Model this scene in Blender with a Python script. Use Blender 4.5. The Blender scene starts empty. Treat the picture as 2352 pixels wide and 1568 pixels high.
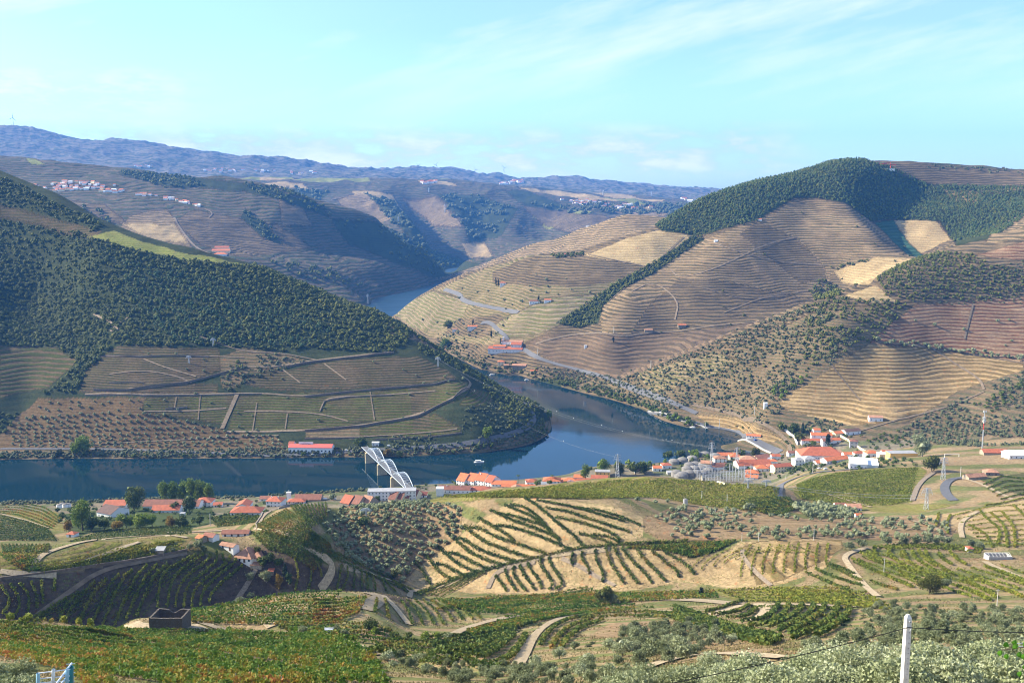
import bpy, bmesh, math, random
import numpy as np
from mathutils import Vector, Matrix
R = math.radians
# ------------------------------------------------------------------ camera, world, sun, exposure
scene = bpy.context.scene
COL = scene.collection
FOC = 2352.0 * 35 / 36; CX, CY = 1176.0, 784.0
H = 310.0; PITCH = R(8.06)
cam_d = bpy.data.cameras.new('camera'); cam = bpy.data.objects.new('camera', cam_d); COL.objects.link(cam)
cam_d.lens = 35; cam_d.sensor_width = 36; cam_d.clip_end = 60000; cam_d.clip_start = 0.5
cam.location = (0, 0, H); cam.rotation_euler = (R(90) - PITCH, 0, 0)
scene.camera = cam
SUN_AZ, SUN_EL = R(-78), R(31)          # azimuth from +Y (view), negative = towards -X
SUN_V = Vector((math.sin(SUN_AZ) * math.cos(SUN_EL), math.cos(SUN_AZ) * math.cos(SUN_EL), math.sin(SUN_EL)))
sun_d = bpy.data.lights.new('sun', 'SUN'); sun = bpy.data.objects.new('sun', sun_d); COL.objects.link(sun)
sun_d.energy = 5.0; sun_d.angle = R(0.5); sun_d.color = (1.0, 0.90, 0.70)
sun.rotation_euler = SUN_V.to_track_quat('Z', 'Y').to_euler()
scene.view_settings.view_transform = 'Standard'; scene.view_settings.look = 'None'
scene.view_settings.exposure = 1.33; scene.view_settings.gamma = 1
scene.cycles.use_denoising = True; scene.cycles.filter_width = 1.1
scene.cycles.max_bounces = 5; scene.cycles.volume_bounces = 0; scene.cycles.transparent_max_bounces = 6
scene.cycles.caustics_reflective = False; scene.cycles.caustics_refractive = False
SKY_STRENGTH = 0.082; HAZE = 5.0e-5
W = bpy.data.worlds.new('World'); scene.world = W; W.use_nodes = True
# ------------------------------------------------------------------ terrain as one height field round the viewpoint
def ray_np(px, py):
    X = (np.asarray(px, float) - CX) / FOC; Y = (np.asarray(py, float) - CY) / FOC
    dy = math.cos(PITCH) - Y * math.sin(PITCH); dz = -math.sin(PITCH) - Y * math.cos(PITCH)
    h = np.hypot(X, dy)
    return np.arctan2(X, dy), dz / h
def proj_np(x, y, z):
    z = z - H
    f = y * math.cos(PITCH) - z * math.sin(PITCH); u = y * math.sin(PITCH) + z * math.cos(PITCH)
    f = np.maximum(f, 1e-3)
    return CX + FOC * x / f, CY - FOC * u / f
CT = []                                   # controls: theta, ln d, w
def resample(pts, step=22.0):
    out = []
    for a, b in zip(pts[:-1], pts[1:]):
        n = max(1, int(abs(b[0] - a[0]) // step), int(abs(b[1] - a[1]) // (step * 1.5)) if len(a) > 2 and a[2] != 'h' else 1)
        for k in range(n):
            t = k / n; out.append(tuple(a[i] + (b[i] - a[i]) * t for i in range(len(a))))
    out.append(tuple(pts[-1])); return out
def V(*pts):                              # visible line: px, py, distance
    q = resample(pts)
    for px, py, d in q:
        th, w = ray_np(px, py); CT.append((float(th), math.log(d / math.cos(th)), float(w)))
def C(drop, *pts, g=1.035):              # crest line: the ground falls away just behind it
    V(*pts)
    for px, py, d in resample(pts):
        th, w = ray_np(px, py); th = float(th); CT.append((th, math.log(d * g / math.cos(th)), float(w) - drop))
def Z(z, *pts):                           # visible line at height z: px, py
    q = resample([(a, b) for a, b in pts])
    for px, py in q:
        th, w = ray_np(px, py); d = (z - H) / float(w); CT.append((float(th), math.log(d), float(w)))
def HL(*pts):                             # hidden line: px, distance, height
    n = []
    for a, b in zip(pts[:-1], pts[1:]):
        m = max(1, int(abs(b[0] - a[0]) // 35))
        for k in range(m):
            t = k / m; n.append((a[0] + (b[0] - a[0]) * t, math.exp(math.log(a[1]) * (1 - t) + math.log(b[1]) * t), a[2] + (b[2] - a[2]) * t))
    n.append(pts[-1])
    for px, d, z in n:
        yy = CY - FOC * math.tan(math.atan((z - H) / d) + PITCH); th, _ = ray_np(px, yy); th = float(th)
        CT.append((th, math.log(d / math.cos(th)), (z - H) / d * math.cos(th)))
# river
Z(0, (-150,1154),(0,1152),(150,1152),(250,1148),(480,1142),(600,1140),(700,1132),(830,1125),(960,1112),(1020,1110),(1100,1106),(1200,1100),(1300,1090),(1340,1076),(1400,1066),(1480,1066),(1530,1060),(1600,1048),(1680,1043),(1730,1045),(1765,1050))
Z(0, (-150,1059),(0,1057),(150,1054),(300,1055),(500,1054),(640,1054),(830,1052),(900,1052),(960,1049),(1040,1042),(1100,1038),(1180,1027),(1230,1014),(1258,997),(1266,975))
HL((1262,1385,0),(1240,1440,0),(1200,1510,0),(1130,1620,0),(1080,1700,0),(1000,1850,0),(905,2080,0),(840,2350,0),(740,2500,0),(640,2600,0),(400,2700,0),(-150,2800,0))
Z(0, (1775,1045),(1700,1025),(1640,1005),(1580,985),(1520,965),(1480,940),(1420,920),(1350,905),(1300,893),(1240,878),(1180,868),(1130,852),(1090,840),(1070,832),(1040,815),(1000,792),(950,765),(905,728),(900,718))
Z(-14, (-150,1100),(0,1100),(300,1098),(700,1090),(1000,1082),(1150,1070),(1250,1055),(1350,1035),(1450,1025),(1600,1020),(1700,1032))
Z(-14, (1310,985),(1400,975),(1500,1000)); Z(-14,(1300,960),(1330,935),(1250,905),(1190,885))
HL((1130,1715,-12),(1060,1830,-12),(1000,1980,-12),(930,2250,-12),(880,2600,-12),(870,2850,-12),(800,2750,-8),(600,2800,-5),(-150,2950,-5))
Z(-12, (885,705),(920,688),(970,672),(1010,655),(1035,640),(1050,626))
Z(0, (845,692),(870,684),(950,666),(1000,650),(1040,628),(1056,617))
HL((905,2680,0),(940,2760,0),(960,3000,0),(970,3300,0),(990,3700,0),(1020,3950,0),(1070,4400,4),(1100,4700,6))
# river bank lips
Z(9, (-150,1166),(0,1164),(250,1160),(480,1152),(700,1143),(830,1134),(960,1120),(1100,1114),(1200,1108),(1300,1098),(1400,1078),(1480,1076),(1600,1058),(1680,1054),(1760,1062))
HL((900,960,14),(1100,950,15),(1300,980,15),(1500,1000,15),(1700,1010,16),(1800,1040,20),(1900,1080,22))
HL((1000,860,22),(1200,880,22),(1400,890,25),(1600,890,30),(1700,900,32))
# left hill
V((1266,965,1385),(1240,930,1400),(1180,908,1425),(1130,879,1450),(1080,851,1470),(1000,800,1500),(960,774,1520),(905,740,1540),(860,715,1555),(840,710,1560),(790,697,1570),(740,673,1580),(690,650,1590),(640,634,1600),(590,612,1610),(540,602,1620),(480,590,1630),(420,574,1640),(350,558,1660),(290,536,1680),(230,514,1705),(180,494,1730),(130,470,1760),(80,444,1800),(40,428,1825),(0,412,1850),(-150,340,1950))
HL((-150,2250,300),(0,2150,260),(300,1950,180),(600,1850,150),(840,1780,100),(960,1650,70))
V((-150,1020,1225),(0,1022,1222),(300,1018,1225),(640,1030,1205),(900,1028,1205),(1100,1010,1215),(1200,985,1260))
V((-150,900,1290),(0,905,1310),(60,900,1330),(120,890,1325),(300,900,1300),(640,905,1300),(900,900,1303),(1050,880,1320),(1150,930,1330))
V((-150,790,1360),(0,795,1420),(60,790,1450),(160,790,1440),(240,790,1400),(400,790,1395),(700,790,1400),(850,800,1395),(960,810,1400))
V((-150,640,1560),(0,660,1640),(80,680,1640),(180,690,1540),(300,690,1500),(500,700,1490),(700,730,1470),(820,740,1465))
V((-150,520,1780),(0,540,1760),(120,570,1690),(220,590,1600),(400,630,1560))
# left middle ridge
V((-150,355,4500),(0,362,4400),(60,363,4400),(170,373,4300),(250,392,4200),(300,390,4150),(350,396,4100),(430,406,4000),(520,411,3900))
C(.011,(560,416,3860),(600,421,3840),(650,436,3800),(700,455,3760),(800,486,3730),(870,511,3750),(930,546,3770),(1000,576,3900),g=1.05); V((1060,592,4250),(1100,606,4500))
V((-150,425,3800),(0,432,3750),(200,444,3650),(330,455,3600),(420,482,3520),(520,500,3480),(620,520,3450),(700,550,3450))
V((0,500,3350),(150,500,3350),(300,520,3250),(450,540,3200),(600,590,3150),(700,610,3150),(760,620,3200))
V((450,580,3050),(560,600,3000),(700,640,2990),(790,660,3010),(840,682,3060))
V((746,571,3500),(820,587,3530),(937,608,3650),(985,630,3720))
HL((780,3620,165),(860,3680,110),(940,3800,55))
HL((-150,2900,60),(0,2900,50),(400,2850,30),(700,2900,20))
HL((-150,5200,300),(300,5000,240),(600,4700,180),(800,4500,120),(950,4500,60))
# plateau, far valley, mountains
V((-150,400,8200),(300,400,8000),(560,405,8000),(800,412,8300),(1000,415,9000),(1200,428,9500),(1400,440,9500),(1660,452,9500),(1900,455,9500),(2500,455,9500))
V((300,428,6200),(450,428,6000),(640,430,6000),(760,438,6100),(830,441,6050),(930,446,6200),(1000,449,6200),(1130,452,6200),(1300,468,6200),(1450,482,6000),(1640,480,6000),(2000,480,6000),(2500,480,6000))
V((-150,282,10500),(0,290,10500),(80,299,10500),(170,319,10500),(210,322,10500),(285,314,10500),(330,322,10500),(380,335,10500),(470,346,10500),(530,358,10500),(600,361,10500),(700,372,10700),(790,386,10900),(880,393,11000),(920,394,12500),(1000,392,12500),(1060,400,12500),(1100,402,12500),(1150,401,12500),(1190,415,12000),(1230,413,12000),(1290,410,12000),(1380,418,12000),(1450,426,12000),(1520,433,12500),(1600,436,13000),(1680,443,13000),(1800,447,13000),(2500,450,13000))
HL((-150,13000,600),(400,13000,500),(900,14500,350),(1700,15000,200),(2500,15000,150)); HL((-150,15300,500),(2500,15300,100))
V((870,458,5700),(905,478,5400),(940,505,5100),(965,532,4900))
V((760,455,5800),(790,480,5500),(860,505,5250))
V((945,470,6100),(965,520,5700),(990,565,5200),(1015,592,4900))
V((1040,470,5900),(1062,500,5600),(1068,530,5350),(1060,560,5150))
V((1095,480,6000),(1100,530,5550),(1095,570,5200))
V((1180,470,5950),(1170,510,5500),(1140,550,5200),(1120,580,5000))
V((1230,520,5700),(1250,545,5400)); V((1330,490,5700),(1320,520,5350)); V((1400,495,5600),(1560,500,5300))
# far hill behind the right side
V((985,637,3950),(1040,622,3800)); C(.006,(1110,606,3600),(1170,583,3450),(1230,559,3300),(1280,549,3250),(1350,521,3150),(1400,504,3100),(1440,498,3080),(1490,499,3050),(1540,497,3050),g=1.05)
V((1110,612,3400),(1200,588,3200),(1290,570,3100),(1400,545,2850),(1480,530,2750))
HL((1120,4300,60),(1250,4200,110),(1400,4200,150),(1600,4200,200),(2000,4300,250),(2500,4400,300))
HL((1000,2900,40),(1100,2800,60),(1200,2700,80),(1340,2600,120),(1480,2550,200))
# right side big hill
V((905,722,2640),(945,693,2610),(1000,669,2420),(1050,649,2330),(1120,619,2270),(1200,593,2240),(1260,586,2190),(1340,581,2170),(1370,566,2190),(1450,541,2210),(1515,530,2230),(1560,502,2270),(1620,473,2300),(1700,439,2350),(1780,417,2400),(1850,406,2450),(1920,396,2450),(1960,392,2470),(2000,394,2500),(2060,390,2600),(2120,386,2650),(2180,385,2700),(2250,392,2700),(2352,398,2700),(2500,400,2700))
HL((1500,2900,230),(1700,3000,300),(2000,3100,360),(2500,3300,380))
V((1820,456,2303),(1760,490,2232),(1690,550,2108),(1620,620,1985),(1560,690,1880),(1540,750,1796))
V((1850,500,2250),(1865,560,2140),(1900,620,2055),(1925,660,1995),(1900,690,1950))
V((1950,470,2300),(1985,520,2180),(2040,570,2090),(2100,595,2050))
V((2010,520,2320),(2060,560,2240),(2110,585,2180),(2140,590,2150))
V((2150,510,2300),(2180,550,2230))
V((1660,645,1952),(1720,665,1935),(1780,690,1915),(1850,700,1920))
V((1600,545,2190),(1500,610,2060),(1400,680,1940),(1350,720,1880),(1290,745,1850),(1240,790,1800))
V((1500,560,2140),(1400,600,2080),(1300,650,2000),(1200,720,1920),(1130,780,1880))
V((1440,680,1890),(1400,740,1800),(1380,800,1720))
V((1000,720,2280),(1080,740,2060),(1180,780,1870),(1250,815,1790),(1340,860,1690))
V((1700,760,1740),(1600,800,1640),(1500,835,1600),(1430,862,1600))
V((2100,430,2560),(2300,430,2560)); V((2250,480,2350),(2352,470,2350),(2500,460,2350)); V((2220,540,2180),(2330,510,2200))
# right near spur
V((1430,867,1565),(1500,838,1545),(1600,803,1505),(1700,768,1480),(1780,735,1485),(1850,703,1492),(1930,685,1500),(2010,645,1545),(2100,607,1600),(2200,579,1650),(2280,559,1680),(2352,545,1700),(2500,520,1750))
HL((1450,1640,25),(1600,1620,60),(1800,1640,120),(2000,1720,170),(2150,1850,220),(2352,1950,260),(2500,2000,270))
V((1580,945,1400),(1640,940,1380),(1700,900,1370),(1800,860,1345),(1880,830,1340),(1950,780,1360),(2000,740,1410),(2080,700,1460))
V((1760,930,1290),(1850,900,1300),(1950,860,1320),(2050,830,1340),(2150,810,1380),(2352,780,1400),(2500,770,1400))
V((1700,990,1265),(1800,985,1240),(1900,970,1235),(1990,970,1215),(2050,960,1220),(2100,955,1235),(2200,900,1290),(2352,860,1290),(2500,850,1300))
V((1830,1020,1170),(1950,1005,1160),(2060,1000,1170),(2150,990,1180),(2250,1000,1130),(2352,1000,1110),(2500,1000,1100))
V((2100,700,1460),(2200,680,1500),(2352,660,1530),(2500,650,1550))
# foreground
for d_, z_ in ((4, 306), (10, 303.2), (20, 298), (40, 287.5), (70, 272), (105, 254)):
    HL((-200, d_, z_), (2550, d_, z_))
V((-150,1568,130),(300,1568,135),(600,1568,140),(900,1568,145),(1030,1568,150),(1200,1568,150),(1400,1565,130),(1600,1540,140),(1800,1502,150),(2000,1510,145),(2500,1510,145))
V((-150,1500,190),(0,1500,190),(300,1510,190),(600,1510,200),(850,1530,185))
V((-150,1468,245),(0,1470,245),(300,1494,245),(450,1497,245),(640,1492,243))
C(.02,(-150,1440,300),(0,1444,300),(150,1452,300),(265,1460,300)); V((300,1471,296),(392,1473,295),(475,1473,293)); C(.02,(505,1469,295),(640,1472,290),(760,1480,270),(850,1506,225),(950,1534,195))
V((290,1440,330),(392,1443,328),(480,1437,335)); V((310,1420,362),(392,1418,366),(450,1412,368))
HL((-150,400,112),(200,400,112),(300,430,112),(450,440,115))
V((-150,1430,440),(0,1425,452),(200,1430,470),(350,1408,482),(430,1400,490),(580,1380,508),(640,1372,512),(700,1360,516),(760,1352,525),(850,1355,539),(940,1370,552))
V((-150,1340,460),(0,1328,470),(100,1315,480),(200,1300,490),(330,1282,506),(430,1265,520),(520,1285,522),(580,1300,525),(640,1255,532),(700,1275,526),(770,1295,530),(850,1330,546),(930,1360,560))
V((-150,1300,560),(50,1298,560),(200,1280,580),(330,1262,580),(430,1240,600),(500,1235,600),(560,1230,590),(610,1200,600))
V((-150,1245,690),(100,1250,680),(300,1240,680),(450,1225,680),(540,1205,700)); V((-150,1200,780),(100,1190,810),(300,1200,790),(450,1195,790),(540,1190,800))
V((590,1185,640),(640,1168,650),(700,1160,655),(750,1166,650)); HL((560,780,60),(650,780,45),(760,780,50),(850,800,45),(950,800,40))
V((760,1210,620),(770,1250,600),(790,1280,595),(830,1300,590),(900,1335,583),(955,1350,575))
V((790,1195,645),(810,1182,655),(870,1170,655),(950,1163,660),(1000,1156,665))
V((960,1350,590),(1000,1350,590),(1050,1330,588),(1100,1310,586),(1200,1285,580),(1250,1275,576),(1300,1265,572),(1400,1257,567),(1500,1250,563),(1600,1246,560),(1700,1243,557))
V((1060,1165,645),(1100,1152,640),(1200,1143,627),(1260,1145,620),(1340,1155,612),(1420,1165,604),(1480,1190,595))
V((860,1174,680),(950,1161,702),(1000,1153,715),(1060,1142,728),(1100,1139,738)); V((1200,1133,752),(1300,1124,758),(1420,1109,765),(1500,1101,768),(1600,1109,768),(1680,1119,768))
C(.02,(780,1172,690),(850,1164,700),(900,1160,715),(950,1153,730),(1000,1146,745),(1060,1135,760),(1100,1129,770),(1200,1119,790),(1300,1109,795),(1350,1101,795),(1420,1096,795),(1500,1094,795),(1600,1102,790),(1680,1113,790),(1760,1120,800))
V((1250,1130,720),(1400,1130,700),(1600,1150,690),(1750,1150,700)); V((1600,1200,625),(1700,1200,625),(1850,1200,630),(2000,1200,640),(2200,1200,625),(2352,1210,600),(2500,1210,600))
V((1800,1120,830),(1850,1105,850),(1900,1088,870),(2000,1079,890),(2110,1074,900),(2200,1070,900),(2352,1066,890),(2500,1066,890))
V((1850,1080,1000),(1950,1068,980),(2100,1050,980),(2200,1045,970),(2352,1045,950),(2500,1045,950))
V((1850,1160,740),(1950,1155,748),(2100,1150,750),(2200,1150,725),(2352,1150,700),(2500,1150,700))
V((1050,1356,572),(1100,1358,568),(1250,1360,550),(1400,1352,540),(1550,1350,528),(1620,1330,530))
V((950,1376,556),(1100,1368,550),(1250,1368,538),(1400,1362,526),(1550,1357,515),(1700,1350,505),(1800,1345,490),(1950,1345,460),(2100,1355,430),(2352,1360,400),(2500,1360,400))
V((1650,1300,540),(1750,1290,530),(1850,1285,517)); V((1730,1241,557),(1850,1234,560),(1950,1245,553),(2000,1252,560),(2100,1246,562),(2250,1252,560),(2352,1260,540),(2500,1260,540))
V((1930,1280,515),(1900,1310,500),(1860,1335,490)); V((2050,1300,495),(2200,1310,480),(2352,1320,460))
C(.012,(440,1408,395),(500,1398,400),(620,1380,410),(700,1371,420),(800,1364,430),(870,1363,435),(950,1376,440),(1050,1389,450),(1120,1399,460))
HL((500,435,112),(620,450,108),(750,470,100),(870,490,96),(950,500,94),(1050,520,92))
V((500,1430,345),(640,1440,335),(800,1440,330),(860,1438,335),(880,1410,365)); V((905,1400,400),(960,1410,410),(1050,1420,415)); V((930,1440,375),(1000,1445,370),(1100,1440,385))
V((1200,1400,480),(1300,1396,480),(1400,1388,490)); V((1200,1450,370),(1300,1440,370),(1400,1430,375),(1600,1420,380),(1800,1402,380),(2000,1392,360),(2352,1402,330),(2500,1402,330))
V((1000,1500,245),(1200,1500,262),(1300,1495,250),(1400,1480,262),(1600,1490,235),(1800,1470,228),(2000,1450,230),(2352,1450,230),(2500,1450,230))
CT = np.array(CT)
# drop near duplicates
VS = 0.45
_u = np.round(np.c_[CT[:, 0] / 0.004, CT[:, 1] * VS / 0.004]); _, _i = np.unique(_u, axis=0, return_index=True); CT = CT[np.sort(_i)]
def mq(a, b):
    d2 = (a[:, None, 0] - b[None, :, 0]) ** 2 + ((a[:, None, 1] - b[None, :, 1]) * VS) ** 2
    return np.sqrt(d2 + 0.012 ** 2)
_n = len(CT)
A = np.zeros((_n + 3, _n + 3)); A[:_n, :_n] = mq(CT, CT) - np.eye(_n) * 0.0015
Pm = np.c_[np.ones(_n), CT[:, 0], CT[:, 1]]; A[:_n, _n:] = Pm; A[_n:, :_n] = Pm.T
sol = np.linalg.solve(A, np.r_[CT[:, 2], 0, 0, 0])
NT, NV = 1150, 1500
TH = np.linspace(R(-36), R(36), NT)
_k = [(4, .10), (100, .035), (160, .0060), (300, .0036), (640, .0032), (900, .0040), (1150, .0022), (2700, .0022), (3000, .0030), (4500, .0030), (7000, .008), (9500, .008), (13500, .012), (16000, .02)]
_v = [math.log(4)]
while _v[-1] < math.log(13900):
    _v.append(_v[-1] + float(np.interp(_v[-1], [math.log(a) for a, b in _k], [b for a, b in _k])))
VR = np.array(_v); NV = len(VR)
# coarse evaluation, then bicubic-like upsampling (linear in fine steps)
cth = np.linspace(TH[0], TH[-1], 384); cvr = np.linspace(VR[0], VR[-1], 760)
g = np.stack(np.meshgrid(cth, cvr, indexing='ij'), -1).reshape(-1, 2)
Wc = np.empty(len(g))
for i in range(0, len(g), 20000):
    q = g[i:i + 20000]; Wc[i:i + 20000] = mq(q, CT) @ sol[:_n] + sol[_n] + sol[_n + 1] * q[:, 0] + sol[_n + 2] * q[:, 1]
Wc = Wc.reshape(384, 760)
def cubic_up(Aa, x0, x1, xs):              # Catmull-Rom along axis 0
    n = Aa.shape[0]; t = (xs - x0) / (x1 - x0) * (n - 1); i = np.clip(t.astype(int), 1, n - 3); f = (t - i)[:, None]
    a, b, c, d = Aa[i - 1], Aa[i], Aa[i + 1], Aa[i + 2]
    return b + 0.5 * f * (c - a + f * (2 * a - 5 * b + 4 * c - d + f * (3 * (b - c) + d - a)))
Wg = cubic_up(Wc, cth[0], cth[-1], TH); Wg = cubic_up(np.ascontiguousarray(Wg.T), cvr[0], cvr[-1], VR).T
RR = np.exp(VR)
_rng = np.random.default_rng(5)
_PT = _rng.random((256, 256))
def vnoise(x, y):
    xi = np.floor(x).astype(int); yi = np.floor(y).astype(int); fx = x - xi; fy = y - yi
    fx = fx * fx * (3 - 2 * fx); fy = fy * fy * (3 - 2 * fy)
    a = _PT[xi & 255, yi & 255]; b = _PT[(xi + 1) & 255, yi & 255]; c = _PT[xi & 255, (yi + 1) & 255]; d = _PT[(xi + 1) & 255, (yi + 1) & 255]
    return (a * (1 - fx) + b * fx) * (1 - fy) + (c * (1 - fx) + d * fx) * fy
def fbm(x, y, o=4, ridged=False):
    s = 0; a = .5; t = 0
    for k in range(o):
        n = vnoise(x + 17.3 * k, y - 9.1 * k)
        if ridged: n = 1 - np.abs(2 * n - 1)
        s = s + a * n; t += a; a *= .5; x = x * 2.03 + 5; y = y * 2.03 + 3
    return s / t
GX = np.sin(TH)[:, None] * RR[None, :]; GY = np.cos(TH)[:, None] * RR[None, :]
GZ = H + Wg * RR[None, :]
_d = RR[None, :]
def ramp(x, a, b): return np.clip((x - a) / (b - a), 0, 1)
land = ramp(GZ, 1, 14) 
amp1 = np.interp(RR, [0, 400, 900, 1300, 2500, 3200, 5000, 8000, 12000], [0, .0, 1, 7, 16, 26, 55, 60, 110])[None, :]
wl1 = 1 / np.interp(RR, [0, 900, 1300, 2500, 3200, 5000, 8000, 12000], [60, 80, 150, 260, 420, 700, 900, 1500])[None, :]
GZ = GZ + land * amp1 * (fbm(GX / 330 + 3, GY / 330, np.where(1,4,4).item(), True) - .65) * np.where(_d > 1180, 1, .5)
GZ = GZ + land * np.interp(RR, [0, 6000, 10000, 12000], [0, 0, 60, 80])[None, :] * (fbm(GX / 1300 + 3, GY / 1300, 4, True) - .66)
_ws = np.interp(RR, [0, 1200, 2000, 5000, 12000], [22, 22, 50, 140, 400])[None, :]
GZ = GZ + land * np.interp(RR, [0, 60, 300, 900, 1300, 4000, 9000], [.05, .15, .35, .8, 1.6, 5, 14])[None, :] * (fbm(GX / _ws, GY / _ws, 3) - .5)
GZ = np.where((GZ < 1.2) & (Wg * RR[None, :] + H < 0), np.minimum(GZ, Wg * RR[None, :] + H), GZ)
WG = (GZ - H) / RR[None, :]
def hit(px, py, dmin=20.0, dmax=1e9):      # where the ray through a picture point first meets the ground
    th, w = ray_np(px, py); th = float(th); w = float(w)
    ti = (th - TH[0]) / (TH[1] - TH[0]); i = int(np.clip(ti, 0, NT - 2)); f = ti - i
    col = WG[i] * (1 - f) + WG[i + 1] * f
    ok = (col >= w) & (RR >= dmin) & (RR <= dmax)
    j = int(np.argmax(ok))
    if not ok[j] or j == 0: return None
    a, b = col[j - 1], col[j]; t = (w - a) / (b - a) if b != a and a < w else 1.0
    d = math.exp(VR[j - 1] + (VR[j] - VR[j - 1]) * t)
    return Vector((math.sin(th) * d, math.cos(th) * d, H + w * d))
def height(x, y):
    d = math.hypot(x, y); th = math.atan2(x, y)
    ti = min(max((th - TH[0]) / (TH[1] - TH[0]), 0), NT - 1.001); i = int(ti); f = ti - i
    v = math.log(max(d, 4.1)); j = int(np.clip(np.searchsorted(VR, v) - 1, 0, NV - 2)); s = (v - VR[j]) / (VR[j + 1] - VR[j])
    q = (GZ[i, j] * (1 - f) + GZ[i + 1, j] * f) * (1 - s) + (GZ[i, j + 1] * (1 - f) + GZ[i + 1, j + 1] * f) * s
    return float(q)
def height_np(x, y):
    d = np.hypot(x, y); th = np.arctan2(x, y)
    ti = np.clip((th - TH[0]) / (TH[1] - TH[0]), 0, NT - 1.001); i = ti.astype(int); f = ti - i
    v = np.log(np.maximum(d, 4.1)); j = np.clip(np.searchsorted(VR, v) - 1, 0, NV - 2); s = (v - VR[j]) / (VR[j + 1] - VR[j])
    return (GZ[i, j] * (1 - f) + GZ[i + 1, j] * f) * (1 - s) + (GZ[i, j + 1] * (1 - f) + GZ[i + 1, j + 1] * f) * s
print('controls', _n, 'grid', NT, NV)
# ------------------------------------------------------------------ helpers
def tag(o, label=None, cat=None, group=None, kind=None):
    if label: o['label'] = label
    if cat: o['category'] = cat
    if group: o['group'] = group
    if kind: o['kind'] = kind
    return o
def new_obj(name, me, parent=None, loc=None):
    o = bpy.data.objects.new(name, me); COL.objects.link(o)
    if parent is not None: o.parent = parent
    if loc is not None: o.location = loc
    return o
def mesh_np(name, co, faces, mat=None, smooth=False, tint=None):
    """co (n,3); faces (m,k) int array or list of lists"""
    me = bpy.data.meshes.new(name)
    co = np.asarray(co, np.float32)
    me.vertices.add(len(co)); me.vertices.foreach_set('co', co.reshape(-1))
    f = np.asarray(faces, np.int32); k = f.shape[1]
    me.loops.add(f.size); me.loops.foreach_set('vertex_index', f.reshape(-1))
    me.polygons.add(len(f)); me.polygons.foreach_set('loop_start', np.arange(0, f.size, k, dtype=np.int32)); me.polygons.foreach_set('loop_total', np.full(len(f), k, np.int32))
    me.polygons.foreach_set('use_smooth', np.full(len(f), smooth))
    if mat: me.materials.append(mat)
    if tint is not None:
        a = me.attributes.new('tint', 'FLOAT', 'POINT'); a.data.foreach_set('value', np.asarray(tint, np.float32))
    me.update(calc_edges=True); return me
def PW(px, py, z):                        # point of height z on the line of sight
    th, w = ray_np(px, py); d = (z - H) / float(w); return Vector((math.sin(th) * d, math.cos(th) * d, z))
def PD(px, py, d):                        # point at forward distance d
    th, w = ray_np(px, py); r = d / math.cos(float(th)); return Vector((math.sin(th) * r, d, H + float(w) * r))
def inpoly(px, py, poly):
    r = np.zeros(px.shape, bool); n = len(poly)
    for i in range(n):
        x1, y1 = poly[i]; x2, y2 = poly[(i + 1) % n]
        if y1 == y2: continue
        c = ((y1 > py) != (y2 > py)) & (px < (x2 - x1) * (py - y1) / (y2 - y1) + x1)
        r ^= c
    return r
# node helper
class NT_:
    def __init__(s, tree): s.t = tree
    def n(s, ty, ins=None, **kw):
        nd = s.t.nodes.new(ty)
        for k, v in kw.items(): setattr(nd, k, v)
        for k, v in (ins or {}).items():
            if isinstance(v, bpy.types.NodeSocket): s.t.links.new(v, nd.inputs[k])
            else: nd.inputs[k].default_value = v
        return nd
    def m(s, op, a, b=0.0, c=0.0, clamp=False): return s.n('ShaderNodeMath', {0: a, 1: b, 2: c}, operation=op, use_clamp=clamp).outputs[0]
    def mix(s, f, a, b, bt='MIX'):
        nd = s.n('ShaderNodeMix', data_type='RGBA', blend_type=bt)
        for k, v in ((0, f), (6, a), (7, b)):
            if isinstance(v, bpy.types.NodeSocket): s.t.links.new(v, nd.inputs[k])
            else: nd.inputs[k].default_value = v if k == 0 else (*v[:3], 1)
        return nd.outputs[2]
    def noise(s, vec, scale, detail=3, rough=.55):
        return s.n('ShaderNodeTexNoise', {'Vector': vec, 'Scale': scale, 'Detail': detail, 'Roughness': rough}).outputs['Fac']
    def mr(s, v, a, b, c=0., d=1.): return s.n('ShaderNodeMapRange', {'Value': v, 1: a, 2: b, 3: c, 4: d}).outputs[0]
def mat(name, col=(.5, .5, .5), rough=.8, var=0.0, scale=.5, metal=0., spec=.3):
    m = bpy.data.materials.new(name); m.use_nodes = True; t = NT_(m.node_tree); b = m.node_tree.nodes['Principled BSDF']
    b.inputs['Roughness'].default_value = rough; b.inputs['Metallic'].default_value = metal; b.inputs['Specular IOR Level'].default_value = spec
    if var:
        tc = t.n('ShaderNodeTexCoord').outputs['Object']
        f = t.mr(t.noise(tc, scale, 4, .65), .3, .7, 1 - var, 1 + var)
        f2 = t.mr(t.n('ShaderNodeObjectInfo').outputs['Random'], 0, 1, 1 - var * .5, 1 + var * .5)
        c = t.n('ShaderNodeVectorMath', {0: (*col,), 1: (1, 1, 1)}, operation='MULTIPLY')
        sc = t.n('ShaderNodeVectorMath', {0: c.outputs[0]}, operation='SCALE'); m.node_tree.links.new(t.m('MULTIPLY', f, f2), sc.inputs['Scale'])
        m.node_tree.links.new(sc.outputs[0], b.inputs['Base Color'])
    else: b.inputs['Base Color'].default_value = (*col, 1)
    return m
# ------------------------------------------------------------------ sky
t = NT_(W.node_tree); bg = W.node_tree.nodes['Background']
sky = t.n('ShaderNodeTexSky', sky_type='NISHITA'); sky.sun_disc = False; sky.sun_elevation = SUN_EL; sky.sun_rotation = SUN_AZ
sky.altitude = 300; sky.air_density = 1.0; sky.dust_density = 1.3; sky.ozone_density = 1.6
gen = t.n('ShaderNodeTexCoord').outputs['Generated']
sep = t.n('ShaderNodeSeparateXYZ', {0: gen}).outputs
az = t.m('ARCTAN2', sep[0], sep[1]); el = t.m('ARCSINE', sep[2])
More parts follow.
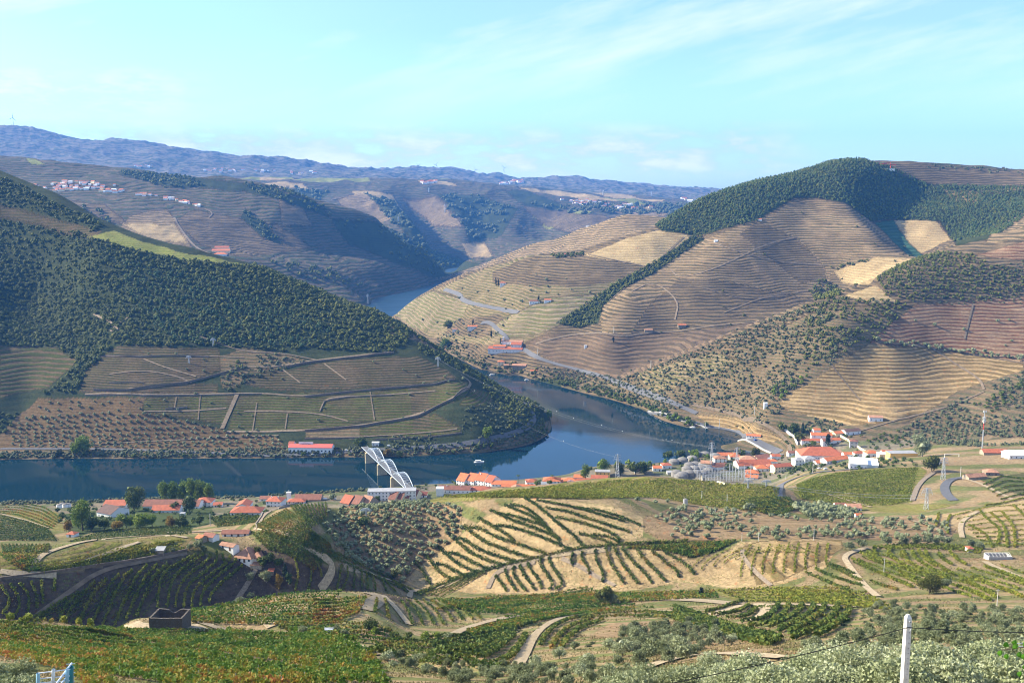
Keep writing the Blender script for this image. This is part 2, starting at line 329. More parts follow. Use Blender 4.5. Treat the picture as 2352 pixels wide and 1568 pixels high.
# cumulus rows low above the horizon, flattened; thin cirrus streaks higher up
cv = t.n('ShaderNodeCombineXYZ', {0: az, 1: t.m('MULTIPLY', el, 3.4), 2: 0.0}).outputs[0]
cn = t.noise(cv, 13.0, 7, .62)
cn2 = t.noise(cv, 3.1, 2, .5)
band = t.m('MULTIPLY', t.mr(el, .020, .034), t.mr(el, .078, .055))
lft = t.m('MULTIPLY', t.m('MULTIPLY', t.mr(el, .07, .09), t.mr(el, .125, .105)), t.mr(az, -.28, -.34))
lim = t.mr(az, .30, .22)
cum = t.m('MULTIPLY', t.mr(t.m('ADD', cn, t.m('MULTIPLY', t.m('SUBTRACT', cn2, .5), .22)), .40, .52), t.m('MAXIMUM', t.m('MULTIPLY', band, lim), t.m('MULTIPLY', lft, .7)))
rot = t.n('ShaderNodeVectorRotate', {'Vector': gen, 'Axis': (0, 1, 0), 'Angle': R(14)}).outputs[0]
st = t.n('ShaderNodeMapping', {'Vector': rot, 'Scale': (1.1, 1.1, 7)}).outputs[0]
ci = t.m('MULTIPLY', t.mr(t.noise(st, 2.2, 7, .6), .48, .68), t.mr(el, .06, .16))
veil = t.m('MULTIPLY', t.mr(t.noise(gen, 1.7, 3, .5), .35, .75), .22)
skyc = t.n('ShaderNodeVectorMath', {0: sky.outputs[0], 1: (0.98, 1.24, 1.52)}, operation='MULTIPLY').outputs[0]
c1 = t.mix(t.m('ADD', t.m('MULTIPLY', ci, .75), veil, 0, True), skyc, (6.2, 6.5, 6.6))
cs = t.mix(t.mr(cn, .42, .62), (4.1, 4.8, 5.9), (7.2, 7.1, 7.2))
c1 = t.n('ShaderNodeVectorMath', {0: c1}, operation='SCALE'); W.node_tree.links.new(t.mr(el, .02, .16, 1.25, 1.0), c1.inputs['Scale']); c1 = c1.outputs[0]
c2 = t.mix(t.m('MULTIPLY', cum, .85), c1, cs)
W.node_tree.links.new(c2, bg.inputs[0]); bg.inputs[1].default_value = SKY_STRENGTH
# ------------------------------------------------------------------ land use painted on the ground (what grows where, plus shade tones on some slopes)
PX, PY = proj_np(GX, GY, GZ); DD = GY
cmx = np.maximum.accumulate(WG, axis=1); VIS = WG >= cmx - 0.004
TYP = {  # soil, plants, stripe period (m of height), plant share, terrace bump
 'scrub':   ((.15,.108,.062), (.095,.085,.045), 3.4, .45, .6),
 'forest':  ((.040,.048,.022), (.030,.040,.018), 6, .5, 0),
 'vdark':   ((.112,.080,.048), (.052,.052,.022), 2.6, .62, .7),
 'vgreen':  ((.10,.074,.042), (.062,.072,.018), 2.6, .68, .7),
 'orchard': ((.125,.084,.043), (.092,.064,.030), 3, .25, .2),
 'grove':   ((.24,.165,.095), (.19,.13,.07), 3, .3, .3),
 'yellow':  ((.20,.19,.06), (.15,.17,.04), 3, .6, .1),
 'terrace': ((.245,.172,.098), (.095,.078,.042), 4.8, .56, 2.2),
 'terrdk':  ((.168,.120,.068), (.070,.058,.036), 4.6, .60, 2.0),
 'brown':   ((.155,.108,.068), (.092,.070,.045), 5.5, .5, 1.8),
 'olivet':  ((.22,.165,.095), (.12,.108,.048), 4.6, .60, 1.5),
 'stone':   ((.23,.18,.11), (.13,.125,.05), 6.5, .55, 2.8),
 'pale':    ((.34,.25,.13), (.26,.19,.095), 4.5, .35, .8),
 'gold':    ((.30,.21,.105), (.15,.105,.045), 3.8, .56, 1.2),
 'red':     ((.26,.175,.105), (.15,.078,.045), 4.2, .60, 1.2),
 'greenrow':((.05,.10,.065), (.03,.075,.05), 6, .5, 1.5),
 'town':    ((.17,.145,.10), (.10,.11,.05), 12, .4, 0),
 'soil':    ((.235,.17,.095), (.12,.125,.045), 9, .5, .0),
 'bowl':    ((.085,.062,.046), (.07,.052,.038), 2, .3, 0),  # soil darkened to paint in the shade of the bowl
 'bank':    ((.325,.235,.125), (.27,.195,.10), 8, .3, 0),
 'terrgreen': ((.10,.072,.04), (.05,.058,.018), 5.0, .6, 1.2),
 'field':   ((.20,.155,.065), (.14,.14,.03), 1.3, .62, .25),
 'vivid':   ((.19,.155,.055), (.125,.135,.025), 1.1, .68, .2),
 'garden':  ((.06,.08,.03), (.045,.06,.02), 3, .5, 0),
 'dgreen':  ((.10,.09,.045), (.055,.075,.02), 1.2, .65, .3),
 'far':     ((.105,.082,.055), (.052,.060,.032), 10, .52, 3),
 'mount':   ((.15,.13,.10), (.055,.068,.045), 45, .45, 0),
}
names = list(TYP); TI = {n: i for i, n in enumerate(names)}
LU = np.full(PX.shape, TI['scrub'])
LU[DD > 2720] = TI['far']; LU[DD > 7800] = TI['mount']
LU[(DD > 1160) & (DD < 2720) & (PX < 1290)] = TI['forest']
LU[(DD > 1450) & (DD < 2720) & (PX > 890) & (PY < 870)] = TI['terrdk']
LU[(DD < 1150)] = TI['soil']
LU[(DD < 1150) & (DD > 820) & (GZ < 34)] = TI['town']
_wa = np.interp(RR, [0, 800, 1200, 20000], [7, 5, 7, 9])[None, :]; _wl = np.interp(RR, [0, 400, 1300, 3000, 9000], [6, 10, 22, 60, 150])[None, :]
PXw = PX + _wa * (fbm(GX / _wl, GY / _wl, 3) - .5) * 2; PYw = PY + _wa * .7 * (fbm(GX / _wl + 40, GY / _wl + 11, 3) - .5) * 2
def L(ty, lo, hi, *poly):
    m = (DD > lo) & (DD < hi) & inpoly(PXw, PYw, poly); LU[m] = TI[ty]
# far left ridge and plateau
for ty, pl in (('terrace', [(380,480),(420,520),(440,570),(330,560),(270,530),(300,500)]), ('terrdk', [(440,480),(640,520),(720,570),(560,590),(460,560),(400,510)]), ('pale', [(280,515),(400,515),(430,560),(330,545)]),
               ('yellow', [(55,365),(80,365),(105,377),(70,377)]), ('forest', [(270,392),(420,402),(600,425),(700,460),(680,470),(560,440),(460,430),(380,430),(280,400)]), ('forest', [(540,420),(720,462),(760,500),(700,480),(600,445)]),
               ('forest', [(760,500),(870,512),(1000,577),(1105,607),(1060,625),(1000,640),(900,600),(800,560)]), ('forest', [(560,480),(600,510),(650,560),(600,545),(550,500)]),  # woods; their dark colour also paints shade on the spur's right face
               ('terrace', [(640,460),(700,480),(720,520),(650,520)]), ('terrdk', [(0,430),(100,450),(240,470),(300,520),(220,500),(100,480),(0,460)])):
    L(ty, 2720, 5200, *pl)
for ty, pl in (('terrace', [(770,455),(830,445),(870,462),(900,500),(860,515),(800,490)]), ('terrace', [(930,455),(1000,452),(1050,500),(1060,520),(1000,520),(950,480)]), ('pale', [(1060,560),(1110,560),(1130,590),(1080,592)]),
               ('forest', [(835,442),(900,462),(940,500),(990,570),(1030,600),(980,590),(900,500)]), ('forest', [(1000,448),(1100,445),(1190,480),(1150,540),(1080,560),(1060,500)]), ('forest', [(660,430),(760,440),(720,470),(640,450)]),  # forest tones right of the spur crests paint in their shaded flanks
               ('terrdk', [(1200,470),(1400,500),(1500,520),(1350,540),(1250,520)]), ('terrace', [(1480,475),(1560,490),(1500,497),(1440,490)])):
    L(ty, 4300, 7800, *pl)
# patchwork on the plateau
cell = vnoise(np.floor(GX / 260 + GY / 900) * 7.3, np.floor(GY / 420 - GX / 1500) * 3.1)
pm = (DD > 5600) & (DD < 8800) & (LU == TI['far'])
LU[pm & (cell > .72)] = TI['yellow']; LU[pm & (cell < .28)] = TI['forest']; LU[pm & (cell > .5) & (cell < .58)] = TI['pale']
# far hill, right
L('terrace', 2720, 4200, (1000,640),(1120,600),(1230,555),(1400,495),(1600,485),(1600,560),(1300,600),(1100,640))
# left hill
L('vdark', 1160, 2300, (0,468),(60,480),(120,500),(235,530),(205,547),(150,538),(100,517),(0,498))
L('yellow', 1160, 2300, (200,541),(262,528),(330,556),(400,576),(480,589),(590,612),(500,604),(400,592),(300,572))
L('vdark', 1160, 2300, (178,900),(195,850),(265,795),(430,798),(500,802),(508,850),(430,880),(500,885),(500,905),(330,903))
L('scrub', 1160, 2300, (500,820),(560,800),(640,810),(730,835),(600,850),(575,850),(545,890),(510,890))
L('vdark', 1160, 2300, (562,882),(575,852),(600,847),(660,852),(820,818),(960,818),(1030,850),(1047,870),(880,890),(650,898))
L('vgreen', 1160, 2300, (325,912),(541,904),(515,977),(430,960),(330,945)); L('vgreen', 1160, 2300, (545,908),(900,893),(1040,880),(1085,878),(1065,915),(950,960),(700,988),(560,994),(522,985))
L('vgreen', 1160, 2300, (822,978),(1000,950),(1060,985),(1052,1003),(820,1003)); L('vgreen', 1160, 2300, (1085,890),(1150,905),(1120,930),(1050,935))
L('vdark', 1160, 2300, (940,890),(980,887),(990,980),(950,985)); L('scrub', 1160, 2300, (700,990),(830,980),(830,1008),(700,1005))
L('orchard', 1160, 2300, (0,1000),(40,960),(90,915),(330,910),(325,945),(430,967),(520,990),(640,1002),(662,1032),(400,1030),(0,1035))
L('terrgreen', 1160, 2300, (0,795),(130,797),(176,832),(110,892),(40,905),(0,918))
L('scrub', 1160, 2300, (0,1033),(300,1030),(660,1030),(900,1035),(1100,1020),(1200,1000),(1265,960),(1280,1000),(1200,1040),(900,1060),(0,1065))
# right hill
L('olivet', 1500, 2720, (905,722),(945,690),(1000,667),(1120,616),(1200,590),(1340,580),(1480,612),(1380,680),(1290,740),(1200,790),(1100,790),(980,770))
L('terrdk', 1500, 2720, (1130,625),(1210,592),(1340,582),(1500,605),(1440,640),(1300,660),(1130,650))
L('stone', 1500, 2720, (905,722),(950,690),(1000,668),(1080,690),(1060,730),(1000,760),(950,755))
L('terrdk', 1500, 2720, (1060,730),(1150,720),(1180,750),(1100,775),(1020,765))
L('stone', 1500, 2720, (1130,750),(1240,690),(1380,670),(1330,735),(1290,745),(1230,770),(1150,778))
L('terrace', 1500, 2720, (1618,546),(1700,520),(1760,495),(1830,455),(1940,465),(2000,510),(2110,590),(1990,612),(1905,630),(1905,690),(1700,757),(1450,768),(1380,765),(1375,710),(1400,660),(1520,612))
L('terrdk', 1500, 2720, (1560,640),(1640,640),(1880,690),(1700,757),(1560,765),(1450,768),(1490,700))  # darker terrace tone paints shade on the spur's right side
L('terrdk', 1500, 2720, (1740,510),(1830,545),(1890,610),(1900,640),(1840,650),(1780,600),(1700,540))  # diagonal band: shade of the right-facing slope put into the ground colour
L('pale', 1500, 2720, (1350,581),(1450,545),(1518,528),(1602,537),(1592,550),(1490,612),(1330,583))
L('pale', 1500, 2720, (1912,622),(2020,588),(2112,598),(2030,622),(1995,655),(1940,648),(1925,635))
L('brown', 1500, 2720, (1195,792),(1250,770),(1380,768),(1560,765),(1732,742),(1722,762),(1600,803),(1432,868),(1340,862),(1250,822))
FR = [(1505,520),(1560,480),(1700,410),(1850,380),(1925,370),(1965,365),(2040,380),(2130,425),(2352,430),(2500,430),(2500,500),(2352,500),(2285,545),(2200,562),(2180,545),(2160,508),(2050,505),(2000,508),(1940,463),(1830,452),(1762,488),(1740,507),(1640,532),(1600,540),(1520,530)]
L('forest', 1500, 2900, *FR)
L('terrdk', 1500, 3000, (2030,386),(2110,382),(2352,394),(2500,396),(2500,425),(2352,427),(2150,418),(2090,412))
L('gold', 1500, 3000, (2165,440),(2300,436),(2352,432),(2352,440),(2250,452),(2240,472),(2190,460))
L('pale', 1500, 2720, (2050,507),(2152,507),(2182,552),(2112,580),(2085,560))
L('greenrow', 1500, 2720, (2005,512),(2050,507),(2112,580),(2130,592),(2095,588),(2050,555))
RAV = [(1598,538),(1618,548),(1500,628),(1425,668),(1385,700),(1372,742),(1330,754),(1278,742),(1335,705),(1395,660),(1500,604)]
L('forest', 1500, 2720, *RAV)
# right near spur
L('gold', 1150, 1960, (1778,932),(1870,872),(1995,788),(2150,800),(2352,832),(2352,880),(2250,900),(2120,965),(1945,977),(1850,952))
L('red', 1150, 1960, (1998,786),(2060,730),(2100,700),(2250,690),(2352,680),(2500,680),(2500,830),(2352,832),(2150,800))
L('red', 1150, 2720, (2240,583),(2352,556),(2500,556),(2500,600),(2352,598)); L('pale', 1150, 1960, (1940,680),(2010,655),(2060,690),(2000,695)); L('terrace', 1150, 2720, (2280,520),(2352,490),(2500,490),(2500,556),(2352,550),(2260,560))
L('olivet', 1150, 1960, (1460,855),(1640,810),(1700,830),(1600,880),(1500,900)); L('gold', 1150, 1960, (1595,950),(1690,960),(1800,1005),(1760,1015),(1640,985))
L('scrub', 1100, 1960, (2100,960),(2200,900),(2352,850),(2500,850),(2500,1040),(2100,1040))
# near ground
L('field', 560, 900, (1190,1128),(1300,1107),(1420,1094),(1600,1098),(1680,1112),(1800,1118),(1790,1182),(1700,1163),(1640,1165),(1500,1140),(1330,1146),(1260,1130))
L('field', 560, 960, (1000,1140),(1100,1128),(1240,1118),(1200,1135),(1080,1150),(1000,1155),(880,1170),(900,1150))
L('vivid', 600, 960, (1822,1118),(1860,1100),(1905,1085),(2000,1077),(2112,1070),(2128,1080),(2092,1152),(1960,1167),(1830,1146))
L('field', 560, 900, (1820,1150),(2100,1155),(2200,1160),(2100,1180),(1900,1170)); L('dgreen', 560, 800, (1700,1170),(1740,1148),(1850,1148),(1845,1160),(1800,1185))
L('dgreen', 600, 1000, (2250,1100),(2352,1085),(2500,1085),(2500,1140),(2352,1140)); L('bank', 560, 900, (2170,1180),(2352,1150),(2500,1150),(2500,1250),(2352,1255),(2260,1240),(2200,1215),(2100,1190))
L('grove', 520, 720, (1480,1190),(1560,1160),(1700,1170),(1850,1190),(2100,1185),(2200,1210),(2180,1245),(2000,1240),(1700,1238),(1520,1245),(1480,1220))
L('bank', 480, 690, (925,1345),(940,1320),(1060,1230),(1120,1180),(1200,1140),(1300,1148),(1420,1165),(1480,1190),(1475,1230),(1430,1255),(1300,1264),(1200,1285),(1100,1310),(1000,1350))
L('bank', 460, 640, (1030,1352),(1110,1315),(1200,1295),(1300,1275),(1500,1255),(1620,1285),(1570,1335),(1440,1355),(1250,1362),(1100,1362))
L('bank', 440, 640, (1560,1335),(1620,1290),(1700,1245),(1850,1236),(1930,1242),(1900,1300),(1800,1340),(1700,1352))
L('gold', 440, 640, (1690,1262),(1750,1243),(1930,1240),(1940,1260),(1860,1300),(1790,1335),(1740,1340),(1720,1300))
L('dgreen', 480, 640, (1430,1258),(1500,1248),(1690,1240),(1650,1265),(1590,1285),(1520,1262))
L('grove', 540, 720, (745,1210),(780,1190),(800,1172),(870,1158),(950,1150),(1060,1165),(1060,1230),(940,1320),(925,1345),(830,1302),(790,1280),(750,1250))
L('field', 540, 900, (0,1150),(80,1160),(140,1180),(150,1220),(0,1185)); L('dgreen', 540, 900, (0,1185),(110,1215),(140,1240),(60,1240),(0,1240)); L('dgreen', 540, 900, (240,1215),(440,1205),(440,1225),(240,1235),(150,1245))
L('field', 440, 800, (60,1300),(220,1245),(420,1228),(440,1240),(420,1262),(330,1280),(200,1298),(90,1315)); L('vivid', 440, 700, (150,1295),(300,1255),(410,1248),(410,1262),(300,1280),(170,1300)); L('field', 440, 800, (0,1250),(100,1252),(110,1280),(70,1312),(0,1310))
L('garden', 520, 1000, (150,1180),(300,1160),(490,1160),(490,1200),(440,1215),(250,1215),(160,1235))
L('dgreen', 480, 900, (480,1190),(600,1165),(640,1175),(590,1200),(500,1210))
L('soil', 480, 720, (590,1210),(640,1168),(750,1155),(750,1200),(770,1255),(760,1290),(700,1255),(610,1215))
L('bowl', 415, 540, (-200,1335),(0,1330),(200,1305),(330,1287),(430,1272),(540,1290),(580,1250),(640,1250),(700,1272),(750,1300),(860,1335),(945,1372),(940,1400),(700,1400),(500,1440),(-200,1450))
L('field', 260, 600, (1640,1352),(1950,1350),(1970,1385),(1700,1380),(1640,1365)); L('grove', 140, 420, (1300,1500),(1400,1430),(1640,1420),(1800,1450),(1800,1500),(1500,1530))
L('soil', 100, 300, (900,1400),(1130,1395),(1500,1400),(1500,1568),(1000,1568)); 
# soft mixing of the palettes at the borders of forest and scrub is left to the plants themselves
tabA = np.array([TYP[n][0] for n in names]); tabB = np.array([TYP[n][1] for n in names]); tabS = np.array([TYP[n][2:5] for n in names])
# drying and soil tone drift over tens of metres
_tone = (0.82 + 0.36 * fbm(GX / 140 + 9, GY / 140 + 2, 4))[..., None]
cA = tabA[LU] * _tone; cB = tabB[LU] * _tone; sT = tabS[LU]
idx = np.arange(NT * NV).reshape(NT, NV)
fq = np.stack([idx[:-1, :-1], idx[1:, :-1], idx[1:, 1:], idx[:-1, 1:]], -1).reshape(-1, 4)
gm = bpy.data.materials.new('hillside_ground'); gm.use_nodes = True; t = NT_(gm.node_tree); b = gm.node_tree.nodes['Principled BSDF']
b.inputs['Roughness'].default_value = 1; b.inputs['Specular IOR Level'].default_value = .05
geo = t.n('ShaderNodeNewGeometry').outputs['Position']; z = t.n('ShaderNodeSeparateXYZ', {0: geo}).outputs[2]
A_ = t.n('ShaderNodeAttribute', attribute_name='soil').outputs['Color']; B_ = t.n('ShaderNodeAttribute', attribute_name='plants').outputs['Color']
S_ = t.n('ShaderNodeSeparateXYZ', {0: t.n('ShaderNodeAttribute', attribute_name='rows').outputs['Vector']}).outputs
n1 = t.noise(geo, .006, 3, .5); n1b = t.noise(geo, .035, 2, .5)
ph = t.m('ADD', z, t.m('MULTIPLY', t.m('ADD', t.m('SUBTRACT', n1, .5), t.m('MULTIPLY', t.m('SUBTRACT', n1b, .5), .16)), t.m('MULTIPLY', S_[0], 4.2)))
s = t.m('DIVIDE', ph, S_[0]); tri = t.m('MULTIPLY', t.m('PINGPONG', s, .5), 2.0)
fr = t.m('SUBTRACT', 1.0, S_[1])
mask = t.n('ShaderNodeMapRange', {'Value': t.m('ADD', tri, t.m('MULTIPLY', t.m('SUBTRACT', t.noise(geo, .12, 3, .6), .5), .55)), 1: t.m('SUBTRACT', fr, .10), 2: t.m('ADD', fr, .10)}).outputs[0]
mask = t.m('MULTIPLY', mask, t.mr(t.noise(geo, .022, 3, .6), .33, .50, .35, 1.0))
col = t.mix(mask, A_, B_)
f1 = t.mr(t.noise(geo, .35, 6, .8), .3, .7, .5, 1.5); f2 = t.mr(t.noise(geo, .03, 4, .6), .3, .7, .8, 1.2)
sc = t.n('ShaderNodeVectorMath', {0: col}, operation='SCALE'); gm.node_tree.links.new(t.m('MULTIPLY', f1, f2), sc.inputs['Scale'])
rust = t.mix(t.mr(t.noise(geo, .18, 3, .7), .60, .72), sc.outputs[0], t.n('ShaderNodeVectorMath', {0: sc.outputs[0], 1: (1.25, .80, .62)}, operation='MULTIPLY').outputs[0])
nearm = t.n('ShaderNodeVectorMath', {0: geo}, operation='LENGTH').outputs['Value']
weed = t.m('MULTIPLY', t.m('MULTIPLY', t.mr(t.noise(geo, .55, 4, .75), .50, .60), t.mr(t.noise(geo, .03, 3, .6), .42, .60)), t.mr(nearm, 900, 500))
rust = t.mix(t.m('MULTIPLY', weed, .75), rust, (.105, .125, .035))
stones = t.m('MULTIPLY', t.mr(t.noise(geo, 2.2, 3, .8), .64, .70), t.mr(nearm, 700, 300))
rust = t.mix(t.m('MULTIPLY', stones, .6), rust, (.38, .33, .25))
gm.node_tree.links.new(rust, b.inputs['Base Color'])
bp = t.n('ShaderNodeBump', {'Height': t.m('ADD', t.m('MULTIPLY', t.mr(tri, .30, .62), S_[2]), t.m('MULTIPLY', t.noise(geo, .5, 4, .7), .45)), 'Distance': 1.0, 'Strength': .8})
gm.node_tree.links.new(bp.outputs[0], b.inputs['Normal'])
gme = mesh_np('ground', np.stack([GX, GY, GZ], -1).reshape(-1, 3), fq, gm, True)
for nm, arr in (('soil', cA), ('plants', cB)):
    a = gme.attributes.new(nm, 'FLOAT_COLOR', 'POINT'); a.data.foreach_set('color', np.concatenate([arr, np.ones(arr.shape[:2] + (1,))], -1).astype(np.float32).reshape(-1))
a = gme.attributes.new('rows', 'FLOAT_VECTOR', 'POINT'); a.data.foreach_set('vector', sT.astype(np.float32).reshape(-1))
ground = tag(new_obj('hills', gme), kind='structure')
del cA, cB, sT, fq, _tone
# ------------------------------------------------------------------ river
wm = bpy.data.materials.new('river_water'); wm.use_nodes = True; t = NT_(wm.node_tree); b = wm.node_tree.nodes['Principled BSDF']
geo = t.n('ShaderNodeNewGeometry').outputs['Position']
b.inputs['Base Color'].default_value = (.004, .022, .034, 1); b.inputs['Specular IOR Level'].default_value = .5; b.inputs['IOR'].default_value = 1.33; b.inputs['Specular Tint'].default_value = (.30, .58, 1.0, 1)
rn = t.noise(t.n('ShaderNodeMapping', {'Vector': geo, 'Scale': (.004, .016, 1)}).outputs[0], 1.0, 3, .6)
b.inputs['Roughness'].default_value = .1; yy_ = t.n('ShaderNodeSeparateXYZ', {0: geo}).outputs[1]; wm.node_tree.links.new(t.m('ADD', t.mr(rn, .42, .62, .02, .09), t.mr(yy_, 1500, 2900, 0, .34)), b.inputs['Roughness'])
bp = t.n('ShaderNodeBump', {'Height': t.m('ADD', t.noise(geo, .35, 3, .6), t.m('MULTIPLY', t.noise(geo, .06, 2, .5), 1.5)), 'Distance': .05, 'Strength': .25}); wm.node_tree.links.new(bp.outputs[0], b.inputs['Normal'])
xs = [-2600, -1300, -600, 0, 600, 1400, 2600]; ys = [960, 1200, 1500, 2000, 2700, 3600, 4900]
co = [(x, y, 0) for y in ys for x in xs]; fc = [(j * 7 + i, j * 7 + i + 1, j * 7 + i + 8, j * 7 + i + 7) for j in range(6) for i in range(6)]
tag(new_obj('river_water', mesh_np('river_water', [(x, y if y > 961 else 880, 0) for x, y, _ in co], fc, wm, True)), kind='structure')
# ------------------------------------------------------------------ roads and tracks, draped
def drape(pts, step):                     # picture polyline -> densified ground points
    W3 = [p for p in (hit(*q) if len(q) == 2 else hit(q[0], q[1], q[2]) for q in pts) if p is not None]
    out = []
    for a, c in zip(W3[:-1], W3[1:]):
        n = max(1, int((c - a).length / step))
        if (c.xy - a.xy).length > 600: continue
        for k in range(n): out.append(a.lerp(c, k / n))
    if W3: out.append(W3[-1])
    return out
def smooth_line(pts, n=3):
    for _ in range(n):
        q = [pts[0]]
        for a, c in zip(pts[:-1], pts[1:]):
            q.append(tuple(a[i] * .75 + c[i] * .25 for i in range(len(a)))); q.append(tuple(a[i] * .25 + c[i] * .75 for i in range(len(a))))
        q.append(pts[-1]); pts = q
    return pts
def ribbon(name, pts, width, m, lift=None, step=4.0, sm=2):
    P3 = drape(smooth_line([tuple(map(float, p)) for p in pts], sm), step)
    if len(P3) < 2: return None
    co = []; fc = []
    for i, p in enumerate(P3):
        a = P3[max(i - 1, 0)]; c = P3[min(i + 1, len(P3) - 1)]; d = (c - a).xy
        if d.length < 1e-6: d = Vector((1, 0))
        d.normalize(); nrm = Vector((-d.y, d.x)); lf = lift if lift is not None else .25 + p.length * .0004
        for s_ in (-1, 0, 1):
            x = p.x + nrm.x * s_ * width / 2; y = p.y + nrm.y * s_ * width / 2
            co.append((x, y, height(x, y) + lf))
    # centre line never below the edges' mean, so that the strip lies on the slope
    for i in range(len(P3) - 1):
        for k in (0, 1): fc.append((i * 3 + k, i * 3 + k + 1, i * 3 + k + 4, i * 3 + k + 3))
    return tag(new_obj(name, mesh_np(name, co, fc, m, True)), kind='structure')
m_dirt3 = mat('worn_track', (.18, .135, .09), .95, .35, .3); m_asph = mat('asphalt', (.11, .11, .118), .85, .15, .3); m_dirt = mat('pale_dirt', (.31, .24, .15), .95, .4, .9); m_dirt2 = mat('grey_dirt', (.20, .155, .11), .95, .4, .9)
# ------------------------------------------------------------------ foliage prototypes
rng = np.random.default_rng(11); rnd = random.Random(4)
def ico():
    g = (1 + 5 ** .5) / 2
    v = np.array([(-1, g, 0), (1, g, 0), (-1, -g, 0), (1, -g, 0), (0, -1, g), (0, 1, g), (0, -1, -g), (0, 1, -g), (g, 0, -1), (g, 0, 1), (-g, 0, -1), (-g, 0, 1)]) / (1 + g * g) ** .5
    f = np.array([(0, 11, 5), (0, 5, 1), (0, 1, 7), (0, 7, 10), (0, 10, 11), (1, 5, 9), (5, 11, 4), (11, 10, 2), (10, 7, 6), (7, 1, 8), (3, 9, 4), (3, 4, 2), (3, 2, 6), (3, 6, 8), (3, 8, 9), (4, 9, 5), (2, 4, 11), (6, 2, 10), (8, 6, 7), (9, 8, 1)])
    return v, f
IV, IF = ico()
def crown_np(nl, rad, zc, lump, leaves=0, leaf=.3, seed=0, shape='round', bottom=.55):
    """lumps and leaf-sized faces spread through an uneven crown; returns verts, tris, tint"""
    r = np.random.default_rng(seed); V_, F_, T_ = [], [], []; n = 0
    rad = np.array(rad, float)
    def pt():
        while True:
            p = r.uniform(-1, 1, 3)
            if np.dot(p, p) > 1 or p[2] < -bottom * 1.2: continue
            if shape == 'cone':
                if math.hypot(p[0], p[1]) > (1 - p[2]) * .55: continue
            return p
    lobes = [pt() * .8 for _ in range(7)]
    for k in range(nl):
        p = pt(); p = p / max(1e-3, np.linalg.norm(p)) * (np.linalg.norm(p) ** .45) * .8
        if shape == 'cone': p = pt()
        s = lump * r.uniform(.7, 1.3)
        v = IV * (1 + r.uniform(-.3, .3, (12, 1))) * s * np.array([1, 1, .8]) + p * rad
        V_.append(v); F_.append(IF + n); n += 12; T_.append(np.full(12, r.random()))
    if leaves:
        P_ = []
        for k in range(leaves):
            p = pt(); l = np.linalg.norm(p); p = p / max(l, .05) * (l ** .35) if shape != 'cone' else p
            q = lobes[int(r.random() ** 1.3 * 7)]; p = p * (.30 + .42 * r.random()) + q * .92
            P_.append(p)
        P_ = np.array(P_) * rad
        a = r.normal(size=(leaves, 3)); a /= np.linalg.norm(a, axis=1)[:, None]; bb = r.normal(size=(leaves, 3)); bb = np.cross(a, bb); bb /= np.linalg.norm(bb, axis=1)[:, None]
        s = leaf * r.uniform(.6, 1.4, (leaves, 1))
        v = np.stack([P_ + a * s, P_ - a * s * .5 + bb * s * .7, P_ - a * s * .5 - bb * s * .7], 1).reshape(-1, 3)
        V_.append(v); F_.append(np.arange(leaves * 3).reshape(-1, 3) + n); T_.append(np.repeat(r.random(leaves), 3))
    V_ = np.concatenate(V_); V_[:, 2] += zc
    return V_, np.concatenate(F_), np.concatenate(T_)
def tube_np(path, radii, k=6):
    V_, F_ = [], []; n = len(path); path = [Vector(p) for p in path]
    for i, p in enumerate(path):
        d = (path[min(i + 1, n - 1)] - path[max(i - 1, 0)]).normalized(); a = d.cross(Vector((0.3, 1, 0.1))).normalized(); b_ = d.cross(a)
        for j in range(k):
            an = 2 * math.pi * j / k; V_.append(p + (a * math.cos(an) + b_ * math.sin(an)) * radii[i])
    for i in range(n - 1):
        for j in range(k): F_.append((i * k + j, i * k + (j + 1) % k, (i + 1) * k + (j + 1) % k, (i + 1) * k + j))
    V_.append(path[-1]); e = len(V_) - 1
    for j in range(k): F_.append(((n - 1) * k + j, (n - 1) * k + (j + 1) % k, e, e))
    return np.array([tuple(v) for v in V_]), F_
def merge(parts):
    co, fc, n = [], [], 0
    for v, f in parts:
        co.append(np.asarray(v)); fc += [tuple(i + n for i in q) for q in f]; n += len(v)
    return np.concatenate(co), fc
def mesh_py(name, co, fc, m=None, smooth=False):
    me = bpy.data.meshes.new(name); fc = [tuple(dict.fromkeys(q)) for q in fc]
    me.from_pydata([tuple(map(float, c)) for c in co], [], fc)
    if smooth: me.polygons.foreach_set('use_smooth', np.ones(len(me.polygons), bool))
    if m: me.materials.append(m)
    return me
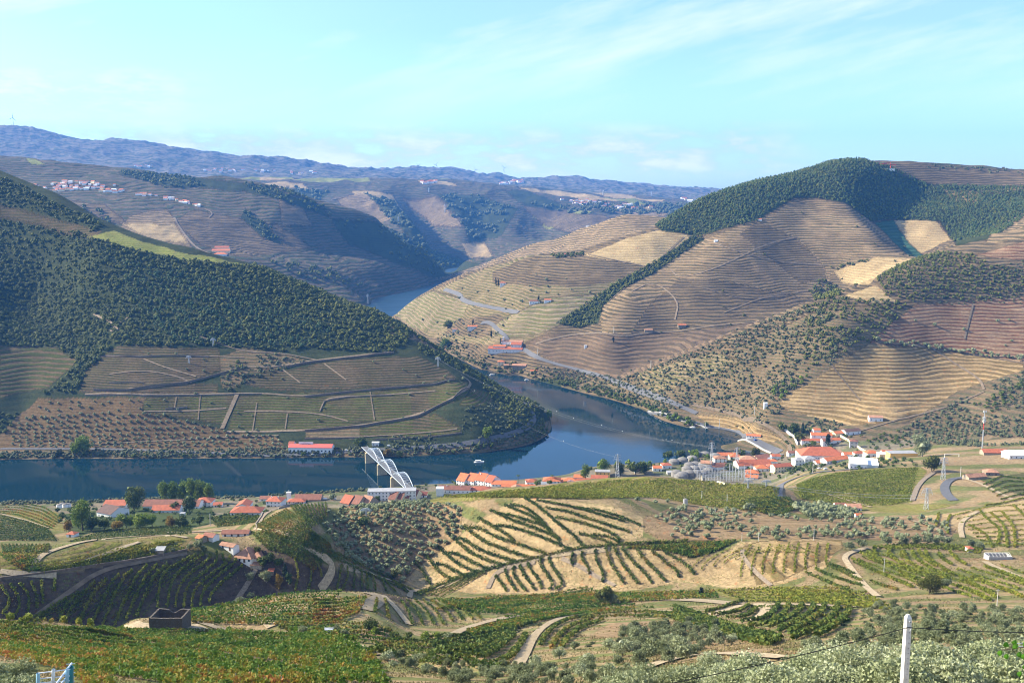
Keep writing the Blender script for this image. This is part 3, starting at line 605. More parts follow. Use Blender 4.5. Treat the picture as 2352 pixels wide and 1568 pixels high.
def foliage(name, stops, tr=0.0):
    """colour ramp over per-face tint plus the plant's own random"""
    m = bpy.data.materials.new(name); m.use_nodes = True; t = NT_(m.node_tree); b = m.node_tree.nodes['Principled BSDF']
    b.inputs['Roughness'].default_value = .75; b.inputs['Specular IOR Level'].default_value = .25
    tint = t.n('ShaderNodeAttribute', attribute_name='tint').outputs['Fac']; ob = t.n('ShaderNodeObjectInfo').outputs['Random']
    geo = t.n('ShaderNodeNewGeometry').outputs['Position']
    f = t.m('ADD', t.m('MULTIPLY', tint, .5), t.m('ADD', t.m('MULTIPLY', ob, .22), t.m('MULTIPLY', t.noise(geo, .045, 2, .5), .45)), 0)
    f = t.mr(f, .18, .98)
    rp = t.n('ShaderNodeValToRGB', {0: f}); el = rp.color_ramp.elements
    for i, c in enumerate(stops):
        p = i / (len(stops) - 1)
        e = el[i] if i < 2 else el.new(p)
        e.position = p; e.color = (*c, 1)
    el[1].position = 1 / (len(stops) - 1)
    m.node_tree.links.new(rp.outputs[0], b.inputs['Base Color'])
    if tr:
        tn = t.n('ShaderNodeBsdfTranslucent', {'Color': rp.outputs[0]}); mx = t.n('ShaderNodeMixShader', {0: tr}); m.node_tree.links.new(b.outputs[0], mx.inputs[1]); m.node_tree.links.new(tn.outputs[0], mx.inputs[2])
        m.node_tree.links.new(mx.outputs[0], m.node_tree.nodes['Material Output'].inputs['Surface'])
    return m
M_OAK = foliage('evergreen_leaves', [(.024,.036,.007), (.055,.070,.011), (.11,.118,.018), (.19,.16,.03)])
M_PINE = foliage('pine_needles', [(.024,.050,.018), (.042,.080,.024), (.075,.11,.03), (.12,.13,.04)])
M_SCRUB = foliage('scrub_leaves', [(.04,.055,.028), (.06,.075,.035), (.09,.10,.045), (.13,.12,.055)])
M_OLIVE = foliage('olive_leaves', [(.085,.11,.045), (.15,.175,.08), (.23,.255,.135), (.34,.36,.22)], .3)
M_OLVN = foliage('near_olive_leaves', [(.12,.15,.06), (.22,.25,.12), (.34,.37,.21), (.50,.52,.36)], .25)
M_LIME = foliage('poplar_leaves', [(.07,.12,.018), (.12,.18,.022), (.18,.24,.03), (.24,.27,.04)], .2)
M_BROAD = foliage('garden_leaves', [(.035,.06,.015), (.06,.09,.018), (.10,.13,.025), (.15,.16,.04)], .15)
M_CYP = foliage('cypress_leaves', [(.012,.025,.012), (.02,.036,.016), (.03,.045,.02)])
M_VINE = foliage('vine_leaves', [(.045,.075,.014), (.065,.105,.018), (.10,.135,.02), (.17,.17,.03), (.24,.13,.03)], .2)
M_VYEL = foliage('yellowing_vine_leaves', [(.09,.12,.014), (.16,.19,.02), (.23,.23,.03), (.28,.20,.035)], .25)
M_VRED = foliage('autumn_vine_leaves', [(.05,.11,.012), (.08,.15,.016), (.12,.17,.022), (.24,.20,.03), (.30,.13,.03), (.26,.10,.035)], .3)
M_BARK = mat('bark', (.12, .09, .065), .95, .3, 3); M_TRUNKG = mat('olive_bark', (.20, .17, .14), .95, .3, 3)
def trunk_np(h, r, seed=0, limbs=4, spread=1.2, top=1.9):
    rr = random.Random(seed); parts = []
    b_ = (rr.uniform(-.1, .1) * h, rr.uniform(-.1, .1) * h, h)
    parts.append(tube_np([(0, 0, -.5), (0, 0, 0.1), (b_[0] * .5, b_[1] * .5, h * .5), b_], [r * 1.3, r * 1.15, r * .85, r * .7]))
    for k in range(limbs):
        a = 2 * math.pi * (k + rr.random() * .6) / limbs; e = (b_[0] + math.cos(a) * spread, b_[1] + math.sin(a) * spread, h * top * rr.uniform(.85, 1.1))
        mid = tuple((b_[i] + e[i]) / 2 + (rr.uniform(-.1, .1) if i < 2 else .1) for i in range(3)); parts.append(tube_np([b_, mid, e], [r * .6, r * .4, r * .12], 5))
    return merge(parts)
def proto(kind, n, **k): return [crown_np(seed=s + hash_(kind), **k) for s in range(n)]
def hash_(s): return sum(ord(c) * (i + 7) for i, c in enumerate(s)) % 1000
# unit: metres for a typical plant
FARP = {
 'oak': (M_OAK, proto('oak', 6, nl=8, rad=(3.4, 3.4, 2.3), zc=2.7, lump=1.5)),
 'pine': (M_PINE, proto('pine', 5, nl=8, rad=(2.6, 2.6, 4.6), zc=4.2, lump=1.25, shape='cone')),
 'scrub': (M_SCRUB, proto('scrub', 5, nl=5, rad=(1.7, 1.7, 1.1), zc=1.0, lump=.85)),
 'olive': (M_OLIVE, proto('olive', 5, nl=6, rad=(1.7, 1.7, 1.3), zc=2.0, lump=.9, leaves=46, leaf=.55)),
 'lime': (M_LIME, proto('lime', 4, nl=10, rad=(3.2, 3.2, 4.0), zc=4.6, lump=1.4, leaves=60, leaf=.8)),
 'broad': (M_BROAD, proto('broad', 5, nl=9, rad=(3.0, 3.0, 2.6), zc=3.2, lump=1.3, leaves=60, leaf=.7)),
}
FARP['olivemid'] = (M_OLIVE, proto('olm', 5, nl=0, rad=(1.9, 1.9, 1.5), zc=2.2, lump=.5, leaves=900, leaf=.26))
FARP['scrubmid'] = (M_SCRUB, proto('scm', 5, nl=0, rad=(1.7, 1.7, 1.0), zc=.8, lump=.5, leaves=420, leaf=.26))
MEM = {}
def proto_mesh(kind, i):
    if (kind, i) not in MEM:
        m, ps = FARP[kind]; v, f, tn = ps[i]; MEM[(kind, i)] = mesh_np(kind + '_crown', v, f, m, False, tn)
    return MEM[(kind, i)]
def scatter(poly, sp, lo, hi, jit=.45, dens=1.0, nscale=60., thr=None, slack=.012, rot=0.0):
    x0, y0 = min(p[0] for p in poly), min(p[1] for p in poly); x1, y1 = max(p[0] for p in poly), max(p[1] for p in poly)
    m = (DD > lo) & (DD < hi) & (PX > x0 - 5) & (PX < x1 + 5) & (PY > y0 - 5) & (PY < y1 + 5) & (WG >= cmx - slack)
    if not m.any(): return np.zeros((0, 3))
    gx, gy = GX[m], GY[m]
    nx = np.arange(gx.min(), gx.max(), sp); ny = np.arange(gy.min(), gy.max(), sp)
    X, Y = np.meshgrid(nx, ny); X = X + (np.arange(len(ny)) % 2)[:, None] * sp * .5
    X = X.ravel() + rng.uniform(-jit, jit, X.size) * sp; Y = Y.ravel() + rng.uniform(-jit, jit, Y.size) * sp
    k = rng.random(X.size) < dens
    if thr is not None: k &= fbm(X / nscale + 7, Y / nscale, 3) > thr
    X, Y = X[k], Y[k]; Zz = height_np(X, Y); px, py = proj_np(X, Y, Zz)
    d = np.hypot(X, Y); th = np.arctan2(X, Y); i = np.clip(((th - TH[0]) / (TH[1] - TH[0])).astype(int), 0, NT - 2); j = np.clip(np.searchsorted(VR, np.log(d)) - 1, 0, NV - 2)
    vis = ((Zz - H) / d) >= cmx[i, j] - slack
    k = inpoly(px, py, poly) & vis & (Y > lo) & (Y < hi) & (Zz > .6)
    return np.c_[X[k], Y[k], Zz[k]]
STUFF = {}; SINGLE = []
def plant(kind, pts, s0=.75, s1=1.25, key=None, sink=.25):
    """remember plants; the largest in view become objects of their own, the rest one mass"""
    if len(pts) == 0: return
    s = rng.uniform(s0, s1, len(pts))
    STUFF.setdefault(kind, []).append(np.c_[pts, s, np.full(len(pts), 0)])
    STUFF[kind][-1][:, 2] -= sink
KEYS = {}
def place_plants(kind, name, label, cat, group, mass_name, limit=295):
    if kind not in STUFF: return
    P_ = np.concatenate(STUFF[kind]); d = np.hypot(P_[:, 0], P_[:, 1]); px, py = proj_np(P_[:, 0], P_[:, 1], P_[:, 2] + 1)
    size = P_[:, 3] / d * ((px > 0) & (px < 2352)); order = np.argsort(-size); P_ = P_[order]; px = px[order]; py = py[order]
    m, ps = FARP[kind]
    for i, q in enumerate(P_[:limit]):
        o = bpy.data.objects.new(name, proto_mesh(kind, i % len(ps))); COL.objects.link(o); o.location = q[:3]; o.scale = (q[3] * rnd.uniform(.9, 1.1), q[3], q[3] * rnd.uniform(.85, 1.15)); o.rotation_euler = (0, 0, rnd.uniform(0, 6.28))
        tag(o, label, cat, group)
    Q = P_[limit:]
    if len(Q) == 0: return
    co, fc, tt = [], [], []; n = 0; which = rng.integers(0, len(ps), len(Q))
    for k in range(len(ps)):
        q = Q[which == k]; v, f, tn = ps[k]; a = rng.uniform(0, 6.28, len(q)); c, s = np.cos(a)[:, None], np.sin(a)[:, None]; sc = q[:, 3][:, None]
        sz = sc * rng.uniform(.85, 1.2, (len(q), 1))
        x = (v[None, :, 0] * c - v[None, :, 1] * s) * sc + q[:, 0][:, None]; y = (v[None, :, 0] * s + v[None, :, 1] * c) * sc + q[:, 1][:, None]; z = v[None, :, 2] * sz + q[:, 2][:, None]
        co.append(np.stack([x, y, z], -1).reshape(-1, 3)); fc.append((f[None] + (np.arange(len(q)) * len(v))[:, None, None] + n).reshape(-1, 3)); n += len(q) * len(v)
        tt.append((tn[None, :] * .6 + rng.random((len(q), 1)) * .6 - .1).reshape(-1))
    me = mesh_np(mass_name, np.concatenate(co), np.concatenate(fc), m, False, np.concatenate(tt))
    tag(new_obj(mass_name, me), kind='stuff')
    print(kind, len(P_))
# ------------------------------------------------------------------ woods, scrub and orchards
LHF = [(-60,420),(0,408),(60,430),(130,470),(190,492),(240,517),(200,543),(300,572),(400,590),(500,604),(600,612),(690,640),(740,662),(790,685),(840,698),(905,730),(960,765),(905,812),(700,800),(640,808),(560,798),(430,796),(265,793),(195,850),(176,832),(130,797),(-60,795)]
oakp = scatter(LHF, 5.9, 1200, 2300); px_, py_ = proj_np(oakp[:, 0], oakp[:, 1], oakp[:, 2])
k_ = ~inpoly(px_, py_, [(-60,468),(60,480),(120,500),(205,520),(205,540),(-60,497)]) & ~inpoly(px_, py_, [(200,541),(262,526),(330,552),(420,574),(590,610),(500,604),(400,592),(300,572)])
oakp = oakp[k_]; px_ = px_[k_]; py_ = py_[k_]
pine_ = inpoly(px_, py_, [(280,600),(500,640),(640,700),(760,760),(700,800),(420,795),(330,740),(300,690)]) & (rng.random(len(px_)) < .5)
plant('oak', oakp[~pine_], .35, 1.25); plant('pine', oakp[pine_], .7, 1.15)
plant('oak', scatter([(960,765),(1000,792),(1080,842),(1130,872),(1180,905),(1240,927),(1270,960),(1272,1000),(1240,1012),(1180,1000),(1150,940),(1120,900),(1085,868),(1040,845),(960,810)], 7, 1200, 2000, thr=.36), .5, 1.1)
plant('oak', scatter([(120,895),(180,830),(240,795),(265,795),(200,850),(178,900),(100,905)], 6.5, 1160, 2300), .6, 1.2)
plant('oak', scatter([(-40,930),(40,950),(20,1000),(-40,1000)], 8, 1160, 2300), .6, 1.1)
plant('scrub', scatter([(500,815),(560,800),(700,830),(560,885),(510,905)], 7, 1160, 2300, thr=.4), .8, 1.8)
plant('scrub', scatter([(-40,1040),(660,1030),(900,1030),(1100,1015),(1240,985),(1262,1000),(1200,1030),(900,1050),(-40,1056)], 4.5, 1160, 1500), .8, 1.9)
plant('broad', scatter([(-40,1048),(300,1046),(640,1046),(830,1046),(1000,1040),(1180,1020),(1262,985),(1262,1002),(1190,1034),(1000,1052),(-40,1060)], 9, 1150, 1500, dens=.8), .5, 1.15)
plant('scrub', scatter([(820,1003),(1050,1000),(1190,960),(1240,980),(1100,1018),(900,1030),(830,1030)], 6, 1160, 1500, thr=.4), .8, 1.7)
plant('scrub', scatter([(1060,935),(1150,925),(1220,960),(1180,985),(1060,985)], 7, 1160, 1500), .8, 1.5)
# orchards of young olives on the left bank
plant('olive', scatter([(20,1000),(60,955),(330,945),(430,965),(520,990),(640,1002),(662,1030),(30,1032)], 9.0, 1160, 1500, jit=.22), .95, 1.35)
plant('olive', scatter([(30,1000),(95,915),(330,912),(325,945),(100,955)], 13, 1160, 1500, jit=.4), .8, 1.2)
# far side woods
plant('pine', scatter(FR, 7.8, 1900, 2900), .55, 1.25); plant('oak', scatter(FR, 13, 1900, 2900), .7, 1.2)
plant('oak', scatter(RAV, 7.5, 1600, 2500), .8, 1.3)
plant('oak', scatter([(1268,586),(1342,580),(1340,590),(1270,594)], 9, 1900, 2400), .9, 1.3)
plant('scrub', scatter([(2130,380),(2200,380),(2352,392),(2352,402),(2130,390)], 22, 2300, 3000, thr=.45, slack=.02), 1.5, 3)
plant('oak', scatter([(2015,640),(2060,610),(2150,580),(2230,580),(2260,600),(2350,620),(2352,690),(2240,690),(2100,692),(2030,680)], 8.0, 1150, 2000, thr=.36), .5, .95)
plant('oak', scatter([(1850,703),(1930,684),(2010,690),(2090,695),(2080,715),(2030,770),(1960,800),(1900,830),(1870,860),(1840,830)], 8, 1150, 2000, thr=.33), .6, 1.05)
plant('scrub', scatter([(1480,850),(1700,765),(1850,703),(1960,740),(1960,800),(1870,865),(1780,925),(1850,960),(2000,975),(1850,1000),(1700,960),(1600,930),(1520,945),(1440,925),(1400,900),(1430,868)], 5.6, 1150, 1700, thr=.34), .7, 1.8)
plant('oak', scatter([(1520,860),(1700,790),(1850,720),(1960,760),(1870,850),(1780,920),(1700,930),(1600,900)], 13, 1150, 1700, dens=.8), .5, .9)
plant('lime', scatter([(1760,900),(1860,850),(1870,868),(1785,925),(1760,915)], 9, 1150, 1600), .6, .9)
plant('scrub', scatter([(2030,645),(2352,600),(2352,700),(2100,700)], 10, 1150, 2000, jit=.3), .9, 1.6)
plant('olive', scatter([(2010,776),(2352,822),(2352,832),(2150,806),(2005,788)], 7, 1150, 1600), 1.3, 1.9)
plant('olive', scatter([(2060,700),(2352,740),(2352,800),(2010,770)], 40, 1150, 1700), 1.0, 1.6)
plant('scrub', scatter([(2060,1000),(2120,955),(2220,910),(2352,850),(2352,1035),(2150,1020)], 7, 1050, 1600, jit=.35, thr=.33), .9, 1.8)
plant('broad', scatter([(2220,935),(2270,920),(2352,870),(2352,900),(2290,950)], 10, 1050, 1600), .6, 1.1)
plant('oak', scatter([(1000,775),(1050,820),(1120,850),(1180,865),(1300,890),(1420,915),(1480,935),(1400,895),(1250,850),(1130,820),(1040,790)], 8, 1400, 2200, thr=.42), .5, 1.0)
plant('scrub', scatter([(1240,840),(1340,855),(1430,868),(1500,905),(1560,940),(1480,930),(1300,885)], 6.5, 1300, 2000, thr=.35), .8, 1.8)
plant('broad', scatter([(1000,800),(1060,834),(1130,858),(1240,882),(1350,908),(1430,925),(1520,962),(1640,1000),(1640,992),(1520,950),(1430,912),(1300,882),(1180,858),(1080,828),(1010,785)], 9, 1180, 2300, jit=.5, dens=.85), .7, 1.4)
plant('lime', scatter([(1400,915),(1520,955),(1620,990),(1610,980),(1500,935),(1400,900)], 16, 1180, 2000, jit=.5), .6, 1.0)
plant('broad', scatter([(1370,885),(1480,925),(1560,955),(1640,985),(1700,1000),(1640,1000),(1560,968),(1480,945),(1370,915)], 8, 1200, 1800, thr=.38), .55, 1.25)
plant('lime', scatter([(1380,890),(1480,930),(1620,980),(1610,990),(1480,945),(1370,910)], 22, 1200, 1800), .5, .95)
plant('olive', scatter([(1040,665),(1130,625),(1380,640),(1350,760),(1200,780),(960,745)], 34, 1500, 2500, thr=.5), 1.0, 2.0)
plant('olive', scatter([(1000,770),(1100,745),(1180,780),(1160,800),(1060,800)], 16, 1500, 2500, thr=.4), 1.0, 1.8)
plant('oak', scatter([(1380,765),(1560,640),(1760,495),(1940,465),(2110,590),(1900,690),(1700,757)], 75, 1500, 2600, jit=.5, thr=.45), .5, 1.0)
plant('oak', scatter([(1880,640),(1930,660),(1935,690),(1880,700),(1860,670)], 9, 1500, 2600), .8, 1.4)
plant('oak', scatter([(1905,610),(1985,597),(1990,604),(1915,620)], 9, 1500, 2600), .8, 1.2)
plant('scrub', scatter([(1195,792),(1380,765),(1730,742),(1600,803),(1432,868),(1250,822)], 30, 1500, 2600, jit=.5, thr=.5), .8, 1.6)
plant('olive', scatter([(175,905),(265,797),(510,800),(1040,850),(1085,880),(1060,980),(820,1000),(560,992),(330,945)], 30, 1160, 1700, jit=.5, thr=.5), .8, 1.3)
plant('oak', scatter([(500,800),(560,805),(555,900),(520,905)], 9, 1160, 1700, thr=.4), .5, 1.0)
for poly, sp in (([(540,418),(650,432),(740,470),(780,500),(700,480),(600,448)], 22), ([(560,480),(600,505),(655,555),(620,555),(560,505)], 22), ([(270,392),(420,402),(480,430),(380,432),(290,405)], 24), ([(150,470),(230,480),(260,520),(200,530),(150,500)], 24), ([(760,500),(870,513),(1000,578),(1060,600),(1000,640),(900,590)], 24), ([(600,600),(760,620),(840,660),(700,640)], 26)):
    plant('oak', scatter(poly, sp, 2720, 5200, thr=.35), 1.6, 2.8)
for poly in ([(840,445),(900,462),(950,520),(1000,590),(930,560),(880,490)], [(1005,450),(1100,450),(1180,480),(1140,540),(1080,555)], [(660,432),(760,440),(720,470)], [(1200,470),(1600,470),(1640,500),(1300,490)]):
    plant('scrub', scatter(poly, 42, 4300, 7800, thr=.42), 6, 11)
# trees on the valley rim against the sky (far)
# near olives
plant('olive', scatter([(745,1210),(790,1190),(830,1165),(950,1152),(1060,1165),(1065,1225),(945,1315),(925,1340),(830,1300),(790,1278)], 4.5, 520, 720, jit=.3, slack=.004), .75, 1.15)
plant('olive', scatter([(1490,1195),(1560,1165),(1700,1170),(1850,1195),(2100,1190),(2190,1210),(2170,1240),(2000,1236),(1700,1236),(1520,1243)], 8.0, 520, 760, jit=.4, thr=.36, slack=.004), .75, 1.25)
plant('olive', scatter([(1820,1165),(1880,1158),(1960,1172),(1990,1190),(1850,1192)], 6, 520, 800, slack=.004), 1.1, 1.5)
plant('olive', scatter([(740,1180),(800,1165),(860,1160),(760,1195)], 7, 520, 760), .7, 1.0)
plant('olive', scatter([(1430,1150),(1530,1150),(1640,1165),(1780,1165),(1780,1172),(1640,1172),(1530,1162)], 18, 520, 900), .9, 1.2)
plant('olivemid', scatter([(1980,1402),(2050,1388),(2150,1385),(2352,1385),(2352,1455),(2250,1462),(2010,1452)], 8.5, 200, 480, jit=.48, thr=.44), .45, .95)
plant('olivemid', scatter([(1990,1450),(2352,1455),(2352,1500),(1900,1500),(1850,1490)], 5.5, 120, 330, jit=.45, thr=.45), .4, .7)
plant('olivemid', scatter([(830,1497),(1000,1512),(1200,1528),(1500,1545),(1500,1575),(1050,1575)], 4.2, 100, 300, jit=.45, dens=.75), .3, .6)
plant('olivemid', scatter([(1420,1442),(1640,1428),(1660,1480),(1560,1532),(1420,1535)], 6.5, 120, 420, jit=.5, thr=.42), .5, 1.0)
plant('scrubmid', scatter([(1100,1440),(1400,1400),(1640,1400),(1640,1440),(1300,1500),(1150,1480)], 5, 150, 480, thr=.5), .25, .6)
plant('olive', scatter([(1700,1235),(1900,1228),(2200,1240),(2200,1248),(1900,1240),(1700,1243)], 14, 480, 760), .9, 1.2)
plant('scrub', scatter([(0,1150),(250,1142),(500,1137),(700,1134),(850,1122),(850,1127),(500,1146),(0,1160)], 5, 820, 1200, slack=.004), .8, 1.6)
plant('scrubmid', scatter([(1400,1350),(2352,1345),(2352,1440),(1900,1440),(1640,1370),(1400,1365)], 10, 200, 620, thr=.50), .3, .8)
plant('scrubmid', scatter([(1400,1430),(1640,1420),(1600,1540),(1450,1560)], 6, 100, 420, thr=.45), .25, .6)
plant('broad', scatter([(1950,1060),(2100,1050),(2110,1060),(1960,1072)], 14, 880, 1100), .4, .7)
plant('broad', scatter([(1780,1075),(1900,1062),(1900,1072),(1790,1088)], 9, 850, 1200), .4, .7)
plant('broad', scatter([(1560,1045),(1700,1048),(1900,1050),(2100,1045),(2110,1070),(1900,1085),(1780,1100),(1700,1100),(1560,1100)], 13, 820, 1250, jit=.5, dens=.6), .35, .8)
plant('broad', scatter([(1780,985),(1880,990),(2080,990),(2100,1030),(1900,1045),(1820,1035)], 14, 900, 1300, jit=.5, dens=.7), .4, .8)
plant('broad', scatter([(860,1118),(1000,1112),(1300,1098),(1420,1085),(1420,1100),(1100,1130),(860,1150)], 14, 780, 1200, jit=.5, dens=.7), .35, .8)
plant('broad', scatter([(120,1150),(480,1150),(600,1150),(740,1140),(740,1150),(520,1205),(250,1210),(130,1200)], 15, 640, 1000, jit=.5, dens=.6), .4, .8)
plant('scrub', scatter([(740,1180),(800,1150),(860,1145),(960,1140),(900,1160),(800,1185)], 7, 640, 900), .5, 1.1)
plant('lime', scatter([(1340,1068),(1500,1066),(1620,1048),(1730,1046),(1730,1056),(1600,1062),(1480,1080),(1340,1088)], 17, 860, 1250, jit=.5, dens=.7), .5, 1.0)
plant('oak', scatter([(1340,1068),(1500,1066),(1620,1048),(1730,1046),(1730,1056),(1600,1062),(1480,1080),(1340,1088)], 16, 860, 1250, jit=.5, dens=.6), .5, .9)
plant('lime', scatter([(1755,975),(1830,990),(1900,1000),(1880,990),(1800,970)], 12, 1100, 1400), .4, .7)
plant('broad', scatter([(2010,1002),(2080,1003),(2080,1020),(2010,1015)], 8, 1000, 1400), .45, .65)
plant('broad', scatter([(1660,975),(1740,985),(1745,990),(1660,980)], 8, 1100, 1400), .4, .55)
# ------------------------------------------------------------------ roads and tracks
for nm, pts, w, m in [
 ('road', [(0,1031),(200,1031),(330,1034),(470,1040),(600,1047),(660,1046),(770,1041),(830,1034),(880,1033),(960,1028),(1060,1022),(1150,1005),(1210,985),(1232,960),(1215,935),(1205,925)], 6, m_asph),
 ('track', [(195,906),(260,903),(330,908),(500,905),(600,903),(700,912),(880,892),(1000,882),(1045,872)], 2.1, m_dirt3),
 ('track', [(215,896),(300,896),(430,878),(505,858),(555,842),(600,843),(640,842),(720,828),(840,815),(905,808)], 2.4, m_dirt3),
 ('track', [(220,820),(300,818),(480,818),(560,822)], 1.8, m_dirt3), ('track', [(300,725),(245,762),(275,760),(255,740),(215,722)], 3, m_dirt3),
 ('track', [(510,985),(545,905)], 5.4, m_dirt3), ('track', [(520,992),(700,990),(830,978),(960,955),(1040,915),(1078,890),(1082,878),(1060,862)], 3, m_dirt3),
 ('track', [(735,945),(742,925),(760,912),(880,908),(1000,898)], 1.8, m_dirt3), ('track', [(560,945),(640,945),(735,950),(800,968)], 1.8, m_dirt3),
 ('track', [(330,945),(430,945),(520,938)], 1.8, m_dirt3), ('track', [(700,1007),(830,1004),(1000,992),(1050,985)], 1.8, m_dirt3),
 ('track', [(230,1020),(520,1005),(640,1000)], 1.8, m_dirt3), ('track', [(450,770),(560,810),(640,810),(740,830)], 1.8, m_dirt3),
 ('track', [(690,880),(650,850)], 1.8, m_dirt3), ('track', [(795,873),(745,836)], 1.8, m_dirt3), ('track', [(400,940),(405,912)], 1.5, m_dirt3), ('track', [(455,965),(460,908)], 1.5, m_dirt3), ('track', [(580,990),(590,925)], 1.5, m_dirt3), ('track', [(655,985),(660,950)], 1.5, m_dirt3), ('track', [(860,965),(850,900)], 1.5, m_dirt3),
 ('track', [(250,860),(330,850),(410,865),(440,880)], 1.8, m_dirt3), ('track', [(330,825),(380,845),(450,865)], 1.8, m_dirt3),
 ('road', [(1160,802),(1200,800),(1225,818),(1260,832),(1330,850),(1400,870),(1430,885),(1520,915),(1600,950)], 7, m_asph),
 ('road', [(1020,665),(1060,678),(1058,688),(1090,700),(1190,718)], 7, m_asph), ('road', [(1105,742),(1125,740),(1145,760),(1165,775),(1165,788)], 7, m_asph),
 ('track', [(1230,790),(1300,770),(1380,764),(1430,775),(1480,765),(1560,762),(1640,748),(1740,740)], 4.2, m_dirt3), ('track', [(1540,620),(1560,640),(1640,620),(1760,560),(1830,545)], 2.4, m_dirt3), ('track', [(1640,560),(1760,600),(1900,610)], 2.4, m_dirt3), ('track', [(1500,660),(1600,655),(1700,690),(1800,680)], 2.4, m_dirt3), ('track', [(1660,720),(1760,680),(1880,665)], 2.4, m_dirt3),
 ('track', [(1450,670),(1500,645),(1560,690),(1550,735)], 3, m_dirt3), ('track', [(1570,545),(1500,610),(1400,690)], 2.4, m_dirt3), ('track', [(1350,585),(1480,612)], 2.4, m_dirt3),
 ('track', [(400,500),(410,520),(440,560),(460,575),(480,582)], 6.6, m_dirt3), ('track', [(470,480),(490,490),(480,500)], 4.95, m_dirt3), ('track', [(760,460),(800,450),(860,460),(820,465)], 7.7, m_dirt3),
 ('track', [(1910,840),(1950,890),(1975,920)], 1.8, m_dirt3), ('track', [(2010,785),(2150,800),(2352,835)], 2.4, m_dirt3), ('track', [(2215,780),(2225,740),(2235,700)], 2.4, m_dirt3), ('track', [(2140,800),(2200,840),(2250,870),(2260,895)], 3, m_dirt3), ('track', [(1975,990),(2060,965),(2180,935),(2260,900)], 2.4, m_dirt3),
 ('quay_road', [(1490,942),(1560,960),(1640,985),(1720,1005),(1790,1040)], 10, m_asph), ('track', [(1590,930),(1690,950),(1780,985),(1815,1020),(1815,1045)], 4.2, m_dirt3),
 ('road', [(1795,1148),(1785,1130),(1790,1115),(1820,1100),(1870,1085),(1930,1080),(1990,1075)], 7, m_asph), ('road', [(2190,1150),(2172,1135),(2168,1115),(2185,1100),(2215,1097)], 7, m_asph),
 ('track', [(2215,1100),(2250,1110),(2290,1130),(2330,1150)], 3.12, m_dirt), ('track', [(2145,1085),(2110,1110),(2095,1150)], 3.9, m_dirt2), ('track', [(1822,1120),(1900,1135),(2000,1165)], 2.34, m_dirt),
 ('track', [(590,1212),(600,1185),(640,1165),(690,1152),(740,1148)], 4.68, m_dirt2), ('track', [(588,1213),(640,1222),(700,1252),(755,1285),(766,1302),(755,1330),(735,1355)], 3.12, m_dirt),
 ('track', [(790,1300),(860,1322),(925,1340),(945,1358),(940,1372)], 3.12, m_dirt), ('track', [(945,1358),(985,1352),(1030,1345),(1070,1320),(1110,1305),(1180,1292),(1280,1272),(1400,1262)], 3.12, m_dirt),
 ('track', [(1290,1283),(1330,1300),(1370,1325),(1412,1345)], 2.34, m_dirt2), ('track', [(1120,1352),(1135,1320),(1160,1305),(1230,1290)], 3.12, m_dirt2),
 ('track', [(1705,1262),(1705,1280),(1740,1320),(1770,1345)], 2.34, m_dirt2), ('track', [(1990,1258),(1935,1275),(1950,1300),(1985,1345),(2015,1370)], 3.12, m_dirt), ('track', [(2340,1325),(2280,1300),(2262,1290)], 3.12, m_dirt),
 ('track', [(2245,1175),(2210,1195),(2205,1215),(2210,1235)], 3.12, m_dirt), ('track', [(2090,1195),(2150,1210),(2170,1235)], 2.34, m_dirt),
 ('track', [(0,1312),(40,1318),(80,1320),(130,1322)], 3.12, m_dirt), ('track', [(0,1180),(60,1195),(110,1213)], 2.34, m_dirt), ('track', [(430,1235),(380,1228),(300,1232),(200,1242),(150,1255),(90,1275),(70,1318)], 3.12, m_dirt), ('track', [(380,1224),(450,1222),(520,1218)], 3.12, m_dirt2), ('track', [(160,1305),(260,1265),(320,1245)], 2.34, m_dirt),
 ('track', [(60,1430),(160,1360),(230,1310),(330,1290),(430,1272)], 1.8, m_dirt3), ('track', [(540,1385),(570,1340),(590,1305),(600,1290)], 2.34, m_dirt2),
 ('track', [(840,1363),(880,1366),(860,1385),(835,1400)], 6.24, m_dirt), ('track', [(880,1368),(900,1385),(920,1410),(940,1435)], 3.12, m_dirt),
 ('track', [(520,1407),(560,1405),(600,1415),(625,1440)], 3.9, m_dirt), ('track', [(450,1425),(480,1435),(520,1450)], 3.9, m_dirt), ('yard', [(285,1438),(330,1440),(400,1445),(470,1440)], 10.1, m_dirt),
 ('track', [(720,1452),(760,1465),(800,1480),(850,1495),(870,1505)], 3.12, m_dirt),
 ('track', [(1045,1455),(1075,1440),(1150,1420),(1230,1408),(1300,1400)], 3.9, m_dirt), ('track', [(1130,1386),(1170,1378),(1230,1375)], 5.46, m_dirt),
 ('track', [(1185,1535),(1205,1500),(1225,1460),(1260,1430),(1310,1412),(1400,1405),(1500,1403),(1640,1402)], 3.51, m_dirt),
 ('track', [(1400,1385),(1440,1378),(1500,1375),(1600,1378),(1700,1388)], 9.36, m_dirt), ('track', [(1620,1418),(1680,1395),(1740,1385),(1770,1400),(1740,1425)], 6.24, m_dirt), ('track', [(1750,1388),(1850,1388),(1960,1395)], 4.68, m_dirt),
 ('track', [(1380,1575),(1450,1545),(1540,1515),(1620,1502),(1700,1503),(1800,1512)], 3.28, m_dirt)]:
    ribbon(nm, pts, w, m)
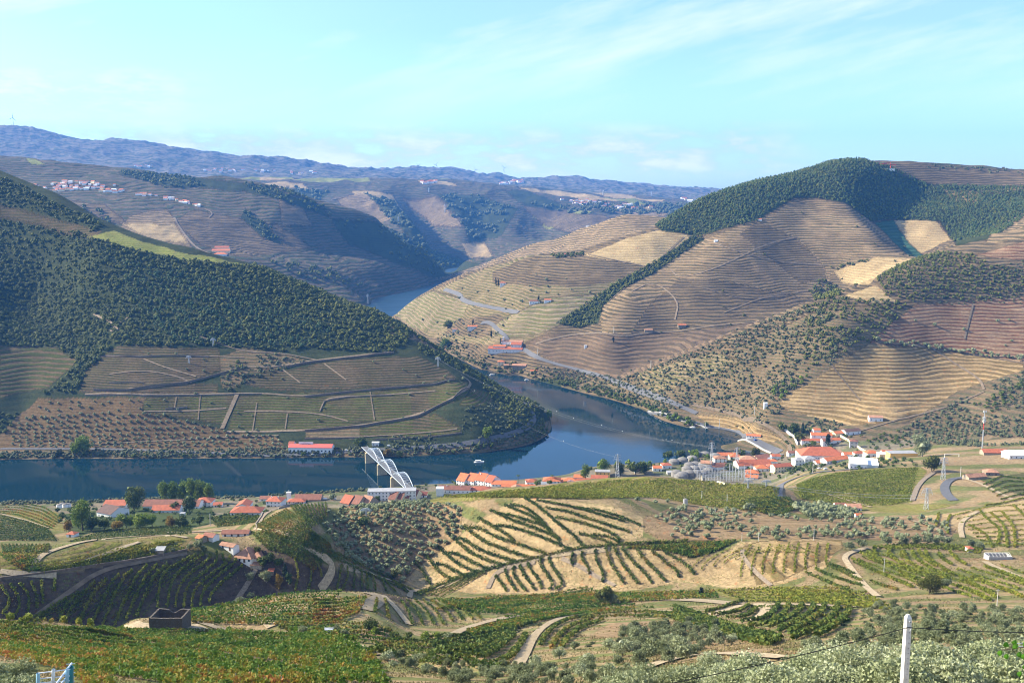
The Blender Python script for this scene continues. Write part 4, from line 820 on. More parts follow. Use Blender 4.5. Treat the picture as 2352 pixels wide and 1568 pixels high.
# ------------------------------------------------------------------ vine rows
def cr(ox, oy, f, pts): return [(ox + x * f, oy + y * f) for x, y in pts]
K1 = (861.3, 1062.3, .24414); K2 = (344.5, 1062.3, .26855); K3 = (0, 1080.1, .3418); K4 = (775.2, 1080.1, .3418); K5 = (1548.1, 1080.1, .3418)
ORD = ['first', 'second', 'third', 'fourth', 'fifth', 'sixth', 'seventh', 'eighth', 'ninth', 'tenth', 'eleventh', 'twelfth', 'thirteenth', 'fourteenth', 'fifteenth', 'sixteenth', 'seventeenth', 'eighteenth', 'nineteenth', 'twentieth',
       'twenty-first', 'twenty-second', 'twenty-third', 'twenty-fourth', 'twenty-fifth', 'twenty-sixth', 'twenty-seventh', 'twenty-eighth']
NROW = 0
VMASS = {}
STAKE = mesh_py('stake', *tube_np([(0, 0, 0), (0, 0, 1.85)], [.05, .04], 5), mat('weathered_stake', (.42, .39, .35), .9))
def vine_row(pts, h, w, label, group, m=M_VINE, q=.42, per=9, gap=0.0, bias=0.0, lo=None, mass=False):
    global NROW
    P3 = drape(smooth_line([tuple(map(float, p)) for p in pts], 2), 1.0)
    if len(P3) < 4: return
    P3 = np.array([tuple(p) for p in P3]); d = np.linalg.norm(P3[0, :2])
    per = int(per * (1 if d > 260 else 1.5)); q = q * (1 if d > 260 else .72)
    k = len(P3) - 1
    base = np.repeat(P3[:-1], per, 0) + (np.repeat(P3[1:] - P3[:-1], per, 0)) * rng.random((k * per, 1))
    dirv = np.repeat((P3[1:] - P3[:-1])[:, :2], per, 0); dirv /= np.linalg.norm(dirv, axis=1)[:, None] + 1e-9
    plantn = vnoise(base[:, 0] * .9 + 3, base[:, 1] * .9)         # single stocks stand out
    keep = rng.random(len(base)) > gap * (plantn < .45); base = base[keep]; dirv = dirv[keep]; plantn = plantn[keep]; n = len(base)
    off = rng.normal(0, w * .33, n); zz = rng.uniform(.22, 1.0, n) ** .8 * h * (.72 + .55 * plantn)
    x = base[:, 0] - dirv[:, 1] * off; y = base[:, 1] + dirv[:, 0] * off
    c = np.c_[x, y, height_np(x, y) + zz]
    a = rng.normal(size=(n, 3)); a /= np.linalg.norm(a, axis=1)[:, None]; b = np.cross(a, rng.normal(size=(n, 3))); b /= np.linalg.norm(b, axis=1)[:, None]
    s = q * rng.uniform(.6, 1.35, (n, 1))
    co = np.stack([c + a * s, c + b * s * .8, c - a * s * .9, c - b * s * .8], 1).reshape(-1, 3)
    tt = np.clip(.55 * rng.random(n) + .9 * (vnoise(c[:, 0] * .35 + 9, c[:, 1] * .35) - .15) + bias - .12 * (zz / h - .5), -.2, 1.5)
    if mass: VMASS.setdefault(m, []).append((co, np.repeat(tt, 4))); return
    me = mesh_np('vine_row', co, np.arange(n * 4).reshape(-1, 4), m, False, np.repeat(tt, 4))
    ro_ = tag(new_obj('vine_row', me), label, 'vine row', group); NROW += 1
    if d < 330 and 'near field' in group:
        for p in P3[4::9]:
            if math.hypot(p[0], p[1]) < 300: s_ = new_obj('stake', STAKE, ro_, (p[0], p[1], p[2] - .1)); s_.rotation_euler = (rnd.uniform(-.06, .06), rnd.uniform(-.06, .06), 0)
def rows(Kx, lst, desc, group, order='from the left', **k):
    for i, p in enumerate(lst):
        vine_row(cr(*Kx, p) if Kx else p, k.get('h', 1.5), k.get('w', .9), f'{ORD[min(i, 27)]} vine row {order} {desc}', group, **{a: b for a, b in k.items() if a not in 'hw'})
def between(A, B, n, ends=True):
    def rs(P_, m):
        P_ = np.array(P_, float); l = np.r_[0, np.cumsum(np.hypot(*np.diff(P_, axis=0).T))]; return np.c_[np.interp(np.linspace(0, l[-1], m), l, P_[:, 0]), np.interp(np.linspace(0, l[-1], m), l, P_[:, 1])]
    a, b = rs(A, 12), rs(B, 12)
    return [[tuple(p) for p in a + (b - a) * (i / (n - 1))] for i in range(n)]
rows(K1, [[(365,935),(430,1000),(480,1080),(520,1150)],[(455,860),(520,920),(570,1000),(650,1070),(750,1110)],[(575,960),(640,965),(720,1010),(860,1080)],[(580,785),(660,860),(760,950),(860,1000),(965,1040)],
 [(690,855),(760,860),(850,910),(960,970),(1070,1010)],[(700,690),(800,770),(900,860),(1030,915),(1210,975)],[(780,715),(860,740),(980,830),(1130,880),(1320,945)],[(835,600),(920,680),(1050,760),(1250,840),(1490,910)],
 [(890,615),(980,620),(1080,680),(1200,730),(1400,790),(1610,865)],[(970,520),(1080,590),(1200,660),(1280,710),(1300,745)],[(1120,605),(1230,600),(1400,650),(1600,720),(1850,830)],[(1085,450),(1200,510),(1350,570),(1550,640),(1740,720)],
 [(1180,490),(1270,495),(1400,540),(1600,600),(1680,690),(1740,760)],[(1215,400),(1350,460),(1500,520),(1600,600),(1650,650)],[(1270,400),(1400,420),(1500,490),(1600,590)],[(1410,335),(1550,430),(1700,560),(1850,680),(1970,800)],
 [(1520,360),(1700,390),(1900,430),(2100,490),(2352,560)],[(1600,430),(1800,460),(1950,515),(2150,580),(2400,660)],[(1700,520),(1900,560),(2100,620),(2250,680),(2300,740)],[(1920,675),(2050,700),(2150,735),(2230,775)],[(2050,690),(2150,690),(2230,720),(2300,755)],[(1850,430),(2100,450),(2352,530),(2500,600)]],
 'on the large sandy bank', 'vine rows on the large sandy bank', h=1.5, w=1.35, per=17, q=.5, bias=-.2)
vine_row(cr(*K4, [(540,830),(700,770),(870,715),(1000,665),(1300,600),(1500,550),(1700,515),(1900,500),(2352,475)]), 1.4, 1.6, 'long vine row edging the track below the large sandy bank', 'vine rows on the large sandy bank', per=16, q=.5)
rows(K1, [[(1130,1075),(1190,1140),(1240,1215)],[(1225,1010),(1240,1080),(1330,1215)],[(1310,985),(1290,1030),(1340,1120),(1420,1215)],[(1360,975),(1400,1060),(1460,1140),(1500,1200)],[(1440,950),(1450,1000),(1520,1080),(1570,1190)],
 [(1560,910),(1550,960),(1620,1060),(1680,1150),(1640,1200)],[(1640,900),(1650,970),(1740,1080),(1770,1160),(1700,1200)],[(1860,860),(1840,930),(1870,960)],[(1950,850),(1940,910),(2000,990),(2020,1050)],[(2070,830),(2080,930),(2150,1050),(2140,1130)],[(2170,800),(2190,900),(2270,1040),(2340,1140)]],
 'on the lower pale bank', 'vine rows on the lower pale bank', h=1.6, w=1.35, per=17, q=.5, bias=-.2)
rows(K4, [[(1860,520),(1900,620),(1980,720),(2020,765)],[(1910,525),(1970,610),(2060,690),(2110,760)],[(2010,530),(2060,600),(2150,690),(2200,750)],[(2110,545),(2200,620),(2290,690),(2290,720)],[(2190,550),(2300,610),(2352,650),(2400,700)]],
 'on the pale bank east of the steep path', 'vine rows on the lower pale bank', h=1.6, w=1.35, per=17, q=.5, bias=-.2)
rows(K4, between([(520,835),(640,780),(760,730),(900,690)], [(700,850),(820,790),(900,740),(990,690)], 6), 'curving beside the hairpin track', 'vine rows beside the hairpin track', h=1.3, w=.9)
rows(K3, [[(10,790),(60,860),(70,900),(20,970)],[(70,780),(130,850),(130,960),(60,1010)],[(135,770),(200,850),(190,960)],[(210,760),(250,850),(250,930)],[(280,750),(290,900)],[(370,740),(365,820)],[(300,960),(220,1000),(150,1040)],[(450,870),(350,930),(250,1000)],[(530,830),(460,890),(400,1010)],[(640,760),(560,830),(500,910),(430,1030)],[(720,740),(660,790),(600,880),(530,1040)],[(800,710),(750,760),(710,850),(660,950),(610,1050)],[(890,680),(840,720),(790,800),(750,900),(690,1050)],[(990,650),(930,700),(880,800),(830,900),(770,1050)],[(1060,640),(990,700),(950,790),(900,880),(850,1010)],[(1130,640),(1040,710),(1000,800),(960,880),(920,990)]],
 'in the shaded bowl', 'vine rows in the shaded bowl', h=1.9, w=.9, per=16, q=.5, m=M_VYEL, bias=-.25)  # paler leaf colour paints in the light caught by the vine tops
rows(K2, [[(400,795),(250,870),(110,960),(80,1060),(65,1250)],[(470,785),(350,870),(230,960),(170,1060),(150,1250)],[(520,790),(500,850),(380,930),(280,1020),(230,1120),(220,1245)],[(570,770),(580,850),(480,940),(350,1030),(300,1130),(290,1250)],[(620,790),(630,850)],[(690,810),(650,880),(520,970),(400,1070),(360,1150),(360,1250)],[(740,840),(680,910),(540,1010),(450,1110),(430,1240)],[(790,890),(700,970),(580,1070),(515,1150),(510,1210)]],
 'below the tiled farmhouse', 'vine rows below the tiled farmhouse', h=1.9, w=.9, per=16, q=.5, m=M_VYEL, bias=-.25)  # leaves lightened as if their tops caught the sun
rows(K2, [[(1240,830),(1275,960),(1240,1110)],[(1340,850),(1390,920),(1360,1090)],[(1420,850),(1460,930),(1470,980)],[(1640,880),(1620,1000),(1600,1090)],[(1690,900),(1690,1000),(1650,1095)],[(1750,920),(1750,1020),(1740,1095)],[(1810,930),(1815,1090)],[(1850,950),(1870,1030),(1860,1095)],[(1900,970),(1930,1050),(1930,1100)],[(1960,980),(2010,1060),(2020,1100)],[(2000,1000),(2060,1070),(2100,1110)],[(2080,1020),(2150,1070),(2190,1110)]],
 'on the shaded slope under the winding track', 'vine rows on the shaded slope', h=1.7, w=.8, per=13, q=.45, m=M_VYEL, bias=-.3)  # lighter leaf colour stands in for light on the row tops
rows(K2, between([(885,545),(1150,640),(1400,745),(1570,790)], [(1160,400),(1300,500),(1400,600),(1540,700)], 15), 'on the bright green spur', 'vine rows on the bright green spur', 'up the slope', h=1.2, w=.5, per=8, m=M_VINE, q=.4, bias=.2)
rows(K2, [[(1200 + 30 * i, 372 - i * 3), (1270 + 24 * i, 450), (1370 + 14 * i, 570 - 8 * i)] for i in range(11)], 'on the steep top of the green spur', 'vine rows on the top of the green spur', h=1.3, w=.8, per=9, q=.4)
rows(K2, between([(860,600),(1100,650),(1350,760),(1480,850)], [(1000,740),(1150,770),(1300,850),(1400,930)], 7), 'between the farmhouse and the winding track', 'vine rows beside the farmhouse garden', h=1.4, w=.9, q=.42)
for i, p in enumerate(between([(950,602),(1250,695),(1560,800),(1800,930),(2060,1040),(2210,1110)], [(960,592),(1260,672),(1580,775),(1830,895),(2080,1010),(2230,1090)], 2)):
    vine_row(cr(*K2, p), 1.4, 1.6, ['vine row hugging the winding pale track', 'vine row on the crest above the winding track'][i], 'vine rows along the winding track', per=14, q=.5)
rows(K2, between([(340,1278),(800,1188),(1300,1116),(1640,1112)], [(360,1370),(640,1380),(950,1385),(1350,1386)], 12), 'on the low rounded hill behind the ruin', 'vine rows on the rounded hill', 'from the crest down', h=1.4, w=.9, per=12, q=.42, m=M_VRED, bias=-.3, gap=.25)
rows(K2, between([(1400,1190),(1620,1180),(1850,1160)], [(1400,1370),(1600,1360),(1780,1290)], 7), 'beside the pale hilltop track', 'vine rows beside the hilltop track', 'downhill', h=1.3, w=.8, per=9, m=M_VRED, gap=.3)
rows(K1, [[(20,1290),(10,1350),(0,1420)],[(95,1290),(120,1400),(130,1470)],[(240,1300),(320,1400),(350,1529)],[(300,1300),(400,1390),(450,1529)],[(380,1300),(480,1390),(560,1529)],[(450,1300),(570,1390),(650,1529)],[(530,1300),(660,1390),(740,1500)],[(620,1300),(760,1390),(830,1490)],[(720,1310),(850,1400),(920,1480)],[(820,1330),(930,1410),(1000,1480)]],
 'curling over the striped shoulder', 'vine rows on the striped shoulder', h=1.4, w=.8, per=11, q=.42)
rows(K4, between([(650,870),(1000,872),(1400,845),(1680,790)], [(900,960),(1250,965),(1650,925),(2000,905)], 10), 'on the middle terrace field', 'vine rows on the middle terrace field', 'downhill', h=1.5, w=.9, per=12, q=.44, m=M_VRED, bias=-.38)
rows(K4, between([(870,1085),(1150,1020),(1500,955),(2000,925)], [(900,1120),(1150,1070),(1330,1020),(1480,980)], 4), 'above the curved stony track', 'vine rows above the curved track', 'downhill', h=1.5, w=.9, per=12, q=.44, m=M_VRED, bias=-.3)
rows(K4, [[(560,1130),(800,1125),(1000,1105),(1180,1070),(1300,1030)],[(590,1155),(850,1150),(1040,1125),(1200,1080)],[(610,1175),(850,1178),(1020,1150),(1160,1100)],[(640,1200),(850,1205),(990,1180),(1120,1120)],[(680,1222),(860,1232),(960,1200),(1080,1130)],[(730,1245),(900,1255),(1000,1230),(1100,1150),(1160,1110)],[(780,1270),(950,1280),(1070,1220),(1170,1130),(1190,1110)],[(850,1300),(1000,1312),(1150,1290),(1220,1200),(1265,1110)],
 [(900,1330),(1050,1335),(1150,1320)]], 'in the dark green hollow', 'vine rows in the dark green hollow', 'down from the top', h=1.8, w=1.2, per=18, q=.5, bias=-.2)
rows(K4, [[(1360,1180),(1400,1110),(1500,1020),(1640,990)],[(1440,1200),(1480,1130),(1560,1050),(1700,1010)],[(1500,1200),(1560,1120),(1640,1060),(1780,1010)],[(1640,985),(1800,965),(2000,955),(2200,965),(2352,985)],[(1640,1000),(1850,985),(2100,985),(2352,1000)]],
 'beyond the curved stony track', 'vine rows beyond the curved track', h=1.6, w=1, per=14, q=.46)
rows(K5, [[(470,880),(400,905),(300,940),(210,960)],[(500,915),(440,960),(250,980)],[(550,935),(500,990),(350,1000)],[(700,905),(680,960),(580,1020),(450,1030)],[(770,905),(750,970),(650,1040),(500,1060)],[(860,910),(850,950),(780,1000),(640,1060)],[(935,910),(930,960),(850,1020),(700,1090)],[(1010,910),(1000,960),(900,1030),(780,1110)],[(1100,905),(1090,970),(1000,1060),(800,1140)],[(1180,930),(1170,980),(1080,1060),(950,1130)]],
 'in the small amphitheatre', 'vine rows in the small amphitheatre', h=1.9, w=1.1, per=18, q=.5, bias=-.1)
rows(K5, between([(0,920),(200,990),(380,1060),(700,1150)], [(0,1000),(150,1060),(350,1120),(640,1180)], 5), 'filling the foot of the amphitheatre', 'vine rows at the foot of the amphitheatre', 'downhill', h=1.8, w=1.6, per=20, q=.5, m=M_VINE, bias=-.1)
rows(K5, [[(1190,595),(1350,680),(1600,790)],[(1255,555),(1320,600),(1450,650),(1620,735)],[(1300,555),(1400,610),(1640,700)],[(1350,520),(1340,570),(1390,620)],[(1430,560),(1500,620),(1650,695)],[(1450,525),(1440,560),(1480,590)],[(1540,550),(1560,610),(1700,700),(1830,735)],[(1600,545),(1620,600),(1750,680),(1850,720)],[(1690,545),(1700,590),(1800,660),(1880,710)],[(1780,560),(1800,600),(1870,640)],[(1850,550),(1900,600),(1960,640)],[(1540,545),(1520,580),(1560,600)],[(1640,540),(1680,600),(1760,650)]],
 'on the fan-shaped terraces', 'vine rows on the fan-shaped terraces', h=1.6, w=1.3, per=13, q=.5, m=M_VYEL, bias=-.15)
rows(K5, between([(1350,520),(1550,500),(1800,505),(2080,530)], [(1450,535),(1650,525),(1850,535),(2060,560)], 4), 'along the top of the fan-shaped terraces', 'vine rows on the fan-shaped terraces', 'downhill', h=1.5, w=1.2, per=12, q=.5, m=M_VYEL, bias=-.4)
rows(K5, [[(880,690),(1000,740),(1180,820)],[(950,665),(1090,730),(1270,780)],[(1030,630),(1120,660),(1210,700)],[(1060,655),(1160,700),(1260,750)],[(1330,750),(1400,780),(1500,808)]],
 'on the dark earth by the forked track', 'vine rows by the forked track', 'down the slope', h=1.5, w=1.3, per=13, q=.5, bias=-.1)
rows(K5, [[(1930,730),(2050,790),(2170,860)],[(2000,720),(2150,780),(2352,860)],[(2080,650),(2200,690),(2352,760)],[(1900,780),(2050,840),(2120,880)]], 'below the roofless hut', 'vine rows below the roofless hut', 'uphill', h=1.5, w=1.3, per=12, q=.5, m=M_VYEL)
rows(K5, [[(1780,290),(1760,380)],[(1860,300),(1830,360),(1840,430)],[(1980,370),(2040,400),(2090,430)],[(2050,265),(2100,330),(2200,400),(2170,500)],[(2130,290),(2230,380),(2240,520)],[(2200,280),(2290,380),(2290,520)],[(2280,240),(2352,300),(2400,380)],[(2100,440),(2140,520)],[(2090,240),(2200,225),(2352,190)]],
 'on the golden curved bank', 'vine rows on the golden curved bank', h=1.3, w=1.0, per=11, q=.5, m=M_VYEL)
rows(K5, [[(110 + 75 * i, 690 - 22 * i), (140 + 82 * i, 620 - 14 * i), (290 + 85 * i, 520 + 6 * i)] for i in range(9)], 'on the dry straw-coloured hill', 'vine rows on the dry hill', h=1.2, w=.8, per=7, q=.4, m=M_VYEL, gap=.5)
rows(K5, between([(450,210),(600,185),(780,190)], [(600,290),(700,300),(820,260)], 8), 'in the small dark field by the olive trees', 'vine rows in the small dark field', 'downhill', h=1.5, w=1.1, per=11, q=.5)
rows(K5, between([(2080,100),(2200,40),(2352,60)], [(2200,200),(2300,170),(2400,150)], 5), 'in the dark field by the stone farm', 'vine rows by the stone farm', 'downhill', h=1.4, w=1.2, per=10, q=.5)
rows(None, between([(1650,1357),(1750,1352),(1850,1351),(1950,1352)], [(1700,1380),(1800,1382),(1900,1384),(1965,1382)], 5), 'on the yellow strip under the dry hill', 'vine rows on the yellow strip', 'downhill', h=1.2, w=1.2, per=10, q=.5, m=M_VYEL)
rows(None, between([(640,1442),(760,1432),(850,1436),(900,1452)], [(700,1462),(800,1470),(870,1480),(960,1490)], 5), 'beyond the parked truck', 'vine rows beyond the truck', 'downhill', h=1.4, w=1.0, per=12, q=.42, m=M_VRED, bias=-.2, gap=.3)
rows(None, between([(900,1470),(1000,1478),(1080,1490)], [(850,1498),(950,1515),(1040,1530)], 5), 'on the slope below the lemon tree', 'vine rows below the lemon tree', 'downhill', h=1.4, w=1.0, per=14, q=.4, m=M_VINE)
rows(None, between([(60,1302),(160,1290),(280,1262),(400,1246)], [(100,1316),(200,1301),(330,1278),(425,1262)], 3), 'along the wall above the shaded bowl', 'vine rows above the wall', 'downhill', h=1.3, w=1.2, per=10, q=.45, m=M_VYEL)
rows(None, between([(1010,1142),(1110,1133),(1200,1126),(1300,1116),(1420,1103),(1600,1104),(1790,1121)], [(1200,1142),(1330,1146),(1500,1141),(1640,1164),(1780,1180)], 20), 'on the wide yellow-green crest field', 'vine rows on the crest field', 'downhill', h=1.2, w=1.2, per=8, q=.5, m=M_VYEL, bias=.05, gap=.5, mass=True)
rows(None, between([(1830,1116),(1870,1098),(1940,1085),(2108,1075)], [(1840,1145),(1960,1163),(2040,1160),(2088,1150)], 26), 'in the bright green vineyard by the road bend', 'vine rows in the bright green vineyard', 'downhill', h=1.2, w=1.2, per=8, q=.5, m=M_VYEL, bias=-.3, gap=.2, mass=True)
rows(None, between([(0,1185),(60,1198),(110,1215)], [(0,1240),(60,1241),(130,1242)], 12), 'on the dark green plot', 'vines', 'downhill', h=1.2, w=.9, per=8, q=.5, mass=True)
rows(None, between([(245,1218),(350,1212),(438,1207)], [(160,1244),(300,1232),(440,1226)], 8), 'below the estate garden trees', 'vines', 'downhill', h=1.2, w=.9, per=8, q=.5, mass=True)
rows(None, between([(485,1190),(540,1180),(600,1168)], [(500,1209),(560,1204),(590,1198)], 8), 'between the estate lane and the ridge road', 'vines', 'downhill', h=1.2, w=.9, per=8, q=.5, mass=True)
rows(None, between([(1110,1372),(1300,1366),(1500,1362),(1640,1358)], [(1000,1400),(1250,1385),(1450,1382),(1650,1372)], 9), 'in the narrow dale under the pale bank', 'vines', 'downhill', h=1.4, w=1.1, per=9, q=.5, m=M_VRED, bias=-.1, gap=.3, mass=True)
rows(None, between([(1440,1258),(1560,1250),(1690,1243)], [(1530,1262),(1590,1280),(1650,1262)], 9), 'dark strip', 'vines', 'downhill', h=1.3, w=1.0, per=8, q=.5, m=M_VRED, bias=-.25, gap=.3, mass=True)
rows(None, between([(1750,1355),(1850,1357),(1990,1362)], [(1820,1378),(1950,1392),(2050,1400)], 7), 'yellow strip by the olives', 'vines', 'downhill', h=1.1, w=1.3, per=9, q=.5, m=M_VYEL, gap=.4, mass=True)
rows(None, [[(1725 + i * 22, 1252 - (i > 3) * 4), (1705 + i * 24, 1285), (1700 + i * 25, 1325 - i * 2)] for i in range(9)], 'dry hill', 'vines', h=1.1, w=.9, per=8, q=.45, m=M_VYEL, gap=.5, mass=True)
rows(None, between([(2190,1185),(2270,1165),(2352,1160)], [(2260,1250),(2310,1255),(2400,1250)], 9), 'golden bank', 'vines', h=1.1, w=.9, per=8, q=.45, m=M_VYEL, gap=.3, mass=True)
rows(None, between([(2060,1320),(2150,1345),(2230,1372)], [(2300,1300),(2352,1318),(2420,1340)], 8), 'right lower', 'vines', h=1.3, w=1.0, per=9, q=.45, m=M_VYEL, bias=-.2, gap=.3, mass=True)
rows(None, between([(1960,1292),(2030,1322),(2100,1350)], [(2000,1268),(2100,1300),(2180,1335)], 5), 'fan infill', 'vines', h=1.3, w=1.0, per=9, q=.45, m=M_VYEL, bias=-.2, gap=.3, mass=True)
rows(None, between([(1180,1408),(1300,1398),(1500,1396)], [(1100,1450),(1230,1425),(1330,1412)], 5), 'shoulder infill', 'vines', h=1.3, w=.9, per=10, q=.42, m=M_VRED, bias=-.35, gap=.3, mass=True)
rows(None, between([(20,1440),(120,1400),(170,1365)], [(330,1415),(370,1350),(460,1290)], 14), 'bowl infill', 'vines', h=1.2, w=.5, per=6, q=.35, m=M_VINE, bias=.2, gap=.3, mass=True)
rows(None, between([(1740,1395),(1830,1397),(1950,1400)], [(1800,1440),(1880,1435),(1950,1428)], 3), 'amphitheatre infill', 'vines', h=1.3, w=1.0, per=10, q=.45, m=M_VINE, gap=.2, mass=True)
rows(None, between([(150,1462),(320,1475),(480,1478),(620,1482)], [(150,1482),(330,1492),(490,1496),(640,1492)], 3), 'near field top', 'vines', 'downhill', h=1.4, w=.9, per=20, q=.36, m=M_VRED, bias=-.35, mass=True)
# big near field, two blocks split by a path
rows(K3, between([(430,1075),(900,1082),(1500,1088),(2100,1128),(2352,1185),(2500,1240)], [(640,1092),(1000,1150),(1500,1215),(2000,1310),(2352,1392),(2600,1450)], 8), 'above the path through the near field', 'vine rows of the near field', 'downhill', h=1.5, w=.95, per=34, q=.28, m=M_VRED, bias=-.30)
rows(K3, between([(-40,1030),(350,1065),(700,1140),(1200,1225),(1700,1300),(2200,1395),(2450,1440)], [(-40,1180),(200,1230),(600,1340),(900,1400),(1400,1490)], 9), 'below the path through the near field', 'vine rows of the near field', 'downhill', h=1.5, w=.9, per=36, q=.27, m=M_VRED, bias=-.22)
rows(K3, between([(-40,1215),(200,1270),(420,1310),(640,1390),(760,1470)], [(-40,1245),(150,1290),(360,1330),(500,1380),(640,1480)], 2), 'beside the blue gate', 'vine rows by the gate', 'downhill', h=1.7, w=1.0, per=24, q=.32, m=M_VRED, bias=-.1)
rows(K3, between([(0,220),(140,220),(300,250),(410,330)], [(0,290),(120,300),(250,350),(350,390)], 6), 'on the rounded reddish field by the river', 'vine rows on the reddish field', 'downhill', h=1.3, w=1.0, per=8, q=.5, m=M_VRED)
rows(K3, [[(10 + 26 * i, 500), (30 + 24 * i, 555)] for i in range(13)], 'in the small striped plot', 'vine rows in the small striped plot', h=1.3, w=1.0, per=8, q=.45)
rows(K3, [[(0 + 30 * i, 560 + i), (60 + 24 * i, 620), (200 + 8 * i, 685 - i)] for i in range(9)], 'on the orange plot between the tracks', 'vine rows on the orange plot', h=1.3, w=.9, per=8, q=.45, m=M_VRED)
rows(K3, between([(480,650),(700,580),(900,520),(1220,470)], [(280,680),(560,650),(800,600),(960,560)], 6), 'on the yellow field above the stone wall', 'vine rows on the yellow field', 'downhill', h=1.2, w=1.1, per=10, q=.45, m=M_VYEL)
for m_, q_ in VMASS.items():
    co = np.concatenate([a for a, b in q_]); tag(new_obj('vineyard_foliage', mesh_np('vineyard_foliage', co, np.arange(len(co)).reshape(-1, 4), m_, False, np.concatenate([b for a, b in q_]))), kind='stuff')
print('rows', NROW)
# ------------------------------------------------------------------ dry grass and weeds on the near ground
M_GRASS = foliage('dry_grass', [(.09,.10,.03), (.17,.15,.06), (.30,.24,.12), (.38,.31,.17)], .2)
def grass(n, lo, hi, hgt, thr, seed):
    rg = np.random.default_rng(seed); th = rg.uniform(R(-28.5), R(28.5), n); d = np.sqrt(rg.uniform(lo ** 2, hi ** 2, n)) if hi / lo < 3 else np.exp(rg.uniform(math.log(lo), math.log(hi), n))
    x, y = np.sin(th) * d, np.cos(th) * d; z = height_np(x, y); k = fbm(x / 14 + 3, y / 14 + 8, 3) > thr; i = np.clip(((th - TH[0]) / (TH[1] - TH[0])).astype(int), 0, NT - 2); j = np.clip(np.searchsorted(VR, np.log(d)) - 1, 0, NV - 2); k &= VIS[i, j]
    x, y, z, d = x[k], y[k], z[k], d[k]; n = len(x); s = hgt * rg.uniform(.4, 1.3, n); a = rg.uniform(0, 3.14, n); w_ = s * .55; lx, ly = rg.normal(0, .35, n) * s, rg.normal(0, .35, n) * s
    co = np.stack([np.c_[x - np.cos(a) * w_, y - np.sin(a) * w_, z - .05], np.c_[x + np.cos(a) * w_, y + np.sin(a) * w_, z - .05], np.c_[x + lx, y + ly, z + s]], 1).reshape(-1, 3)
    return co, np.repeat(rg.random(n), 3)
g_ = [grass(90000, 110, 330, .30, .47, 1), grass(90000, 300, 640, .5, .49, 2)]
co = np.concatenate([a for a, b in g_]); tag(new_obj('dry_grass', mesh_np('dry_grass', co, np.arange(len(co)).reshape(-1, 3), M_GRASS, False, np.concatenate([b for a, b in g_]))), kind='stuff')
# ------------------------------------------------------------------ buildings
M_WHITE = mat('white_plaster', (.80, .79, .76), .85, .06, .3); M_CREAM = mat('cream_plaster', (.78, .66, .42), .85, .08, .3); M_YEL = mat('yellow_plaster', (.80, .52, .16), .85, .08, .3)
M_GREYW = mat('grey_render', (.42, .41, .40), .9, .12, .4); M_SCHIST = mat('dark_schist', (.15, .12, .095), .95, .35, .5); M_STONE = mat('schist_stone', (.30, .25, .19), .95, .35, 1.2)
def tile_mat(name, col, var=.18, axis_scale=3.2):
    m = bpy.data.materials.new(name); m.use_nodes = True; t = NT_(m.node_tree); b = m.node_tree.nodes['Principled BSDF']; b.inputs['Roughness'].default_value = .85
    tc = t.n('ShaderNodeTexCoord').outputs['Object']; w = t.n('ShaderNodeTexWave', {'Vector': tc, 'Scale': axis_scale, 'Distortion': .5}, wave_type='BANDS', bands_direction='X').outputs['Fac']
    f = t.mr(t.noise(tc, .45, 5, .7), .3, .7, 1 - var, 1 + var); f2 = t.mr(w, 0, 1, .78, 1.05); f3 = t.mr(t.n('ShaderNodeObjectInfo').outputs['Random'], 0, 1, .85, 1.15)
    sc = t.n('ShaderNodeVectorMath', {0: (*col,)}, operation='SCALE'); m.node_tree.links.new(t.m('MULTIPLY', t.m('MULTIPLY', f, f2), f3), sc.inputs['Scale']); m.node_tree.links.new(sc.outputs[0], b.inputs['Base Color']); return m
M_ORANGE = tile_mat('orange_roof_tiles', (.52, .150, .055), .3); M_RED = tile_mat('terracotta_roof_tiles', (.38, .105, .05), .3); M_BRN = tile_mat('brown_roof_tiles', (.24, .095, .06), .3); M_OLDT = tile_mat('weathered_roof_tiles', (.40, .20, .12), .35)
M_PINKR = tile_mat('pink_red_roof', (.58, .12, .09), .1); M_GREYR = mat('grey_roof', (.30, .30, .31), .8, .2, .4); M_WHITER = mat('white_sheet_roof', (.78, .80, .82), .5, .06, .3); M_DARKR = tile_mat('dark_roof_tiles', (.12, .065, .05), .3)
M_GLASS = mat('dark_window', (.035, .045, .06), .15); M_DOOR = mat('door_wood', (.14, .08, .05), .7); M_METAL = mat('galvanised_steel', (.55, .57, .60), .45, .1, 1, .6); M_BLUEP = mat('blue_panels', (.25, .38, .62), .3)
ROOFS = dict(o=M_ORANGE, r=M_RED, b=M_BRN, w=M_OLDT, p=M_PINKR, g=M_GREYR, s=M_WHITER, d=M_DARKR); WALLS = dict(w=M_WHITE, c=M_CREAM, y=M_YEL, g=M_GREYW, s=M_STONE)
def box_np(x0, x1, y0, y1, z0, z1):
    v = [(x, y, z) for z in (z0, z1) for x, y in ((x0, y0), (x1, y0), (x1, y1), (x0, y1))]
    return np.array(v, float), [(3, 2, 1, 0), (4, 5, 6, 7), (0, 1, 5, 4), (1, 2, 6, 5), (2, 3, 7, 6), (3, 0, 4, 7)]
def slab(quad, t):                         # quad as 4 points (top surface, CCW from above), thickness downwards
    q = [Vector(p) for p in quad]; lo = [p - Vector((0, 0, t)) for p in q]; k = len(q)
    f = [tuple(range(k)), tuple(range(2 * k - 1, k - 1, -1))] + [(i, i + k, (i + 1) % k + k, (i + 1) % k) for i in range(k)]
    return np.array([tuple(p) for p in q + lo]), f
WINM = {}
def win_mesh(w, h):
    k = (round(w, 1), round(h, 1))
    if k not in WINM: v, f = box_np(-w / 2, w / 2, -.05, .05, 0, h); WINM[k] = mesh_py('window', v, f, M_GLASS)
    return WINM[k]
HOUSES = []
